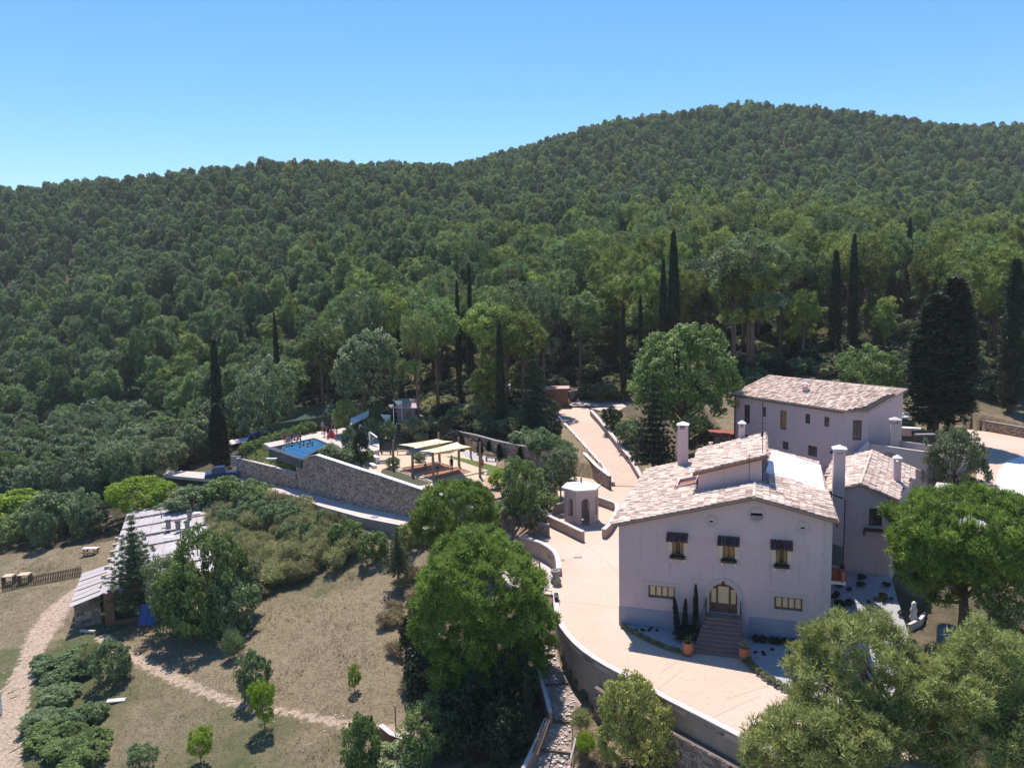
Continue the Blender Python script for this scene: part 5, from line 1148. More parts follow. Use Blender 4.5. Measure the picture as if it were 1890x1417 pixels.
# green shade house
g0, g1 = P(510, 806, 3.0), P(617, 790, 3.0); gd = np.array([1.5, 6.0, 0]); r = thing('shade_house', (g0+g1)/2, 'dark green netting shade house behind the pool', 'greenhouse')
mb = MB(); h_ = 1.9; a_, b_, c__, d_ = g0, g1, g1+gd, g0+gd; up_ = lambda p, z: np.array([p[0], p[1], 3.0+z])
for p, q in ((a_, b_), (b_, c__), (c__, d_), (d_, a_)): mb.face([up_(p, -.3), up_(q, -.3), up_(q, h_), up_(p, h_)])
mb.build('net_wall', M['greentent'], r)
mb = MB(); m1, m2 = up_((a_+d_)/2+[1.2, 0, 0], 3.3), up_((b_+c__)/2-[1.6, 0, 0], 3.6)
mb.face([up_(a_, h_), up_(b_, h_), m2, m1]); mb.face([up_(d_, h_), m1, m2, up_(c__, h_)]); mb.face([up_(a_, h_), m1, up_(d_, h_)]); mb.face([up_(b_, h_), up_(c__, h_), m2]); mb.build('net_roof', M['greentent'], r)
for p in (a_, b_, c__, d_, (a_+b_)/2): mb = MB(); mb.tube([up_(p, -.3)-[0, .05, 0], up_(p, h_)-[0, .05, 0]], .05, 6); mb.build('post', M['darksteel'], r)
mb = MB(); p = P(617, 771, 5.0); mb.box((p[0], p[1], p[2]), (.7, .1, .5), .3, .5); mb.tube([(p[0], p[1]+.08, p[2]-.2), (p[0], p[1]+.08, 3)], .04, 5); single(mb, 'white_sign_board', M['white'], p, 'small blank white board at the right end of the green shade house', 'board')
# flat white slab and plaque in the spiky bed
p = P(*z3(505, 842), 2.0); mb = MB(); mb.box((p[0], p[1], 2.2), (1.4, .35, .18), -.15); single(mb, 'white_slab', M['white'], (p[0], p[1], 2), 'narrow white slab lying in the spiky planting bed', 'slab')
# rust coloured hut at the head of the ramp
rp = P(1027, 752, 4.1); r = thing('rust_shed', rp, 'small flat-roofed rust-brown shed at the head of the ramp', 'shed')
mb = MB(); mb.box((rp[0], rp[1]+2.0, 5.5), (4.0, 3.2, 3.0), -.06); mb.build('wall', M['rust'], r)
mb = MB(); mb.box((rp[0], rp[1]+2.0, 7.08), (4.5, 3.8, .14), -.06); mb.build('roof', M['pinkroof'], r)
mb = MB(); mb.box((rp[0]-.9, rp[1]+.38, 5.1), (.95, .06, 2.0), -.06); mb.build('door', M['wood'], r)
p = P(934, 719, 8.0); mb = MB(); mb.box((p[0], p[1], 8.3), (1.2, .9, .7), .3); mb.prism([(p[0]-.7, p[1]-.6), (p[0]+.7, p[1]-.6), (p[0]+.7, p[1]+.6), (p[0]-.7, p[1]+.6)], 8.66, 8.76); single(mb, 'white_tank', M['white'], (p[0], p[1], 7.9), 'white water tank between dark trunks left of the rust shed', 'tank')

# ------------------------------------------------------------------ vehicles by the left end of the wall
def car(loc, rz, paint, label, truck=False):
    r = thing('parked_car', loc, label, 'car', rz=rz)
    prof = [(-2.1, .35), (-2.15, .75), (-2.0, .95), (-1.0, 1.02), (-.45, 1.45), (1.2, 1.48), (1.85, 1.0), (2.1, .9), (2.1, .35)] if not truck else [(-2.4, .4), (-2.4, .95), (-1.6, 1.08), (-1.1, 1.75), (.1, 1.78), (.25, 1.05), (2.4, 1.0), (2.4, .4)]
    n = len(prof); w = .86
    mb = MB(); L0 = [(x, -w if z < 1.1 else -w*.82, z) for x, z in prof]; L1 = [(x, w if z < 1.1 else w*.82, z) for x, z in prof]
    mb.face(L0); mb.face(L1[::-1])
    for i in range(n): mb.face([L0[i], L0[(i+1) % n], L1[(i+1) % n], L1[i]])
    bd = mb.build('body', M[paint], r, local=True)
    i0 = 3; a, b = prof[i0 if not truck else 2], prof[i0+1 if not truck else 3]
    mb = MB(); k = .12; p = [(a[0]+(b[0]-a[0])*t-.02, y, a[1]+(b[1]-a[1])*t+.02) for t, y in ((k, -w*.8), (k, w*.8), (1-k, w*.72), (1-k, -w*.72))]; mb.face(p); mb.build('windscreen', M['glass'], r, local=True)
    for sg in (-1, 1):
        mb = MB(); x0, x1 = (-.65, 1.1) if not truck else (-1.15, -.0); y = sg*w*.9; mb.face([(x0-.1, sg*(w*.86+.02), 1.1), (x1+.2 if not truck else x1, sg*(w*.86+.02), 1.1), (x1, sg*(w*.82+.012), prof[4][1]-.1), (x0+.25, sg*(w*.82+.012), prof[4][1]-.1)]); mb.build('side_window', M['glass'], r, local=True)
        for x in (-1.4, 1.35):
            mb = MB(); mb.tube([(x, sg*w*.78, .33), (x, sg*(w+.03), .33)], .33, 14); wh_ = mb.build('wheel', M['rubber'], r, local=True); mb = MB(); mb.tube([(x, sg*(w+.03), .33), (x, sg*(w+.045), .33)], .19, 10); mb.build('rim', M['carsilver'], wh_, local=True)
        mb = MB(); mb.box((-2.13 if not truck else -2.42, sg*.6, .72), (.06, .32, .16)); mb.build('headlight', M['white'], r, local=True)
    return r
car(P(415, 884, -1.35), .35, 'carblue', 'dark blue pickup with silver-blue bonnet parked by the low end of the stone wall', True)
cp = P(482, 812, 1.0); car((cp[0], cp[1], hgt(cp[0], cp[1])[0]+.05), .8, 'blueplastic', 'bright blue car in the tree shade behind the planting bed')
cp = G(148, 853); car((cp[0], cp[1], cp[2]+.1), .2, 'white', 'white car glimpsed between the oak crowns at the far left')
r = thing('notice_stand', P(433, 868, -1.0), 'pale stand with rows of dark slats by the end of the stone wall', 'stand')
p = P(436, 872, -1.1); mb = MB(); mb.box((p[0], p[1]+.3, .4), (1.5, .1, 1.5), -.2); mb.build('board', M['coping'], r)
for i in range(5): mb = MB(); mb.box((p[0], p[1]+.22, -.1+i*.25), (1.4, .05, .07), -.2); mb.build('slat', M['darksteel'], r)
tp_ = P(437, 826, 1.2); r = thing('pale_tent', (tp_[0], tp_[1], hgt(tp_[0], tp_[1])[0]), 'pale shade cloth strung in the trees behind the parked pickup', 'awning')
mb = MB(); z_ = hgt(tp_[0], tp_[1])[0]+2.4; mb.hexa([(tp_[0]-1.6, tp_[1]-1, z_-.3), (tp_[0]+1.6, tp_[1]-.6, z_+.1), (tp_[0]+1.4, tp_[1]+1.4, z_+.5), (tp_[0]-1.2, tp_[1]+1, z_+.2)], [(tp_[0]-1.6, tp_[1]-1, z_-.28), (tp_[0]+1.6, tp_[1]-.6, z_+.12), (tp_[0]+1.4, tp_[1]+1.4, z_+.52), (tp_[0]-1.2, tp_[1]+1, z_+.22)]); mb.build('cloth', M['coping'], r)
for x, y in ((-1.5, -.9), (1.5, -.5), (1.3, 1.3), (-1.1, .9)): mb = MB(); mb.tube([(tp_[0]+x, tp_[1]+y, z_-2.6), (tp_[0]+x, tp_[1]+y, z_)], .05, 5); mb.build('pole', M['darksteel'], r)

# ------------------------------------------------------------------ farm shed at the left
def shed_pt(px_, py_, z): return P(px_, py_, z)
SZ = dict(A=(186, 1098, -4.05), B=(203, 1041, -4.05), Cc=(240, 942, -4.05), D=(377, 928, -3.2), E=(300, 1085, -3.2))
Bc = P(203, 1044, -4.2); Aa = P(190, 1096, -4.2); Fl = P(240, 942, -4.0); Fr = P(378, 928, -3.5)
axis = unit(Fl-Aa); axis[2] = 0; axis = unit(axis); side = np.array([axis[1], -axis[0], 0]); 
Ls = float((Fl-Aa)@axis); Wd = 9.2
shed = thing('farm_shed', (Aa[0], Aa[1], -7), 'long low farm shed with grey sheet roof in the meadow', 'shed')
SP = lambda s, t, z: np.array([*(Aa+axis*s+side*t)[:2], z])
gzs = -7.6
mb = MB(); wall_face(mb, SP(0, 0, 0), side, axis, Wd, gzs, [(0, -4.25), (Wd, -3.6)], [(.8, 3.6, -6.9, -4.7), (4.4, 8.2, -6.9, -4.5)], depth=.4)
wall_face(mb, SP(0, Wd, 0), axis, -side, Ls, gzs, [(0, -3.6), (Ls, -3.6)], []); wall_face(mb, SP(Ls, 0, 0), side, -axis, Wd, gzs, [(0, -4.25), (Wd, -3.6)], [])
wall_face(mb, SP(Ls, 0, 0), -axis, side, Ls, gzs, [(0, -4.25), (Ls, -4.25)], [(1.0, 2.2, -6, -5), (5, 6.4, -6, -5), (10, 11.4, -6, -5)])
mb.build('wall', M['rust'], shed)
for q in [(.8, 3.6, -6.9, -4.7), (4.4, 8.2, -6.9, -4.5)]:
    mb = MB(); obox(mb, SP(0, 0, 0), side, axis, q[0], q[1], .41, .43, q[2], q[3]); mb.build('doorway', M['dark'], shed)
for s in ((1.0, 2.2), (5, 6.4), (10, 11.4)):
    mb = MB(); obox(mb, SP(Ls, 0, 0), -axis, side, s[0], s[1], .3, .34, -6, -5); mb.build('opening', M['dark'], shed)
nrow, ncol = 7, 6
for i in range(ncol):
    for j in range(nrow):
        t0, t1 = -.3+i*(Wd+.6)/ncol, -.3+(i+1)*(Wd+.6)/ncol-.02; s0, s1 = -.3+j*(Ls+.5)/nrow, -.3+(j+1)*(Ls+.5)/nrow-.03
        zf = lambda t, s: -4.15+.62*(t+.3)/Wd-.07*(j % 2)+random.uniform(-.015, .015)
        mb = MB(); nst_ = 6
        for k in range(nst_):
            a, b = t0+(t1-t0)*k/nst_, t0+(t1-t0)*(k+1)/nst_; za, zb = zf(a, s0)+(.035 if k % 2 else 0), zf(b, s0)+(0 if k % 2 else .035)
            mb.face([SP(s0, a, za), SP(s0, b, zb), SP(s1, b, zb), SP(s1, a, za)], .5)
        mb.build('roof_sheet', M['sheet'], shed)
for j in range(1, nrow, 1):
    s = -.3+j*(Ls+.5)/nrow
    if j in (1, 3, 4, 5, 6):
        mb = MB(); pts_ = [SP(s-.1, -.3, -4.06), SP(s-.1, Wd+.3, -3.42)]; q = axis*.09
        mb.hexa([pts_[0]-q, pts_[1]-q, pts_[1]+q, pts_[0]+q], [pts_[0]-q+[0, 0, .07], pts_[1]-q+[0, 0, .07], pts_[1]+q+[0, 0, .07], pts_[0]+q+[0, 0, .07]]); mb.build('roof_gap_strip', M['darksteel'], shed)  # dark strips over the joints stand for the dark gaps between sheets
for (x_, y_, h_) in [(311, 975, .9), (329, 977, .9), (346, 978, 1.0), (350, 955, .7)]:
    p = P(x_, y_, -3.5); mb = MB(); mb.box((p[0], p[1], -3.1), (.45, .45, h_), .2); vs = mb.build('roof_vent', M['grey'], shed); mb = MB(); mb.box((p[0], p[1], -3.1+h_/2+.08), (.65, .6, .10), .2); mb.build('vent_cap', M['dark'], vs)
for (x_, y_) in [(307, 968), (340, 975), (363, 947), (312, 992), (349, 991)]:
    p = P(x_, y_, -3.5); mb = MB(); mb.box((p[0], p[1], p[2]+.08), (.9, .5, .05), .3); mb.build('roof_patch', M['white'], shed)
p = P(298, 955, -3.5); mb = MB(); mb.tube([(p[0], p[1], -3.6), (p[0], p[1], -2.7)], .05, 6); mb.build('roof_pipe', M['dark'], shed)
# blocks holding down the left eave
for i in range(6):
    s = 5.5+i*2.6; mb = MB(); mb.box(SP(s, -.35, -4.3), (.7, .35, .35), random.uniform(0, 1)); mb.build('eave_block', M['sand'], shed)
# lean-to annexe
an = [P(127, 1122, -4.95), P(186, 1098, -4.45), P(203, 1041, -4.45), P(152, 1057, -4.95)]
r = thing('lean_to', an[0]*[1, 1, 0]+[0, 0, -7.2], 'stone lean-to with grey sheet roof at the near end of the farm shed', 'shed')
for i in range(7):
    a, b = i/7, (i+1)/7-.02; q = [an[0]+(an[3]-an[0])*a, an[1]+(an[2]-an[1])*a, an[1]+(an[2]-an[1])*b, an[0]+(an[3]-an[0])*b]
    mb = MB(); dz_ = .03*(i % 2); mb.hexa([p+[0, 0, dz_] for p in q], [p+[0, 0, dz_+.05] for p in q]); mb.build('roof_sheet', M['sheet'], r)
i_ = [an[0]*.9+an[2]*.1, an[1]*.93+an[3]*.07, an[2]*.93+an[0]*.07, an[3]*.9+an[1]*.1]
mb = MB()
for a, b in ((0, 1), (1, 2), (2, 3), (3, 0)): p, q = i_[a], i_[b]; mb.face([(p[0], p[1], -7.8), (q[0], q[1], -7.8), (q[0], q[1], q[2]+.02), (p[0], p[1], p[2]+.02)])
mb.build('wall', M['mortar'], r)
mb = MB(); p, q = i_[0], i_[1]; stones(mb, [(p[0], p[1], p[2]-.05, -7.3), (q[0], q[1], q[2]-.05, -7.3)], -1, course=.34, length=(.4, .9), depth=.07); sf = mb.build('stone_facing', M['stone'], r); tag(sf, kind='stuff')
mb = MB(); p = P(162, 1166, -7.2); mb.box((p[0], p[1], -7.1), (1.5, .22, .18), -.2); single(mb, 'white_kerb_stone', M['coping'], (p[0], p[1], -7.2), 'white block at the foot of the stone lean-to', 'block')
# blue panel
bpn = G(272, 1160); r = thing('blue_panel', bpn, 'tilted dark blue panel leaning in the shade beside the farm shed', 'panel')
mb = MB(); b0 = bpn+[-.85, 0, .15]; b1 = bpn+[.75, -.1, .15]; up2 = np.array([0, .9, 1.6]); mb.hexa([b0, b1, b1+up2, b0+up2], [b0+[0, -.05, .04], b1+[0, -.05, .04], b1+up2+[0, -.05, .04], b0+up2+[0, -.05, .04]]); mb.build('panel', M['bluepanel'], r)
for t_ in (0.02, .5, .98):
    mb = MB(); p = b0+(b1-b0)*t_-[0, .07, -.05]; mb.tube([p, p+up2], .025, 4); mb.build('panel_bar', M['blueplastic'], r)
for t_ in (.1, .9): mb = MB(); p = b0+(b1-b0)*t_+up2; mb.tube([p, (p[0], p[1]+.3, bpn[2]-.1)], .04, 5); mb.build('support_leg', M['dark'], r)
# picket fence
f0, f1 = G(5, 1092), G(150, 1063); r = thing('picket_fence', (f0+f1)/2, 'weathered dark picket fence in the meadow left of the lean-to', 'fence')
mb = MB(); nn_ = 46
for i in range(nn_+1):
    p = f0+(f1-f0)*i/nn_; z_ = hgt(p[0], p[1])[0]; mb.box((p[0], p[1], z_+.5), (.09, .04, 1.05+random.uniform(-.08, .05)), .1)
tag(mb.build('pickets', M['greyfence'], r), kind='stuff')
for hh in (.3, .8):
    mb = MB(); mb.tube([(f0[0], f0[1]+.05, f0[2]+hh), ((f0[0]+f1[0])/2, (f0[1]+f1[1])/2+.05, hgt((f0[0]+f1[0])/2, (f0[1]+f1[1])/2)[0]+hh), (f1[0], f1[1]+.05, f1[2]+hh)], .035, 4); mb.build('fence_rail', M['greyfence'], r)
for i, (a, b) in enumerate([((5, 1084), (30, 1076)), ((33, 1080), (60, 1072))]):
    p, q = G(*a), G(*b); mb = MB(); c0 = (p+q)/2; mb.box((c0[0], c0[1], c0[2]+1.0), (abs(q[0]-p[0]), 1.0, .08), .15); rr2_ = thing('low_table', (c0[0], c0[1], c0[2]), ('left', 'right')[i]+' one of two pale low board tables beside the picket fence', 'table'); mb.build('tabletop', M['sand'], rr2_)
    for x in (-.6, .6): mb = MB(); mb.box((c0[0]+x, c0[1], c0[2]+.48), (.1, .8, .95), .15); mb.build('leg', M['log'], rr2_)
# picnic table
pt = G(168, 1024); r = thing('picnic_table', pt, 'grey wooden picnic table alone in the meadow left of the farm shed', 'table')
for nm, c, s_ in [('tabletop', (0, 0, .75), (1.8, .75, .06)), ('bench_seat', (0, -.72, .45), (1.8, .26, .05)), ('bench_seat', (0, .72, .45), (1.8, .26, .05)), ('leg_frame', (-.6, 0, .37), (.1, 1.5, .07)), ('leg_frame', (.6, 0, .37), (.1, 1.5, .07)), ('leg', (-.6, -.4, .36), (.1, .1, .72)), ('leg', (.6, -.4, .36), (.1, .1, .72)), ('leg', (-.6, .4, .36), (.1, .1, .72)), ('leg', (.6, .4, .36), (.1, .1, .72))]:
    mb = MB(); mb.box((pt[0]+c[0], pt[1]+c[1], pt[2]+c[2]), s_); mb.build(nm, M['coping' if nm == 'tabletop' else 'log'], r)
sl_ = G(215, 1298); mb = MB(); mb.box((sl_[0], sl_[1], sl_[2]+.10), (1.35, .5, .10), .16, .5); single(mb, 'concrete_slab', M['coping'], sl_, 'pale rectangular concrete slab lying in the meadow grass', 'slab')
sl_ = G(2, 1318); mb = MB(); mb.tube([sl_, sl_+[0, 0, 1.8]], .12, 8); single(mb, 'white_post', M['white'], sl_, 'white post at the left edge beside the dirt track', 'post')
sl_ = G(192, 960); mb = MB()
for i in range(7): mb.box((sl_[0]+random.uniform(-1.2, 1.2), sl_[1]+random.uniform(-.5, .5), sl_[2]+.15), (.5, .35, .3), random.random()*3, random.random())
tag(single(mb, 'rubble_heap', M['grey'], sl_, 'small heap of pale rubble at the meadow edge above the farm shed', 'rubble'))

# ------------------------------------------------------------------ patio furniture and planting
def pot(loc, label, h=.85, r0=.36, m='terracotta', cat='pot'):
    r = thing('plant_pot', loc, label, cat); mb = MB(); mb.lathe(loc, [(r0*.55, 0), (r0*.85, h*.3), (r0, h*.6), (r0*.8, h*.85), (r0*.92, h*.9), (r0*.92, h), (r0*.75, h), (r0*.7, h*.9)], 16); mb.build('pot', M[m], r, smooth=True)
    return r
POTS = [pot(HP(4.80, -3.30, 0), 'large terracotta urn with a spiky plant at the left foot of the entrance steps'), pot(HP(8.10, -3.12, 0), 'large terracotta urn with a spiky plant at the right foot of the entrance steps')]
up = P(1026, 1077, 0); r = thing('stone_urn', up, 'carved grey stone urn with a plant at the end of the curved parapet', 'urn'); mb = MB(); mb.lathe(up, [(.36, 0), (.42, .12), (.40, .35), (.26, .52), (.24, .62), (.34, .80), (.40, 1.0), (.38, 1.08), (.28, 1.08), (.26, .95)], 16); mb.build('urn_body', M['grey'], r, smooth=True)
URN = r
# gravel beds in front of the house
gb = [HP(0.15, -.03, 0), HP(1.0, -.95, 0), HP(2.3, -2.0, 0), HP(3.5, -2.75, 0), HP(4.55, -3.15, 0), HP(4.85, -2.9, 0), HP(5.55, -.03, 0)]
mb = MB(); mb.prism(gb, .004, .06); tag(mb.build('gravel_bed', M['whitegravel']), kind='structure')
gb = [HP(8.0, -.03, 0), HP(8.0, -2.9, 0), HP(8.35, -3.6, 0), HP(8.9, -4.5, 0), HP(9.8, -5.6, 0), HP(11.5, -7.0, 0), HP(15, -7.5, 0), HP(17, -2, 0), HP(17.9, 1.5, 0), HP(13.15, 1.5, 0), HP(13.15, -.03, 0)]
mb = MB(); mb.prism(gb, .004, .06); tag(mb.build('gravel_bed', M['whitegravel']), kind='structure')
mb = MB()
for i in range(6):
    t0_, t1_ = 1.5+i*8.4/6, 1.5+(i+1)*8.4/6; z0_, z1_ = .06+1.45*i/6, .06+1.45*(i+1)/6; mb.face([HP(13.1, t0_, z0_), HP(17.9, t0_, z0_-.02*i), HP(17.9, t1_, z1_-.02*i-.02), HP(13.1, t1_, z1_)]); mb.face([HP(17.9, t0_, -1), HP(17.9, t1_, -1), HP(17.9, t1_, z1_-.02*i-.02), HP(17.9, t0_, z0_-.02*i)])
tag(mb.build('gravel_slope', M['whitegravel']), kind='structure')
# stepped path at the bottom
def z6(x, y): return (940+x/4.205, 1080+y/4.205)
pl = [(182, 395, -1.3), (180, 545, -1.75), (245, 780, -2.5), (300, 900, -2.85), (335, 1050, -3.3), (225, 1275, -3.9), (150, 1430, -4.3)]
pr = [(365, 400, -1.3), (375, 545, -1.75), (445, 765, -2.5), (560, 920, -2.85), (490, 1060, -3.3), (480, 1305, -3.9), (490, 1430, -4.3)]
Lp = [P(*z6(x, y), z) for x, y, z in pl]; Rp = [P(*z6(x, y), z) for x, y, z in pr]
pthm = mat('path_rubble', (.46, .36, .32), (.27, .20, .17), 7, .95, .9, 14, lo=.3, hi=.55, c3=(.40, .33, .28), scale3=1.2)
mb = MB()
for i in range(len(Lp)-1): mb.face([Lp[i], Rp[i], Rp[i+1], Lp[i+1]])
for i in range(len(Lp)-1):
    mb.face([Lp[i], Lp[i+1], Lp[i+1]-[0, 0, 1.2], Lp[i]-[0, 0, 1.2]]); mb.face([Rp[i], Rp[i+1], Rp[i+1]-[0, 0, 1.2], Rp[i]-[0, 0, 1.2]])
po = mb.build('stepped_path', pthm); tag(po, kind='structure')
mb = MB()
for i in range(len(Lp)-1):
    for k in range(70):
        u_, v_ = random.random(), random.uniform(.06, .94); p = (Lp[i]*(1-v_)+Rp[i]*v_)*(1-u_)+(Lp[i+1]*(1-v_)+Rp[i+1]*v_)*u_; s_ = random.uniform(.05, .16)
        mb.box((p[0], p[1], p[2]+s_*.15), (s_*1.4, s_, s_*.6), random.random()*3, random.random())
tag(mb.build('path_stones', mat('path_stone', (.52, .44, .40), (.40, .33, .29), 5, .9, .3, 20, attr=.4), po), kind='stuff')
for (a, b, z) in [((205, 552), (360, 545), -1.72), ((245, 785), (450, 762), -2.47), ((325, 1052), (480, 1068), -3.27), ((222, 1275), (478, 1308), -3.87)]:
    p, q = P(*z6(*a), z), P(*z6(*b), z); mb = MB(); mb.tube([p+[0, 0, .03], q+[0, 0, .03]], .085, 7); mb.build('log_riser', M['log'], po)
LW = [(185, 560, -1.2), (240, 770, -1.95), (290, 900, -2.3), (305, 985, -2.6)]
e = [P(*z6(x, y), z) for x, y, z in LW]; masonry('path_wall', [(p[0], p[1], p[2], p[2]-1.2) for p in e], .22, 'narrow rendered wall along the left of the stepped path, upper stretch', m='rendwall', cop='coping', ch=.04, cw=.02)
LW = [(300, 1040, -2.75), (250, 1130, -3.0), (205, 1270, -3.4), (120, 1430, -3.9)]
e = [P(*z6(x, y), z) for x, y, z in LW][::-1]; masonry('path_wall', [(p[0], p[1], p[2], p[2]-1.4) for p in e], .22, 'narrow rendered wall with wooden rails along the left of the stepped path, lower stretch', m='rendwall', cop='coping', ch=.04, cw=.02)
p, q = P(*z6(522, 1165), -3.2), P(*z6(478, 1345), -3.9); mb = MB(); mb.tube([p, q], .07, 6); single(mb, 'leaning_pole', M['coping'], q, 'pale pole lying along the right edge of the stepped path', 'pole')
for i, (a, b) in enumerate([((290, 1020), (185, 1290)), ((315, 1045), (215, 1320))]):
    p, q = P(*z6(*a), -2.35), P(*z6(*b), -3.2); mb = MB(); mb.tube([p, q], .05, 6); single(mb, 'wooden_rail', M['log'], q, ('left', 'right')[i]+' of two dark wooden rails beside the lower stepped path', 'railing')
# low curved stone wall at the bottom centre
e = [P(700, 1350, -5.3), P(722, 1368, -5.4), P(750, 1378, -5.5)]
masonry('curved_low_wall', [(p[0], p[1], p[2]+.4, p[2]-.5) for p in e], .25, 'low curved wall end emerging between shrubs at the bottom centre', ch=.05, m='rust')
sg_ = G(731, 1352); mb = MB(); mb.tube([sg_, sg_+[0, 0, 1.7]], .035, 6); single(mb, 'iron_stake', M['dark'], sg_, 'thin dark iron stake where the dirt path meets the shrubs', 'post')
# lower terrace pergola, table, chairs
def z5(x, y): return (920+x/9.445, 960+y/9.445)
r = thing('timber_pergola', P(*z5(430, 560), -.9), 'small timber pergola with slatted top beside the big pine, above the curved parapet', 'pergola')
tz = 1.9
for i, (a, b) in enumerate([((290, 165), (330, 125)), ((320, 245), (395, 130)), ((318, 262), (445, 135)), ((360, 285), (515, 165))]):
    p, q = P(*z5(*a), tz), P(*z5(*b), tz); mb = MB(); mb.tube([p, q], .07, 6); mb.build('rafter', M['timber'], r)
p = P(*z5(430, 560), -.9); mb = MB(); mb.tube([p, (p[0], p[1], tz)], .07, 6); mb.build('post', M['log'], r)
p = P(*z5(250, 560), -.9); mb = MB(); mb.tube([p, (p[0], p[1], tz)], .07, 6); mb.build('post', M['log'], r)
mb = MB(); mb.tube([P(*z5(290, 262), tz-.1), P(*z5(520, 262), tz-.1)], .06, 6); mb.build('beam', M['timber'], r)
r = thing('timber_pergola', P(*z5(530, 1000), -.9), 'lower unroofed timber frame at the edge of the big pine beside the stone urn', 'pergola')
for a, b in [((335, 475), (430, 580)), ((430, 580), (705, 735)), ((310, 690), (530, 795)), ((350, 640), (560, 740)), ((530, 795), (715, 725))]:
    p, q = P(*z5(*a), .9), P(*z5(*b), .9); mb = MB(); mb.tube([p, q], .055, 6); mb.build('beam', M['timber'], r)
for a in [(715, 730), (530, 795)]: p = P(*z5(*a), .9); mb = MB(); mb.tube([p, (p[0], p[1], -.9)], .06, 6); mb.build('post', M['log'], r)
rail([P(*z5(700, 1235), -.1), P(*z5(915, 1060), -.1)], [P(*z5(700, 1235), -.1), P(*z5(915, 1060), -.1)], 'dark steel rail beside the stone urn, left of the pair', .5)
rail([P(*z5(780, 1240), -.1), P(*z5(930, 1095), -.1)], [P(*z5(780, 1240), -.1), P(*z5(930, 1095), -.1)], 'dark steel rail beside the stone urn, right of the pair', .5)
rail([P(*z5(690, 1262), 0), P(*z5(930, 1290), 0)], [P(*z5(690, 1262), 0), P(*z5(930, 1290), 0)], 'low dark rail along the patio edge below the urn', .25)
p = P(1027, 1110, 0); mb = MB(); mb.box((p[0], p[1], .25), (.3, .9, .5), 0); single(mb, 'patio_box', M['dark'], p, 'small dark box on the patio edge below the stone urn', 'box')
for (x, y, lb) in [((1085, 695), 0, 'larger drain plate in the pink patio near the curved parapet'), ((1385, 645), 0, 'smaller drain plate in the pink patio, further from the parapet')]:
    p = P(*z5(*x), .0); mb = MB(); mb.box((p[0], p[1], .012), (.7, .45, .016), .1); single(mb, 'drain_plate', M['grey'], p, lb, 'drain cover')
p = P(692, 954, -.62); mb = MB(); mb.box((p[0], p[1], p[2]+.035), (.7, .5, .03), -.3); single(mb, 'drain_plate', M['grey'], p, 'drain plate in the pale service road below the long stone wall', 'drain cover')
# things under the trees at right
p = P(1748, 1190, 0); r = thing('storage_tank', p, 'blue-grey cylindrical tank in deep shade under the umbrella pine', 'tank'); mb = MB(); mb.lathe(p, [(.55, 0), (.6, .1), (.6, 1.1), (.5, 1.2), (.2, 1.25)], 16); mb.build('tank_body', mat('tank_grey', (.16, .18, .24), None, rough=.6), r, smooth=True)
p = P(1686, 1140, .2); mb = MB(); mb.lathe((p[0], p[1], .0), [(.18, 0), (.26, .25), (.15, .5), (.24, .75), (.13, 1.0), (.16, 1.2), (.05, 1.35)], 12); single(mb, 'white_ornament', M['white'], p, 'white garden ornament at the gravel edge under the umbrella pine', 'statue', smooth=True)
e = px([(1640, 1160, 0), (1665, 1160, 0), (1688, 1158, 0), (1700, 1150, 0), (1712, 1135, 0)]); masonry('garden_kerb', [(p[0], p[1], .25, -.3) for p in e], .2, 'low whitish kerb curving around the gravel under the umbrella pine', m='coping', ch=0)
e = px([(1810, 1075, 1.2), (1850, 1068, 1.3), (1900, 1064, 1.4)]); masonry('garden_kerb', [(p[0], p[1], 1.6, .2) for p in e], .25, 'pale low wall behind the leafy bush at the right edge', m='coping', ch=0)
# ------------------------------------------------------------------ foliage
def nrmz(a): return a/(np.linalg.norm(a, axis=1)[:, None]+1e-9)
def leafmesh(name, C, R, n_per, size, m, seed, mode='leaf', up=.25, flat=.85, inner=.45, aspect=.5, cl_var=.6, jit=.35):
    r = np.random.default_rng(seed); C = np.asarray(C, float); R = np.asarray(R, float); n = len(C); k = n*n_per
    d = nrmz(r.normal(size=(k, 3))); fl = (r.random(k) < up) & (d[:, 2] < 0); d[fl, 2] *= -1
    rad = np.repeat(R, n_per)*(inner+(1-inner)*r.random(k)**.6); pos = np.repeat(C, n_per, 0)+d*rad[:, None]*[1, 1, flat]
    rd = r.normal(size=(k, 3)); sz = size*(1-jit+2*jit*r.random(k))
    if mode == 'needle':
        t = nrmz(d*1.0+rd*.45+[0, 0, .35]); b = nrmz(np.cross(t, rd+1e-3)); w = sz*aspect
        v = np.stack([pos-b*w[:, None]/2-t*sz[:, None]*.4, pos+b*w[:, None]/2-t*sz[:, None]*.4, pos+t*sz[:, None]*.6], 1).reshape(-1, 3); q = 3
    else:
        nn = nrmz(d*.75+rd*.55+[0, 0, .25]); t = nrmz(np.cross(nn, r.normal(size=(k, 3)))); b = np.cross(nn, t); w = sz*aspect
        v = np.stack([pos-t*sz[:, None]/2, pos-b*w[:, None]/2, pos+t*sz[:, None]/2, pos+b*w[:, None]/2], 1).reshape(-1, 3); q = 4
    me = bpy.data.meshes.new(name); me.vertices.add(len(v)); me.vertices.foreach_set('co', v.astype(np.float32).ravel())
    me.loops.add(len(v)); me.loops.foreach_set('vertex_index', np.arange(len(v), dtype=np.int32)); me.polygons.add(k); me.polygons.foreach_set('loop_start', np.arange(0, len(v), q, dtype=np.int32))
    try: me.polygons.foreach_set('loop_total', np.full(k, q, dtype=np.int32))
    except Exception: pass
    me.update(calc_edges=True)
    var = np.clip(np.repeat(r.random(n), n_per)*cl_var+r.random(k)*(1-cl_var), 0, 1)
    at = me.attributes.new('var', 'FLOAT', 'FACE'); at.data.foreach_set('value', var.astype(np.float32)); me.materials.append(m); return me
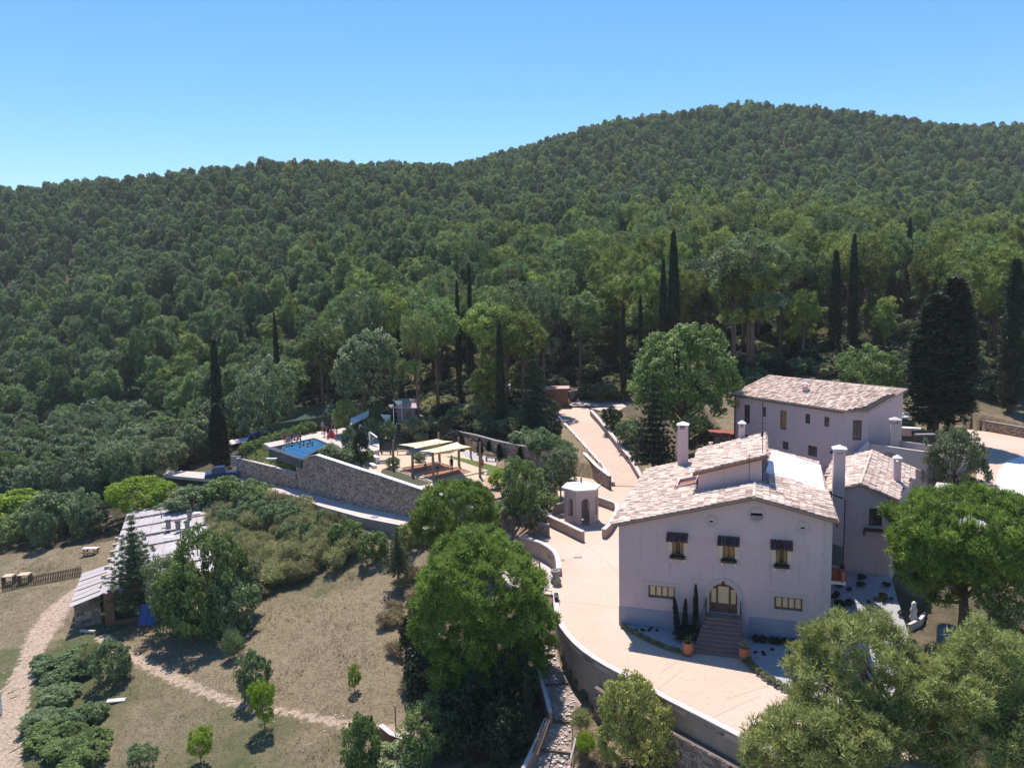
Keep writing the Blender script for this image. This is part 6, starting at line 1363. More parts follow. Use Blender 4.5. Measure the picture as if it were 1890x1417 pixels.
def ellip_clumps(ells, spacing, cr, seed, lump=.18, under=.35, cut=.8):
    """clump centres on the surface of a union of ellipsoids (cx,cy,cz,rx,ry,rz)"""
    r = np.random.default_rng(seed); out = []
    for (x, y, z, a, b, c) in ells:
        area = 4*math.pi*(((a*b)**1.6+(a*c)**1.6+(b*c)**1.6)/3)**(1/1.6); n = int(area/spacing**2); d = nrmz(r.normal(size=(n, 3)))
        keep = (d[:, 2] > -.15) | (r.random(n) < under); d = d[keep]; ph = r.random(3)*6
        l = 1+lump*(np.sin(d[:, 0]*5+ph[0])*np.sin(d[:, 1]*5+ph[1])+.6*np.sin(d[:, 2]*9+ph[2]+d[:, 0]*7))*.6-r.random(len(d))*.12
        out.append(np.c_[x+d[:, 0]*a*l, y+d[:, 1]*b*l, z+d[:, 2]*c*l])
    P_ = np.concatenate(out); ok = np.ones(len(P_), bool)
    for (x, y, z, a, b, c) in ells:
        q = ((P_[:, 0]-x)/a)**2+((P_[:, 1]-y)/b)**2+((P_[:, 2]-z)/c)**2; ok &= q > cut**2*.8
    P_ = P_[ok]; return P_, cr*(.7+.6*r.random(len(P_)))
def trunkmesh(name, paths, m):
    mb = MB()
    for p, rr0 in paths: mb.tube(p, rr0, 7)
    me = bpy.data.meshes.new(name); me.from_pydata(mb.v, [], mb.f); me.polygons.foreach_set('use_smooth', [True]*len(me.polygons)); me.materials.append(m); return me
def limbs(h0, h1, centres, r, n, base=(0, 0), r0=.2, seed=0):
    rg = random.Random(seed); out = []
    bend = [rg.uniform(-.25, .25) for _ in range(4)]
    zs = [-.6, h0*.5, h0, h0+(h1-h0)*.5, h1*.96]
    path = [(base[0]+bend[min(i, 3)]*z*.08, base[1]+bend[(i+1) % 4]*z*.08, z) for i, z in enumerate(zs)]
    out.append((path, [r0*1.25, r0, r0*.8, r0*.5, r0*.15]))
    idx = rg.sample(range(len(centres)), min(n, len(centres)))
    for i in idx:
        c = centres[i]; t = rg.uniform(.0, .7); z = h0*.85+(min(c[2], h1)-h0)*t*.6; z = max(h0*.6, min(z, c[2])); p0 = (path[2][0], path[2][1], z); mid = ((p0[0]+c[0])/2, (p0[1]+c[1])/2, (z*.55+c[2]*.45)-.1)
        out.append(([p0, mid, tuple(c)], [r0*.42, r0*.28, r0*.08]))
    return out
VAR = {}
def make_var(kind, k):
    s = 100*k+hash_(kind); r = np.random.default_rng(s)
    if kind == 'pine':           # generic hillside pine, 10 m
        h, rc = 10., 2.2; ells = [(r.uniform(-.3, .3), r.uniform(-.3, .3), 8.5, 1.25, 1.25, 1.35), (r.uniform(-.4, .4), r.uniform(-.4, .4), 7.0, 1.8, 1.8, 1.3)]
        for i in range(6): a = r.random()*6.28; q_ = r.uniform(.9, 1.5); ells.append((math.cos(a)*q_, math.sin(a)*q_, r.uniform(4.2, 7.2), .95, .95, .75))
        C, R = ellip_clumps(ells, .72, .44, s, .3, .6, .7); cm = leafmesh('crown', C, R, 40, .42, LF['pine'], s, 'needle', .5, 1.25, aspect=.32); tm_ = trunkmesh('trunk', limbs(4.8, 9.2, C, R, 7, r0=.17, seed=s), M['barkred']); return tm_, cm, (h, 2*rc)
    if kind == 'tallpine':       # front rows: long bare trunk, 15 m
        h = 15.; ells = [(r.uniform(-.5, .5), r.uniform(-.5, .5), 12.2, 2.6, 2.6, 2.4)]
        for i in range(6): a = r.random()*6.28; q_ = r.uniform(1.2, 2.3); ells.append((math.cos(a)*q_, math.sin(a)*q_, r.uniform(7.4, 12.8), 1.25, 1.25, .85))
        C, R = ellip_clumps(ells, .82, .5, s, .3, .5); cm = leafmesh('crown', C, R, 42, .40, LF['pine'], s, 'needle', .5, 1.15, aspect=.32); tm_ = trunkmesh('trunk', limbs(8.5, 14.2, C, R, 14, r0=.22, seed=s), M['barkred']); return tm_, cm, (h, 6.)
    if kind == 'oak':
        h = 7.; ells = [(0, 0, 4.6, 2.7, 2.7, 2.1)]
        for i in range(5): a = r.random()*6.28; ells.append((math.cos(a)*1.7, math.sin(a)*1.7, r.uniform(3.0, 5.2), 1.5, 1.5, 1.3))
        C, R = ellip_clumps(ells, .85, .55, s, .25, .6); cm = leafmesh('crown', C, R, 50, .36, LF['oak'], s, 'leaf', .4, .85, aspect=.55); tm_ = trunkmesh('trunk', limbs(2.0, 6.0, C, R, 9, r0=.2, seed=s), M['bark']); return tm_, cm, (h, 7.)
    if kind == 'broad':
        h = 8.; ells = [(0, 0, 4.8, 3.2, 3.2, 2.9)]
        for i in range(7): a = r.random()*6.28; ells.append((math.cos(a)*2.1, math.sin(a)*2.1, r.uniform(2.6, 6.3), 1.5, 1.5, 1.3))
        C, R = ellip_clumps(ells, .62, .42, s, .2, .7); cm = leafmesh('crown', C, R, 50, .24, LF['broad'], s, 'leaf', .4, .85, aspect=.55); tm_ = trunkmesh('trunk', limbs(1.8, 6.8, C, R, 12, r0=.26, seed=s), M['bark']); return tm_, cm, (h, 7.6)
    if kind == 'bush':
        h = 2.; ells = [(0, 0, .9, 1.05, 1.05, .95)]
        for i in range(4): a = r.random()*6.28; ells.append((math.cos(a)*.7, math.sin(a)*.7, r.uniform(.5, 1.2), .55, .55, .5))
        C, R = ellip_clumps(ells, .30, .2, s, .3, .6); cm = leafmesh('crown', C, R, 42, .13, LF['greygreen'], s, 'leaf', .4, .9, aspect=.5); tm_ = trunkmesh('stem', limbs(.4, 1.5, C, R, 9, r0=.05, seed=s), M['bark']); return tm_, cm, (h, 2.3)
    if kind == 'thicket':        # dense leafy mass down to the ground
        h = 4.5; ells = [(0, 0, 2.2, 2.3, 2.3, 2.1)]
        for i in range(8): a = r.random()*6.28; q_ = r.uniform(1.2, 2.0); ells.append((math.cos(a)*q_, math.sin(a)*q_, r.uniform(.9, 3.3), 1.1, 1.1, .95))
        C, R = ellip_clumps(ells, .50, .30, s, .3, .6); cm = leafmesh('crown', C, R, 40, .19, LF['broad'], s, 'leaf', .4, .9, aspect=.5); tm_ = trunkmesh('trunk', limbs(.8, 3.6, C, R, 14, r0=.1, seed=s), M['bark']); return tm_, cm, (h, 5.6)
    if kind == 'airy':           # loose shrub with showing twigs
        h = 4.; ells = [(0, 0, 2.3, 1.5, 1.5, 1.5)]
        for i in range(7): a = r.random()*6.28; ells.append((math.cos(a)*1.2, math.sin(a)*1.2, r.uniform(1.2, 3.4), .6, .6, .5))
        C, R = ellip_clumps(ells, .42, .27, s, .35, .6); cm = leafmesh('crown', C, R, 36, .17, LF['broad'], s, 'leaf', .4, .9, aspect=.5); tm_ = trunkmesh('trunk', limbs(.5, 3.3, C, R, 16, r0=.07, seed=s), M['bark']); return tm_, cm, (h, 3.7)
    if kind == 'cypress':
        h = 15.; zz = r.random(330)**.85; z = .6+zz*14.2; prof = np.interp(zz, [0, .08, .35, .7, .9, 1], [.55, .95, 1.0, .72, .38, .06]); a = r.random(330)*6.28
        C = np.c_[np.cos(a)*prof*.8, np.sin(a)*prof*.8, z]; R = .28+.22*prof*r.random(330)
        cm = leafmesh('crown', C, R, 40, .34, LF['cypress'], s, 'needle', .5, 1.5, aspect=.34); tm_ = trunkmesh('trunk', [([(0, 0, -.6), (0, 0, 3), (0, 0, 12)], [.22, .2, .04])], M['bark']); return tm_, cm, (h, 2.3)
    if kind == 'fir':
        h = 9.; C = []; R = []; tiers = 15
        for i in range(tiers):
            f_ = i/(tiers-1); z = 1.0+7.7*f_; rr0 = 2.9*(1-f_)**.85+.15; nb = int(13*(1-f_)+4); a0 = r.random()*6.28
            for k_ in range(nb):
                a = a0+6.283*k_/nb+r.uniform(-.2, .2); ln = rr0*r.uniform(.75, 1.1)
                for q in np.arange(.25, 1.01, .55/max(ln, .6)): C.append((math.cos(a)*ln*q, math.sin(a)*ln*q, z-.35*ln*q*.5+.18*ln*q*q)); R.append(.3*(1.15-.5*q))
        cm = leafmesh('crown', C, R, 34, .3, LF['pineblue'], s, 'needle', .3, .5, aspect=.25); mb = [([(0, 0, -.5), (0, 0, 4), (0, 0, 8.9)], [.17, .11, .02])]
        tm_ = trunkmesh('trunk', mb, M['bark']); return tm_, cm, (h, 5.6)
    if kind == 'scrub':          # twiggy broom-like shrub
        h = 2.4; a = r.random(60)*6.28; q = r.random(60)**.5; C = np.c_[np.cos(a)*q*1.0, np.sin(a)*q*1.0, .5+1.3*r.random(60)*(1-.4*q)]; R = .32+.15*r.random(60)
        cm = leafmesh('crown', C, R, 46, .30, LF['scrub'], s, 'needle', .6, 1.3, aspect=.17); tm_ = trunkmesh('stem', limbs(.3, 1.6, C, R, 14, r0=.04, seed=s), M['bark']); return tm_, cm, (h, 2.5)
    if kind == 'spiky':
        me = leafmesh('leaves', [(0, 0, .1)], [.1], 34, .62, LF['scrub'], s, 'needle', 1., .6, aspect=.10); return None, me, (.6, .9)
def hash_(k): return {'pine': 11, 'tallpine': 23, 'oak': 37, 'broad': 41, 'bush': 53, 'cypress': 67, 'fir': 71, 'scrub': 83, 'spiky': 97, 'airy': 103, 'thicket': 109}[k]
NV = {'pine': 7, 'tallpine': 4, 'oak': 4, 'broad': 3, 'bush': 4, 'cypress': 2, 'fir': 2, 'scrub': 3, 'spiky': 3, 'airy': 3, 'thicket': 3}
_mc = {}
def variant(kind, k, lf=None):
    k = k % NV[kind]
    if (kind, k) not in VAR: VAR[kind, k] = make_var(kind, k)
    t, c, sz = VAR[kind, k]
    if lf:
        if (kind, k, lf) not in _mc: m2 = c.copy(); m2.name = c.name; m2.materials[0] = LF[lf]; _mc[kind, k, lf] = m2
        c = _mc[kind, k, lf]
    return t, c, sz
def plant(name, kind, loc, label, cat='tree', group=None, k=0, h=None, w=None, lf=None, rz=None, lean=0.):
    t, c, sz = variant(kind, k, lf); r = bpy.data.objects.new(name, None); COL.objects.link(r); r.empty_display_size = .3; r.location = tuple(map(float, loc))
    r.rotation_euler = (0, lean, random.random()*6.28 if rz is None else rz); sx = (w/sz[1]) if w else ((h/sz[0]) if h else 1); szz = (h/sz[0]) if h else sx; r.scale = (sx, sx, szz); tag(r, label, cat, group)
    for me, nm in ((t, 'trunk' if kind not in ('bush', 'scrub') else 'stem'), (c, 'crown' if kind != 'spiky' else 'leaves')):
        if me is None: continue
        o = bpy.data.objects.new(nm, me); COL.objects.link(o); o.parent = r
    return r
def hero(name, kind, xc, ytop, ybase, wpx, label, z=None, k=0, lf=None, cat='tree', group=None, lean=0., rz=None):
    """size and place of one plant from where its base, top and width are seen"""
    b = G(xc, ybase) if z is None else P(xc, ybase, z)
    t = PD(xc, ytop, b[1]); h = max(t[2]-b[2], .3); w = wpx*np.hypot(b[0], b[1])/F_PX*1.0
    return plant(name, kind, b, label, cat, group, k, h, w, lf, rz, lean)
def custom(name, base, ells, spacing, cr, n_per, size, lf, label, seed, mode='needle', aspect=.25, h0=3, h1=8, nl=14, r0=.25, lump=.2, under=.35, cat='tree', bark='barkred', up=.5, flat=1.1, tb=(0, 0)):
    r = thing(name, base, label, cat); C, R = ellip_clumps(ells, spacing, cr, seed, lump, under)
    me = leafmesh('crown', C, R, n_per, size, LF[lf], seed, mode, up, flat, aspect=aspect); o = bpy.data.objects.new('crown', me); COL.objects.link(o); o.parent = r
    tm_ = trunkmesh('trunk', limbs(h0, h1, C, R, nl, tb, r0, seed), M[bark]); o = bpy.data.objects.new('trunk', tm_); COL.objects.link(o); o.parent = r
    return r

def scatter_px(n, poly, seed): 
    q = []; rr0 = np.random.default_rng(seed); xs_ = [p[0] for p in poly]; ys_ = [p[1] for p in poly]
    while len(q) < n:
        x, y = rr0.uniform(min(xs_), max(xs_)), rr0.uniform(min(ys_), max(ys_))
        if inside(np.array([x]), np.array([y]), poly)[0]: q.append((x, y))
    return q

# big individual trees in front
b = P(895, 1300, -4.8)
custom('pine_tree', b, [(0, -.5, 8.3, 3.7, 3.6, 3.0), (-1.9, -.8, 6.2, 2.5, 2.5, 2.6), (1.9, -1.0, 6.4, 2.4, 2.5, 2.4), (.2, -1.2, 4.8, 3.0, 2.6, 2.4), (3.4, -.3, 5.4, 1.6, 1.7, 1.3), (-.4, 1.3, 9.6, 2.6, 2.4, 1.9), (-2.8, .3, 7.9, 1.5, 1.6, 1.5), (-.8, -1.8, 3.2, 2.6, 2.0, 1.8), (2.2, -1.4, 3.6, 1.9, 1.8, 1.5)], .42, .34, 52, .32, 'stone_pine', 'largest dark rounded pine in the middle foreground beside the curved patio wall', 5, aspect=.22, h0=2.6, h1=9, lump=.22)
b = P(845, 1050, -2.0)
custom('pine_tree', b, [(0, 0, 5.7, 3.3, 3.0, 2.2), (-2.0, -.4, 4.2, 1.9, 1.8, 1.7), (1.6, -.3, 4.4, 2.0, 1.8, 1.8), (0, -.8, 2.8, 2.6, 2.0, 1.6)], .46, .35, 48, .34, 'stone_pine', 'rounded pine directly behind the largest one, against the long stone wall', 6, aspect=.22, h0=1.8, h1=6)
b = P(1785, 1178, 0.0)
custom('umbrella_pine', b, [(0, 0, 7.1, 5.0, 4.3, 2.3), (-2.6, -.5, 5.9, 2.5, 2.4, 1.7), (2.6, -.5, 6.0, 2.6, 2.4, 1.8), (0, -1.4, 6.2, 3.2, 2.6, 1.6), (-2.0, 0, 3.9, 1.3, 1.3, 1.5), (-3.4, -.2, 4.7, 1.1, 1.3, 1.4), (0, 0, 5.6, 4.2, 3.4, 1.6)], .40, .34, 54, .30, 'stone_pine', 'bright green umbrella pine with a broad dome at the right, in front of the wing', 8, aspect=.24, h0=3.0, h1=8.4, nl=22, under=.3, tb=(-.3, 0), r0=.30)
b = P(1660, 1420, -1.6)
custom('pine_tree', b, [(-1.7, 1.2, 5.2, 2.4, 2.3, 2.0), (-3.4, 0, 3.5, 2.1, 2.0, 1.7), (0, .4, 4.0, 2.2, 2.1, 1.7), (-4.7, -.4, 2.0, 1.9, 1.8, 1.5), (-1.6, -.8, 2.6, 2.2, 1.8, 1.5), (1.6, .8, 3.4, 1.8, 1.7, 1.4), (-3.0, 1.6, 4.4, 1.6, 1.6, 1.4), (.8, -1.0, 2.2, 1.9, 1.7, 1.3)], .36, .33, 56, .26, 'aleppo', 'large olive-green pine at the bottom right in front of the entrance gravel', 9, aspect=.2, h0=2.0, h1=6.2, nl=26, under=.3, lump=.35, tb=(0, 0))
b = P(1850, 1460, -1.6)
custom('pine_tree', b, [(0, 1.2, 5.6, 2.2, 2.1, 1.7), (-1.9, .4, 4.5, 1.9, 1.8, 1.4), (1.9, 1.0, 4.9, 2.2, 2.0, 1.7), (.2, -.4, 3.7, 2.1, 1.8, 1.5), (2.4, -.6, 2.8, 2.0, 1.7, 1.4), (-1.6, -.6, 2.6, 1.8, 1.7, 1.4), (.4, -1.4, 1.9, 1.9, 1.5, 1.3)], .36, .33, 56, .26, 'aleppo', 'olive-green pine filling the bottom right corner', 10, aspect=.2, h0=2.6, h1=6.4, nl=22, under=.25, lump=.35)
b = P(1520, 1500, -2.2)
custom('pine_tree', b, [(-.5, 0, 3.5, 1.9, 1.8, 1.5), (-2.2, .2, 2.9, 1.4, 1.4, 1.2), (1.4, 0, 3.6, 1.5, 1.5, 1.0)], .36, .33, 56, .26, 'aleppo', 'lower olive-green pine at the bottom edge beside the retaining wall', 12, aspect=.2, h0=1.0, h1=4.4, nl=16, lump=.35)
b = P(1262, 846, 2.4)
custom('broadleaf_tree', b, [(0, 0, 10.2, 5.4, 5.0, 5.2), (-3.2, -.6, 8.2, 3.0, 2.8, 3.0), (3.2, -.6, 8.4, 3.0, 2.8, 3.4), (0, -1.5, 6.4, 3.6, 3.0, 2.6), (1.6, 0, 13.0, 3.2, 3.0, 2.6)], .85, .58, 46, .34, 'broad', 'huge rounded light green tree between the ramp and the second building', 14, mode='leaf', aspect=.6, h0=4.0, h1=13, nl=20, bark='bark', r0=.45, lump=.15)
b = P(688, 792, 3.4)
custom('oak_tree', b+[0, 1, 0], [(0, 0, 9.2, 4.7, 4.4, 3.8), (-2.8, -.6, 7.4, 2.8, 2.6, 2.2), (2.6, -.4, 7.8, 2.6, 2.4, 2.3), (.4, 0, 12.0, 3.0, 2.8, 2.0)], .85, .58, 44, .36, 'oak', 'spreading grey-green oak over the slatted pergola and raised hut', 15, mode='leaf', aspect=.5, h0=3.8, h1=11, nl=22, bark='bark', r0=.38, lump=.25, tb=(2.5, 0))

# cypresses and conifers
def herod(name, kind, xc, ytop, dist, wpx, label, k=0, lf=None, cat='tree', **kw):
    b = PD(xc, 600, dist); z = hgt(b[0], b[1])[0]; t = PD(xc, ytop, dist); return plant(name, kind, (b[0], b[1], z), label, cat, None, k, t[2]-z, wpx*np.hypot(b[0], b[1])/F_PX, lf, **kw)
CY = [(1243,430,120,26,'tallest slim dark cypress behind the huge light green tree'),(1224,480,119,19,'shorter slim cypress just left of the tallest one'),
 (1540,464,118,24,'slim dark cypress leaning slightly, left of the pair behind the second building'),(1573,434,128,19,'slim dark cypress right of the pair behind the second building'),
 (921,600,104,20,'slim cypress left of the rust shed in the middle of the forest edge'),(1673,405,150,14,'small cypress tip rising from the pines above the right building'),
 (735,552,128,13,'small slim cypress among pines above the grey-green oak'),(868,486,132,11,'tiny cypress tip high in the pines above the middle'),
 (1871,480,95,42,'tall dark cypress at the right edge of the frame'),(392,628,110,24,'tall slim cypress standing left of the parked pickup'),
 (1182,548,124,12,'thin cypress half hidden left of the huge light green tree'),(507,578,140,12,'small cypress in the pines above the pool'),(1690,600,100,24,'dark slim cypress immediately left of the broad one'),
 (1150,560,126,13,'thin dark cypress in shade above the curved stone wall'),(845,520,120,12,'thin dark cypress among bare pine trunks in the middle')]
for i, (x, yt, dd0, w, lb) in enumerate(CY): herod('cypress_tree', 'cypress', x, yt, dd0, w, lb, k=i)
hero('cypress_tree', 'cypress', 1722, 545, 792, 96, 'broad bushy dark cypress right of the second building, left stem', z=6.2, k=0)
hero('cypress_tree', 'cypress', 1752, 512, 790, 84, 'broad bushy dark cypress right of the second building, right stem', z=6.2, k=1)
hero('cypress_tree', 'cypress', 408, 745, 868, 40, 'short stout dark cypress beside the parked pickup', z=-1.3, k=1)
hero('conifer', 'fir', 985, 618, 800, 74, 'dark spreading conifer left of the ramp head', z=4.2, k=0, lf='cypress')
hero('conifer', 'fir', 1205, 690, 868, 96, 'dark conifer beneath the huge light green tree, beside the ramp', z=2.2, k=1, lf='cypress')
hero('conifer', 'fir', 255, 948, 1128, 118, 'spiky blue-green fir standing against the farm shed', k=0)
hero('conifer', 'fir', 735, 968, 1062, 66, 'small dark fir at the top of the dry meadow beside the rounded pines', z=-2.6, k=1)
hero('oak_tree', 'thicket', 492, 668, 805, 108, 'dark round oak above the pool at the left of the green shade house', z=1.5, k=1, lf='oak')
hero('pine_tree', 'tallpine', 1387, 430, 690, 128, 'large dark spreading pine with straight trunk behind the second building', z=10, k=2, lf='pineblue')
hero('broadleaf_tree', 'thicket', 1760, 783, 905, 96, 'small round grey-green tree between the driveway and the raised terrace', z=3.6, k=0, lf='olive')
hero('broadleaf_tree', 'thicket', 1612, 642, 742, 112, 'light green leafy tree behind the second building roof', z=8.5, k=1)
hero('broadleaf_tree', 'thicket', 385, 980, 1165, 150, 'leafy green bushy tree right of the fir beside the farm shed', k=2, lf='broad')
hero('shrub', 'bush', 335, 1050, 1175, 90, 'lower leafy bush between the blue panel and the bushy tree', k=0, lf='broad', cat='shrub')
hero('shrub', 'bush', 430, 1060, 1170, 90, 'lower leafy bush at the right foot of the bushy tree', k=3, lf='greygreen', cat='shrub')
hero('broadleaf_tree', 'airy', 318, 1020, 1150, 80, 'loose leafy shrub between the fir and the leafy green tree', k=1, lf='olive', cat='shrub')
hero('broadleaf_tree', 'airy', 440, 1030, 1140, 90, 'loose grey-green shrub at the right of the leafy green tree by the shed', k=2, lf='olive', cat='shrub')
hero('broadleaf_tree', 'airy', 965, 845, 965, 74, 'young light green tree in the leafy garden by the end of the brown path', z=.9, k=0)
hero('broadleaf_tree', 'airy', 1035, 828, 915, 76, 'feathery small tree just left of the lower ramp wall', z=1.2, k=1, lf='olive')
hero('broadleaf_tree', 'thicket', 1172, 1250, 1416, 150, 'yellow-green fig shrub below the patio retaining wall', z=-3.2, k=2, lf='fig', cat='shrub')
hero('broadleaf_tree', 'airy', 1858, 1060, 1205, 110, 'glossy leafy bush at the right edge under the umbrella pine', z=.2, k=0)
hero('broadleaf_tree', 'airy', 640, 735, 800, 50, 'yellow-green small tree left of the slatted pergola', z=3, k=2, lf='aleppo')
hero('broadleaf_tree', 'thicket', 260, 877, 950, 104, 'bright yellow-green bush above the farm shed', k=0, lf='lime', cat='bush')
hero('young_tree', 'airy', 489, 1252, 1345, 52, 'bright yellow-green sapling beside the dirt path', k=1, lf='lime', lean=.08)
hero('young_tree', 'airy', 371, 1342, 1412, 46, 'small yellow-green sapling at the bottom of the meadow', k=0, lf='lime')
hero('young_tree', 'airy', 655, 1225, 1280, 26, 'thin yellowish seedling in the dry meadow', k=2, lf='lime')
hero('cypress_tree', 'bush', 668, 1315, 1440, 74, 'dense dark green columnar shrub at the bottom centre', k=1, lf='broad', cat='shrub')
hero('shrub', 'airy', 790, 1298, 1430, 112, 'leafy grey-green shrub at the bottom centre beside the low curved wall', k=0, lf='broad', cat='shrub')
hero('shrub', 'bush', 735, 1375, 1440, 110, 'low green shrub along the bottom edge under the leafy one', k=2, lf='olive', cat='shrub')
hero('shrub', 'bush', 470, 1200, 1290, 58, 'dark round shrub in the meadow above the yellow-green sapling', k=2, lf='greygreen', cat='shrub')
hero('shrub', 'scrub', 432, 1150, 1215, 44, 'small twiggy dark shrub in the meadow above the round one', k=1, lf='greygreen', cat='shrub')
hero('shrub', 'airy', 265, 1375, 1440, 60, 'small green shrub at the bottom left beside the sapling', k=1, lf='greygreen', cat='shrub')
hero('shrub', 'bush', 205, 1180, 1262, 62, 'dark bramble right of the reddish scrub near the lean-to', k=3, cat='shrub')
hero('shrub', 'scrub', 168, 1178, 1240, 34, 'rusty olive scrub just below the stone lean-to', k=2, cat='shrub')
for i, (x, y) in enumerate(sorted(scatter_px(34, [(75, 1225), (110, 1205), (165, 1210), (170, 1300), (190, 1420), (110, 1430), (70, 1350), (68, 1270)], 41), key=lambda q: q[1])):
    plant('bramble', 'bush', G(x, y), 'bramble bush in the long low patch beside the dirt track', 'bush', 'brambles of the long patch beside the track', k=i, h=random.uniform(.8, 1.3), w=random.uniform(1.7, 2.6), lf='greygreen' if y < 1350 else 'broad')
# garden shrubs on the terraces
SH = [(905,925,955,60,1.6,'silver bush at the left of the brown garden path','olive'),(935,918,958,52,1.2,'silver bush in the garden just left of the gazebo wall','olive'),(975,930,968,60,.9,'grey-green bush in the garden touching the gazebo wall','olive'),(1005,905,940,54,1.0,'green bush left behind the gazebo','broad'),(930,865,902,50,1.9,'yellowish bush at the bend of the brown path','lime'),
 (870,893,925,66,1.8,'silver shrub under the right corner of the play deck','olive'),(840,905,930,44,1.8,'dark low shrub below the play deck','greygreen'),(1010,862,895,60,1.4,'round green bush left of the feathery small tree','broad'),(985,880,925,64,1.0,'broad green bush behind the gazebo garden','greygreen'),(950,890,932,44,1.4,'green bush at the brown path end','greygreen'),
 (612,818,850,44,2.8,'greyish shrub right of the pool above the wall peak','olive'),(633,826,856,46,2.4,'dark shrub beside the curved bench wall','greygreen'),(668,790,850,26,2.6,'tall dark shrub right of the pool','cypress'),(645,785,842,22,2.8,'ivy covered post like shrub between pool and benches','greygreen'),(680,828,848,22,2.3,'round silver bush above the garden steps','olive'),
 (660,832,850,50,2.4,'low green bush along the curved bench wall','broad'),(725,843,862,26,2.1,'small bush around the foot of the left sail post','greygreen'),(775,835,852,22,2.1,'small shrub on the sand behind the left sail','greygreen'),(880,738,780,60,4.4,'pale sunlit shrub below the slim cypress','scrub'),(905,715,776,60,4.6,'tall yellowish shrub on the bank left of the ramp','scrub'),(855,748,784,56,4.0,'green shrub on the bank behind the sails','greygreen'),(1000,790,840,60,3.0,'dark green bush outside the upper ramp wall','greygreen'),(1030,805,850,50,2.2,'green bush outside the ramp wall, lower','broad'),(972,790,822,60,3.4,'dark shrub below the spreading conifer','greygreen'),(1015,770,812,44,3.8,'dark shrub hugging the top of the left ramp wall','cypress'),(1045,815,862,44,2.0,'dark shrub outside the middle of the left ramp wall','greygreen'),(1130,750,785,40,4.0,'dark shrub at the top of the bed right of the ramp','cypress'),(1165,770,815,50,3.0,'dark shrub in the bed right of the ramp, beside the conifer','greygreen'),(1290,770,820,60,3.0,'dark shrub at the right foot of the huge light green tree','cypress'),
 (700,745,775,40,4.2,'blue-green shrub under the oak canopy','olive'),(690,770,800,34,3.8,'pale blue-green shrub below the slatted pergola','olive'),(715,775,805,34,3.6,'green shrub at the foot of the oak trunk','greygreen')]
for i, (x, yt, yb, w, z, lb, lf) in enumerate(SH): hero('shrub', 'bush', x, yt, yb, w, lb, z=z, k=i, lf=lf, cat='shrub')
# hedge along the pool bed
for i in range(9):
    t = i/8; x = 458+112*t; y = 838-40*t; hero('hedge_bush', 'bush', x, y-22, y, 26, ['hedge bush beside the spiky planting bed, leftmost of its row', 'second hedge bush in the row beside the spiky bed', 'third hedge bush in the row beside the spiky bed', 'fourth hedge bush in the row beside the spiky bed', 'middle hedge bush of the row leading to the pool', 'fourth from the right in the hedge row by the pool', 'third from the right in the hedge row by the pool', 'second from the right in the hedge row by the pool', 'rightmost of the hedge row behind the pool'][i], z=1.7+1.3*t, k=i, lf='broad', cat='bush', group='hedge bushes between the planting bed and the pool')
# climbing plants in arches on the back wall
for i, (x, yt, yb) in enumerate([(852,800,830),(903,812,838),(922,818,846),(960,824,852),(886,808,838)]):
    hero('climbing_plant', 'cypress', x, yt, yb, 14, ['first', 'third', 'fourth', 'rightmost', 'second'][i]+' dark climbing plant from the left against the back wall right of the sails', z=2.0, k=i, cat='climbing plant', group='climbing plants on the back wall')
# spiky planting bed
n = 0; bp_ = [(453, 848), (492, 826), (549, 852), (546, 869)]
for i in range(13):
    for j in range(7):
        u_, v_ = (i+.5+random.uniform(-.2, .2))/13, (j+.5+random.uniform(-.2, .2))/7; q = bed_pt(u_, v_)+[0, 0, .05]; plant('spiky_plant', 'spiky', q, 'pale spiky tuft in the dense planting bed above the stone wall', 'plant', 'spiky tufts in the planting bed', k=n, h=.8, w=random.uniform(1.0, 1.3), lf='aleppo'); n += 1
# rough bed right of the ramp
n = 0
for i in range(46):
    u_, v_ = random.random(), random.random(); L0 = np.array([1105+78*u_, 764+92*u_]); R0_ = np.array([1150+45*u_, 758+80*u_]); q = L0*(1-v_)+R0_*v_; w0 = P(q[0], q[1], 4.0-2.2*u_)
    plant('wild_shrub', 'scrub', w0, 'low dry shrub in the rough bed right of the ramp', 'shrub', 'dry shrubs in the rough bed beside the ramp', k=i, h=random.uniform(.4, .9), w=random.uniform(.8, 1.5), lf='scrub')
rb = [P(x, y, z) for x, y, z in [(1098,768,3.9),(1112,786,3.5),(1142,822,2.3),(1170,856,1.2),(1190,880,.6),(1215,850,2.0),(1180,800,3.2),(1150,765,4.0),(1125,756,4.1)]]
mb = MB(); cen = sum(rb)/len(rb)
for i in range(len(rb)): mb.face([rb[i]+[0, 0, .35], rb[(i+1) % len(rb)]+[0, 0, .35], cen+[0, 0, .55]])
tag(mb.build('bank_soil', gm), kind='structure')
for nm_, val in (('dirt', 0.), ('green', .45), ('forest', .15)):
    me = bpy.data.objects['bank_soil'].data; a_ = me.attributes.new(nm_, 'FLOAT', 'POINT'); a_.data.foreach_set('value', np.full(len(me.vertices), val, dtype=np.float32))

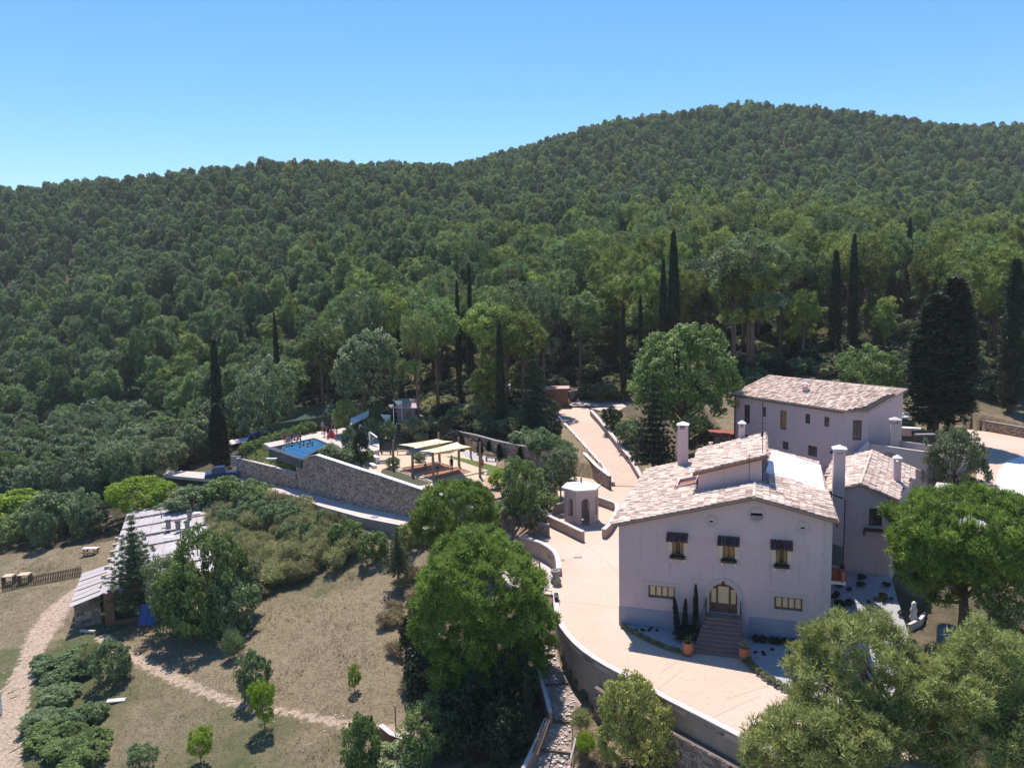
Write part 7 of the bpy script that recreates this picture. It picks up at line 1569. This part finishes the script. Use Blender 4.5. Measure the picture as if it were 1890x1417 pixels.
# planting at the house front: columnar cacti-like shrubs, edging, box plants, urn plants
for (s, t, h, lb, ln) in [(3.95, -.75, 2.6, 'left leaning dark columnar plant beside the entrance steps', -.10), (4.35, -.8, 2.5, 'middle dark columnar plant beside the entrance steps', .03), (5.05, -.75, 3.5, 'tallest dark columnar plant beside the entrance steps', 0)]:
    plant('columnar_plant', 'cypress', HP(s, t, .05), lb, 'plant', None, k=int(s), h=h, w=.42, lean=ln, rz=0)
plant('ground_shrub', 'bush', HP(4.6, -1.0, .05), 'dark low shrub at the feet of the columnar plants', 'shrub', k=1, h=.75, w=1.7, lf='cypress')
ed = [HP(*q, 0) for q in [(0.3, -.45), (1.0, -1.05), (2.3, -2.1), (3.5, -2.85), (4.5, -3.2)]]; E_ = resample(ed, .34)
for i, q in enumerate(E_): plant('edging_plant', 'bush', (q[0], q[1], .02), 'small dark edging plant along the curved front of the left gravel bed', 'plant', 'edging plants of the left gravel bed', k=i, h=.30, w=.32, lf='scrub')
ed = [HP(*q, 0) for q in [(8.25, -3.3), (8.6, -4.1), (9.2, -5.0), (10.2, -6.1), (11.5, -7.1)]]; E_ = resample(ed, .5)
for i, q in enumerate(E_): plant('edging_plant', 'bush', (q[0], q[1], .02), 'small silvery edging plant along the curved front of the right gravel bed', 'plant', 'edging plants of the right gravel bed', k=i, h=.40, w=.5, lf='olive')
for i in range(9): plant('box_plant', 'bush', HP(8.75+.42*i+.1*(i % 3 == 2), -.45, .05), 'dark clipped plant in the row along the right half of the house front', 'plant', 'clipped plants below the right window', k=i, h=.5, w=.42, lf='cypress')
for i in range(14):
    plant('gravel_plant', 'bush', HP(random.uniform(.9, 3.6), random.uniform(-1.0, -.25), .05) if i < 6 else HP(random.uniform(8.6, 11), random.uniform(-2.6, -1.2), .05), 'tiny plant in the left gravel bed' if i < 6 else 'tiny plant in the right gravel bed below the window', 'plant', 'tiny plants in the left gravel bed' if i < 6 else 'tiny plants in the right gravel bed', k=i, h=.16, w=.2, lf='cypress')
for i in range(34): plant('gravel_plant', 'bush', (lambda s_, t_: HP(s_, t_, .06+max(0, t_-1.5)*.172))(random.uniform(13.6, 18.2), random.uniform(1.0, 9.4)), 'small plant on the shaded gravel slope right of the house', 'plant', 'small plants on the gravel right of the house', k=i, h=random.uniform(.2, .45), w=random.uniform(.25, .6), lf='cypress')
for i, q in enumerate([HP(4.80, -3.30, .85), HP(8.10, -3.12, .85), P(1026, 1077, 1.08)]): plant('urn_plant', 'spiky', q, ['spiky plant in the urn at the left foot of the steps', 'spiky plant in the urn at the right foot of the steps', 'grassy plant growing in the carved stone urn'][i], 'plant', k=i, h=.7, w=.8, lf='olive')
for (s, z) in ((3.84, 5.0), (7.02, 5.02), (10.18, 4.95)): 
    for j in range(4): plant('window_flower', 'bush', HP(s-.3+.2*j, -.16, z+.02), {3.84: 'dark plant in the flower box of the left upper window', 7.02: 'dark plant in the flower box of the middle upper window', 10.18: 'dark plant in the flower box of the right upper window'}[s], 'plant', {3.84: 'flowers of the left window box', 7.02: 'flowers of the middle window box', 10.18: 'flowers of the right window box'}[s], k=j, h=.2, w=.26, lf='cypress')
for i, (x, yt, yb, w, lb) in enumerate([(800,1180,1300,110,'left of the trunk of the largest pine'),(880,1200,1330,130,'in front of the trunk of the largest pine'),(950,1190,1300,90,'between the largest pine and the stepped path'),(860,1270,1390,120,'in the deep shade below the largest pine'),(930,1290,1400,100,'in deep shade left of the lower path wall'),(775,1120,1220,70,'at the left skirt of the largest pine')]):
    hero('shade_shrub', 'bush', x, yt, yb, w, 'dark ivy-like shrub '+lb, z=[-4.6,-4.7,-3.0,-5.0,-4.6,-3.8][i], k=i, lf='cypress', cat='shrub')  # shrubs put in; their darkest leaf colour also stands for the pine's deep shade
# along the stepped path and retaining wall
for i, (x, y, w, h, lf, kd) in enumerate([(470,620,60,52,'greygreen','bush'),(505,700,70,60,'greygreen','bush'),(560,760,80,70,'olive','bush'),(600,850,80,60,'olive','bush'),(420,560,50,50,'greygreen','bush'),(560,1050,150,130,'scrub','scrub'),(600,1240,150,150,'lime','scrub'),(720,1330,150,110,'drygrass','scrub'),(560,1350,120,90,'drygrass','scrub'),(1060,1330,170,120,'drygrass','scrub'),(1240,1330,200,130,'drygrass','scrub'),(1150,1400,160,90,'drygrass','scrub'),(330,440,60,60,'olive','bush'),(110,500,160,110,'broad','bush'),(40,560,110,90,'broad','bush')]):
    cx, cy = z6(x, y); lbs = ['small bush at the foot of the retaining wall, second from the top', 'bush against the retaining wall beside the stepped path', 'larger bush against the retaining wall', 'lowest bush of those growing along the retaining wall', 'topmost small bush at the foot of the retaining wall', 'dry olive scrub between the stepped path and the fig shrub', 'bright green grassy scrub left of the fig shrub', 'dry brown scrub at the bottom below the fig shrub', 'dry brown scrub at the right edge of the stepped path', 'dry tan scrub right of the fig shrub', 'dry tan scrub below the retaining wall at the bottom right', 'low dry tan scrub at the bottom edge', 'silvery tuft at the top of the stepped path', 'light green vine bush beside the top of the stepped path', 'light green vine bush at the foot of the largest pine']
    hero('wall_shrub', kd, cx, cy-h/4.2*.95, cy+h/4.2*.5, w/4.2*1.3, lbs[i], z=[-2.2,-2.5,-2.7,-2.9,-1.9,-3.2,-3.5,-3.6,-3.9,-3.3,-3.2,-3.4,-1.6,-1.3,-1.5][i], k=i, lf=lf, cat='shrub')
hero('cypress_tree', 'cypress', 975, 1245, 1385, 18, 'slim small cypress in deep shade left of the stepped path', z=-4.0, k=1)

# scrub belt between shed and service road, left woods
r_ = np.random.default_rng(3)
q = scatter_px(185, [(385, 925), (470, 915), (560, 945), (640, 985), (660, 1030), (600, 1062), (520, 1085), (455, 1110), (420, 1060), (395, 990)], 21)
for i, (x, y) in enumerate(q):
    g_ = G(x, y); dryness = y > 1010; sh_ = i % 3 == 0 and not dryness
    plant('scrub_bush', ('airy' if i % 2 else 'bush') if sh_ else 'scrub', g_, 'green bush within the tangled scrub between farm shed and service road' if sh_ else ('dry brownish broom bush at the lower edge of the scrub above the meadow' if dryness else 'olive broom bush within the tangled scrub between farm shed and service road'), 'shrub', 'green bushes in the scrub belt' if sh_ else ('dry broom bushes above the meadow' if dryness else 'olive broom bushes in the scrub belt'), k=i, h=random.uniform(1.2, 2.9), w=random.uniform(1.6, 3.0), lf=['greygreen', 'broad', 'olive'][i % 3] if sh_ else 'scrub')
for i, (x, yt, yb, w, lf, lb) in enumerate([(420,880,925,70,'broad','leafy bush in front of the parked pickup'),(470,885,935,70,'broad','leafy bush at the left start of the service road'),(505,925,968,52,'greygreen','dark bush at the outer edge of the service road'),(640,955,1010,60,'broad','green bush below the middle of the service road'),(690,980,1035,56,'broad','green bush at the top of the meadow beside the small fir'),(355,895,945,80,'greygreen','grey-green bush above the far end of the shed roof'),(560,915,950,44,'scrub','twiggy bush at the road edge below the stone wall'),(760,960,1010,50,'aleppo','yellow-green shrub where the road passes behind the pines')]):
    hero('roadside_bush', 'bush', x, yt, yb, w, lb, k=i, lf=lf, cat='bush')
for i, (x, yt, yb, w, lf) in enumerate([(40,905,960,90,'lime'),(95,905,985,80,'greygreen'),(155,905,985,56,'greygreen'),(30,945,1000,60,'broad'),(175,925,985,44,'oak'),(80,940,1010,36,'greygreen'),(300,930,960,40,'greygreen')]):
    hero('meadow_bush', 'bush', x, yt, yb, w, ['bright green bush at the far left edge of the meadow', 'tall dark bush in the middle of the group at the meadow\'s far left', 'round dark bush casting shade near the rubble heap', 'green bush at the left frame edge above the meadow', 'grey-green bush right behind the round dark one', 'small dark bush standing forward in the left meadow', 'small bush left of the shed roof vents'][i], k=i, lf=lf, cat='bush')
# dry bushes right edge of the meadow next to the big pine
for i, (x, y) in enumerate(scatter_px(22, [(715, 1085), (775, 1060), (790, 1180), (790, 1290), (720, 1300), (705, 1180)], 31)):
    plant('dry_bush', 'scrub', G(x, y), 'reddish dry bush at the meadow edge left of the largest pine', 'shrub', 'dry bushes left of the largest pine', k=i, h=random.uniform(.8, 1.6), w=random.uniform(1.2, 2.2), lf='drygrass' if i % 3 else 'scrub')

mb = MB()
for i in range(110):
    q_ = random.random()*(len(PATH)-2); a_ = PATH[int(q_)]; b_ = PATH[int(q_)+1]; t_ = q_-int(q_); p = a_*(1-t_)+b_*t_; x, y = p[0]+random.gauss(0, .6), p[1]+random.gauss(0, .6); s_ = random.uniform(.03, .11); mb.box((x, y, hgt(x, y)[0]+s_*.2), (s_*1.4, s_, s_*.7), random.random()*3, random.random())
for i in range(150):
    q_ = random.random()*(len(TRACK)-2); a_ = TRACK[int(q_)]; b_ = TRACK[int(q_)+1]; t_ = q_-int(q_); p = a_*(1-t_)+b_*t_; x, y = p[0]+random.gauss(0, 1.2), p[1]+random.gauss(0, 1.2); s_ = random.uniform(.03, .13); mb.box((x, y, hgt(x, y)[0]+s_*.2), (s_*1.4, s_, s_*.7), random.random()*3, random.random())
tag(mb.build('loose_stones', M['sand']), kind='stuff')

# woods at the left: individually standing oaks
cand = []
yl_x = [-200, -150, -90, -60, -45, -30, -17, -11, 2, 6, 9, 21, 24, 32, 42, 50, 60, 80, 120, 200]
yl_y = [105, 105, 108, 112, 117, 120, 114, 103, 103, 122, 132, 130, 116, 111, 111, 109, 105, 101, 96, 90]
def blocked(x, y, m=0): return y < np.interp(x, yl_x, yl_y)+m
oaks = []
for yy in np.arange(92, 165, 5.6):
    for xx in np.arange(-150, -36, 5.6):
        x = xx+r_.uniform(-2.2, 2.2); y = yy+r_.uniform(-2.2, 2.2)
        lim = np.interp(x, [-150, -75, -60, -50, -42], [103, 103, 103, 110, 124]); up_l = np.interp(x, [-150, -80, -60, -45], [175, 165, 145, 130])
        a = (x/y)*F_PX+945
        if y < lim or y > up_l or a < -260: continue
        if 205 < a < 320 and y < 108: continue
        oaks.append((x, y))
oaks.sort(key=lambda p: p[0]**2+p[1]**2)
for i, (x, y) in enumerate(oaks):
    lf = ['oak', 'oak', 'olive', 'greygreen', 'broad'][int(r_.integers(5))]; tn_ = {'oak': 'grey-green', 'olive': 'silvery', 'greygreen': 'cool green', 'broad': 'fresh green'}[lf]
    sh_ = 'spreading' if i % 2 else 'dense bushy'; wh_ = 'near side' if y < 125 else 'far side'
    z = hgt(x, y)[0]; plant('oak_tree', 'oak' if i % 2 else 'thicket', (x, y, z), '%s %s oak in the %s of the wood at the left' % (tn_, sh_, wh_), 'tree', '%s %s oaks in the %s of the left wood' % (tn_, sh_, wh_), k=i, h=random.uniform(5.0, 8), w=random.uniform(5.0, 7.4), lf=lf)
# pine forest
pts = []
def in_view(x, y, m): a = x/max(y, 1)*F_PX+945; return -m < a < 1890+m
y = 96.
while y < 760:
    sp = 5.0 if y < 190 else (5.1 if y < 380 else 5.3)
    for x in np.arange(-y*.8-30, y*.8+40, sp):
        X = x+r_.uniform(-.42, .42)*sp; Y = y+r_.uniform(-.42, .42)*sp
        if not in_view(X, Y, 260 if Y < 300 else 130) or blocked(X, Y): continue
        if X < -38 and Y < np.interp(X, [-150, -80, -60, -45, -38], [175, 165, 145, 130, 126]): continue
        pts.append((X, Y))
    y += sp
pts = np.array(pts); zz = hgt(pts[:, 0], pts[:, 1]); 
# thin out: open glades on the rocky spots
gl = _lat(pts[:, 0], pts[:, 1], 22, 9); keep = ~((gl > .83) & (r_.random(len(pts)) < .6) & (pts[:, 1] < 260)); 
edge_d = pts[:, 1]-np.interp(pts[:, 0], yl_x, yl_y)
near_open = (edge_d < 75) & (pts[:, 0] > -34) & (r_.random(len(pts)) < .30); ang = pts[:, 0]/pts[:, 1]*F_PX+945
for (cx0, yt, dd0, w, lb) in CY:
    keep &= ~((np.abs(ang-cx0) < w/2+(34 if w > 17 else 16)) & (pts[:, 1] < dd0+2))
keep &= ~near_open; keep &= r_.random(len(pts)) > .07
pts = pts[keep]; zz = zz[keep]; order = np.argsort(np.hypot(pts[:, 0], pts[:, 1])); pts = pts[order]; zz = zz[order]
# rough hiding test: how much of each tree is seen above the ones in front is ignored; nearest ones show largest
def pine_kind(x, y, i):
    return 'tallpine' if (y < np.interp(x, yl_x, yl_y)+70 and x > -34 and i % 6) else 'pine'
NI = 300
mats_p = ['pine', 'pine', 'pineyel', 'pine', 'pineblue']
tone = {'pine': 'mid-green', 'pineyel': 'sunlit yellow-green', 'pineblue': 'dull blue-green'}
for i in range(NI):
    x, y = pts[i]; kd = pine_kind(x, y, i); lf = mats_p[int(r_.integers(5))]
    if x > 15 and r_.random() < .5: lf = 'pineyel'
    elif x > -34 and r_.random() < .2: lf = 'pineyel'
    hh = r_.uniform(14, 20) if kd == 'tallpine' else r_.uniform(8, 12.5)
    where = 'behind the second building' if x > 24 else ('behind the ramp head' if x > 0 else ('above the shade sails and pool' if x > -36 else 'in the valley at the left'))
    what = 'long-trunked' if kd == 'tallpine' else 'lower full-crowned'
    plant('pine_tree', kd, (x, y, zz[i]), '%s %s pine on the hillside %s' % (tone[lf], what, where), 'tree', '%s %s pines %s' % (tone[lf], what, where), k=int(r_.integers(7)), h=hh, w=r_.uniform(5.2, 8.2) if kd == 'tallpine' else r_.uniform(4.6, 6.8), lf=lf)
# everything farther: one object of instances
src = bpy.data.collections.new('far_pine_kinds')
def joined(kind, k, lf):
    t, c, sz = variant(kind, k, lf); me = c.copy(); 
    nv = len(me.vertices); 
    import bmesh as _b
    bm = _b.new(); bm.from_mesh(c); nf = len(bm.faces); bm.from_mesh(t); bm.faces.ensure_lookup_table()
    for f_ in bm.faces[nf:]: f_.material_index = 1
    lay = bm.faces.layers.float.get('var')
    bm.to_mesh(me); bm.free(); me.materials.clear(); me.materials.append(LF[lf]); me.materials.append(M['barkred']); return me
srcs = [('pine', 0, 'pine'), ('pine', 1, 'pine'), ('pine', 2, 'pineyel'), ('pine', 3, 'pine'), ('pine', 4, 'pineblue'), ('pine', 5, 'pineyel'), ('pine', 6, 'pine'), ('tallpine', 0, 'pine'), ('tallpine', 2, 'pineyel'), ('oak', 1, 'pineblue')]
for i, (a, b_, c_) in enumerate(srcs):
    o = bpy.data.objects.new('pine_kind_%02d' % i, joined(a, b_, c_)); src.objects.link(o)
def scatter(name, P3, idx, rot, scl, collection):
    me = bpy.data.meshes.new(name); me.from_pydata(np.asarray(P3).tolist(), [], [])
    a = me.attributes.new('idx', 'INT', 'POINT'); a.data.foreach_set('value', np.asarray(idx, dtype=np.int32))
    a = me.attributes.new('rot', 'FLOAT_VECTOR', 'POINT'); a.data.foreach_set('vector', np.c_[np.zeros(len(P3)), np.zeros(len(P3)), rot].astype(np.float32).ravel())
    a = me.attributes.new('scl', 'FLOAT_VECTOR', 'POINT'); a.data.foreach_set('vector', np.asarray(scl, dtype=np.float32).ravel())
    o = bpy.data.objects.new(name, me); COL.objects.link(o)
    ng = bpy.data.node_groups.new(name, 'GeometryNodeTree'); ng.interface.new_socket('Geometry', in_out='INPUT', socket_type='NodeSocketGeometry'); ng.interface.new_socket('Geometry', in_out='OUTPUT', socket_type='NodeSocketGeometry')
    n = ng.nodes; l = ng.links; gi = n.new('NodeGroupInput'); go = n.new('NodeGroupOutput'); ip = n.new('GeometryNodeInstanceOnPoints'); ci = n.new('GeometryNodeCollectionInfo')
    ci.inputs['Collection'].default_value = collection; ci.inputs['Separate Children'].default_value = True; ci.inputs['Reset Children'].default_value = True
    ip.inputs['Pick Instance'].default_value = True
    def na(nm, ty): x = n.new('GeometryNodeInputNamedAttribute'); x.data_type = ty; x.inputs['Name'].default_value = nm; return x.outputs['Attribute']
    l.new(gi.outputs[0], ip.inputs['Points']); l.new(ci.outputs[0], ip.inputs['Instance']); l.new(na('idx', 'INT'), ip.inputs['Instance Index']); l.new(na('rot', 'FLOAT_VECTOR'), ip.inputs['Rotation']); l.new(na('scl', 'FLOAT_VECTOR'), ip.inputs['Scale'])
    l.new(ip.outputs[0], go.inputs[0]); md = o.modifiers.new('scatter', 'NODES'); md.node_group = ng; return tag(o, kind='stuff')
fp = pts[NI:]; fz = zz[NI:]; nfp = len(fp); hs_ = r_.uniform(.75, 1.6, nfp); ws_ = hs_**.6*r_.uniform(.85, 1.45, nfp)
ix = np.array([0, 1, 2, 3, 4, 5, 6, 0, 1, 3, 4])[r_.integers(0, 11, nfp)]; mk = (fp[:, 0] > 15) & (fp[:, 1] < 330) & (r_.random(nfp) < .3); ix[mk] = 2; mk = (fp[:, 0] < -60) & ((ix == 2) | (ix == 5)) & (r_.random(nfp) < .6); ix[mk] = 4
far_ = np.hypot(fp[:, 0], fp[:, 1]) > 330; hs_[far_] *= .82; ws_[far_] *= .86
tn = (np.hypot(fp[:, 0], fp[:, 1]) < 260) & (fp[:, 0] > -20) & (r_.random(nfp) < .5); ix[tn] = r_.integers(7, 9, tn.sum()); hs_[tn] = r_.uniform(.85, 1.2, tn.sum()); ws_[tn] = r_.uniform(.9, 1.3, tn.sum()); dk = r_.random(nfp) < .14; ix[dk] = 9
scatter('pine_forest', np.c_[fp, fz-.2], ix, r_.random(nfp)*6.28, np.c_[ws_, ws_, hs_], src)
print('forest trees', len(pts), 'oaks', len(oaks))
# undergrowth
und = bpy.data.collections.new('undergrowth_kinds')
for i, (k_, lf) in enumerate([(0, 'pineblue'), (1, 'scrub'), (2, 'cypress'), (3, 'cypress')]):  # dark leaf tones also stand for the deep shade between the trunks
    t, c, sz = variant('bush', k_, lf); o = bpy.data.objects.new('undergrowth_kind_%02d' % i, c); und.objects.link(o)
u = []
for i in range(9000):
    y = r_.uniform(96, 260); x = r_.uniform(-.75*y-10, .75*y+20)
    if blocked(x, y, -4): continue
    if x < -36 and y < 118: continue
    u.append((x, y))
for i in range(500):
    x, y = r_.uniform(-110, -42), r_.uniform(98, 160)
    if y > np.interp(x, [-110, -60, -50, -42], [102, 106, 112, 122]): u.append((x, y))
u = np.array(u); uz = hgt(u[:, 0], u[:, 1]); s_ = r_.uniform(.5, 1.5, len(u)); scatter('undergrowth', np.c_[u, uz-.1], r_.integers(0, 4, len(u)), r_.random(len(u))*6.28, np.c_[s_*1.2, s_*1.2, s_*.9], und)
# meadow grass
n = 70000; gxx = r_.uniform(-62, 14, n); gyy = r_.uniform(28, 104, n)
m_ = ~inside(gxx, gyy, patio_poly) & ~inside(gxx, gyy, px(road_in)+px(road_out)[::-1]) & (gyy < np.interp(gxx, [-62, -40, -20, 0, 14], [104, 92, 74, 60, 40])) & ~inside(gxx, gyy, [SP(-.5, -1, 0), SP(-.5, Wd+.5, 0), SP(Ls, Wd+.5, 0), SP(Ls, -3.5, 0)]) & ~inside(gxx, gyy, [(p[0], p[1]) for p in Lp]+[(p[0], p[1]) for p in Rp[::-1]])
dd_ = np.maximum.reduce([1.2-seg_dist(gxx, gyy, TRACK, TRACKW), 1.2-seg_dist(gxx, gyy, TRACK2, [.8]*5), 1.2-seg_dist(gxx, gyy, PATH, [.75, .7, .65, .5, .4, .45, .6, .6, .5])]); m_ &= (dd_ < .15) & ~((gxx > 1.0) & (gyy > 44.5))
m_ &= r_.random(n) < np.clip(_lat(gxx, gyy, 3.3, 12)*1.4-.15, .1, 1)
gxx, gyy = gxx[m_], gyy[m_]; gzz = hgt(gxx, gyy); n = len(gxx); print('grass tufts', n)
h_ = r_.uniform(.06, .18, n)*(1+.9*(_lat(gxx, gyy, 5, 14) > .62)); V_ = []; 
for b_i in range(3):
    a = r_.random(n)*6.28; lx, ly = r_.normal(0, .15, n), r_.normal(0, .15, n); ox, oy = r_.normal(0, .08, n), r_.normal(0, .08, n); w = .024
    V_.append(np.stack([np.c_[gxx+ox-np.cos(a)*w, gyy+oy-np.sin(a)*w, gzz-.03], np.c_[gxx+ox+np.cos(a)*w, gyy+oy+np.sin(a)*w, gzz-.03], np.c_[gxx+ox+lx, gyy+oy+ly, gzz+h_]], 1))
V_ = np.concatenate(V_).reshape(-1, 3); k_ = len(V_)//3
me = bpy.data.meshes.new('meadow_grass'); me.vertices.add(len(V_)); me.vertices.foreach_set('co', V_.astype(np.float32).ravel()); me.loops.add(len(V_)); me.loops.foreach_set('vertex_index', np.arange(len(V_), dtype=np.int32)); me.polygons.add(k_); me.polygons.foreach_set('loop_start', np.arange(0, len(V_), 3, dtype=np.int32)); me.update(calc_edges=True)
at = me.attributes.new('var', 'FLOAT', 'FACE'); at.data.foreach_set('value', r_.random(k_).astype(np.float32)); me.materials.append(LF['meadowgrass']); o = bpy.data.objects.new('meadow_grass', me); COL.objects.link(o); tag(o, kind='stuff')
print('objects', len(bpy.data.objects), 'tris', sum(len(o.data.polygons) for o in COL.all_objects if o.type == 'MESH'))

# ------------------------------------------------------------------ air
hz = MB(); hz.hexa([(-1000, -140, -24), (1000, -140, -24), (1000, 1200, -24), (-1000, 1200, -24)], [(-1000, -140, 215), (1000, -140, 215), (1000, 1200, 215), (-1000, 1200, 215)])
hm = bpy.data.materials.new('haze_air'); hm.use_nodes = True; hm.node_tree.nodes.clear(); pv = hm.node_tree.nodes.new('ShaderNodeVolumePrincipled'); ho = hm.node_tree.nodes.new('ShaderNodeOutputMaterial')
pv.inputs['Color'].default_value = (.88, .94, 1, 1); pv.inputs['Density'].default_value = .00016; pv.inputs['Anisotropy'].default_value = .0
hm.node_tree.links.new(pv.outputs[0], ho.inputs['Volume']); tag(hz.build('haze', hm), kind='stuff')
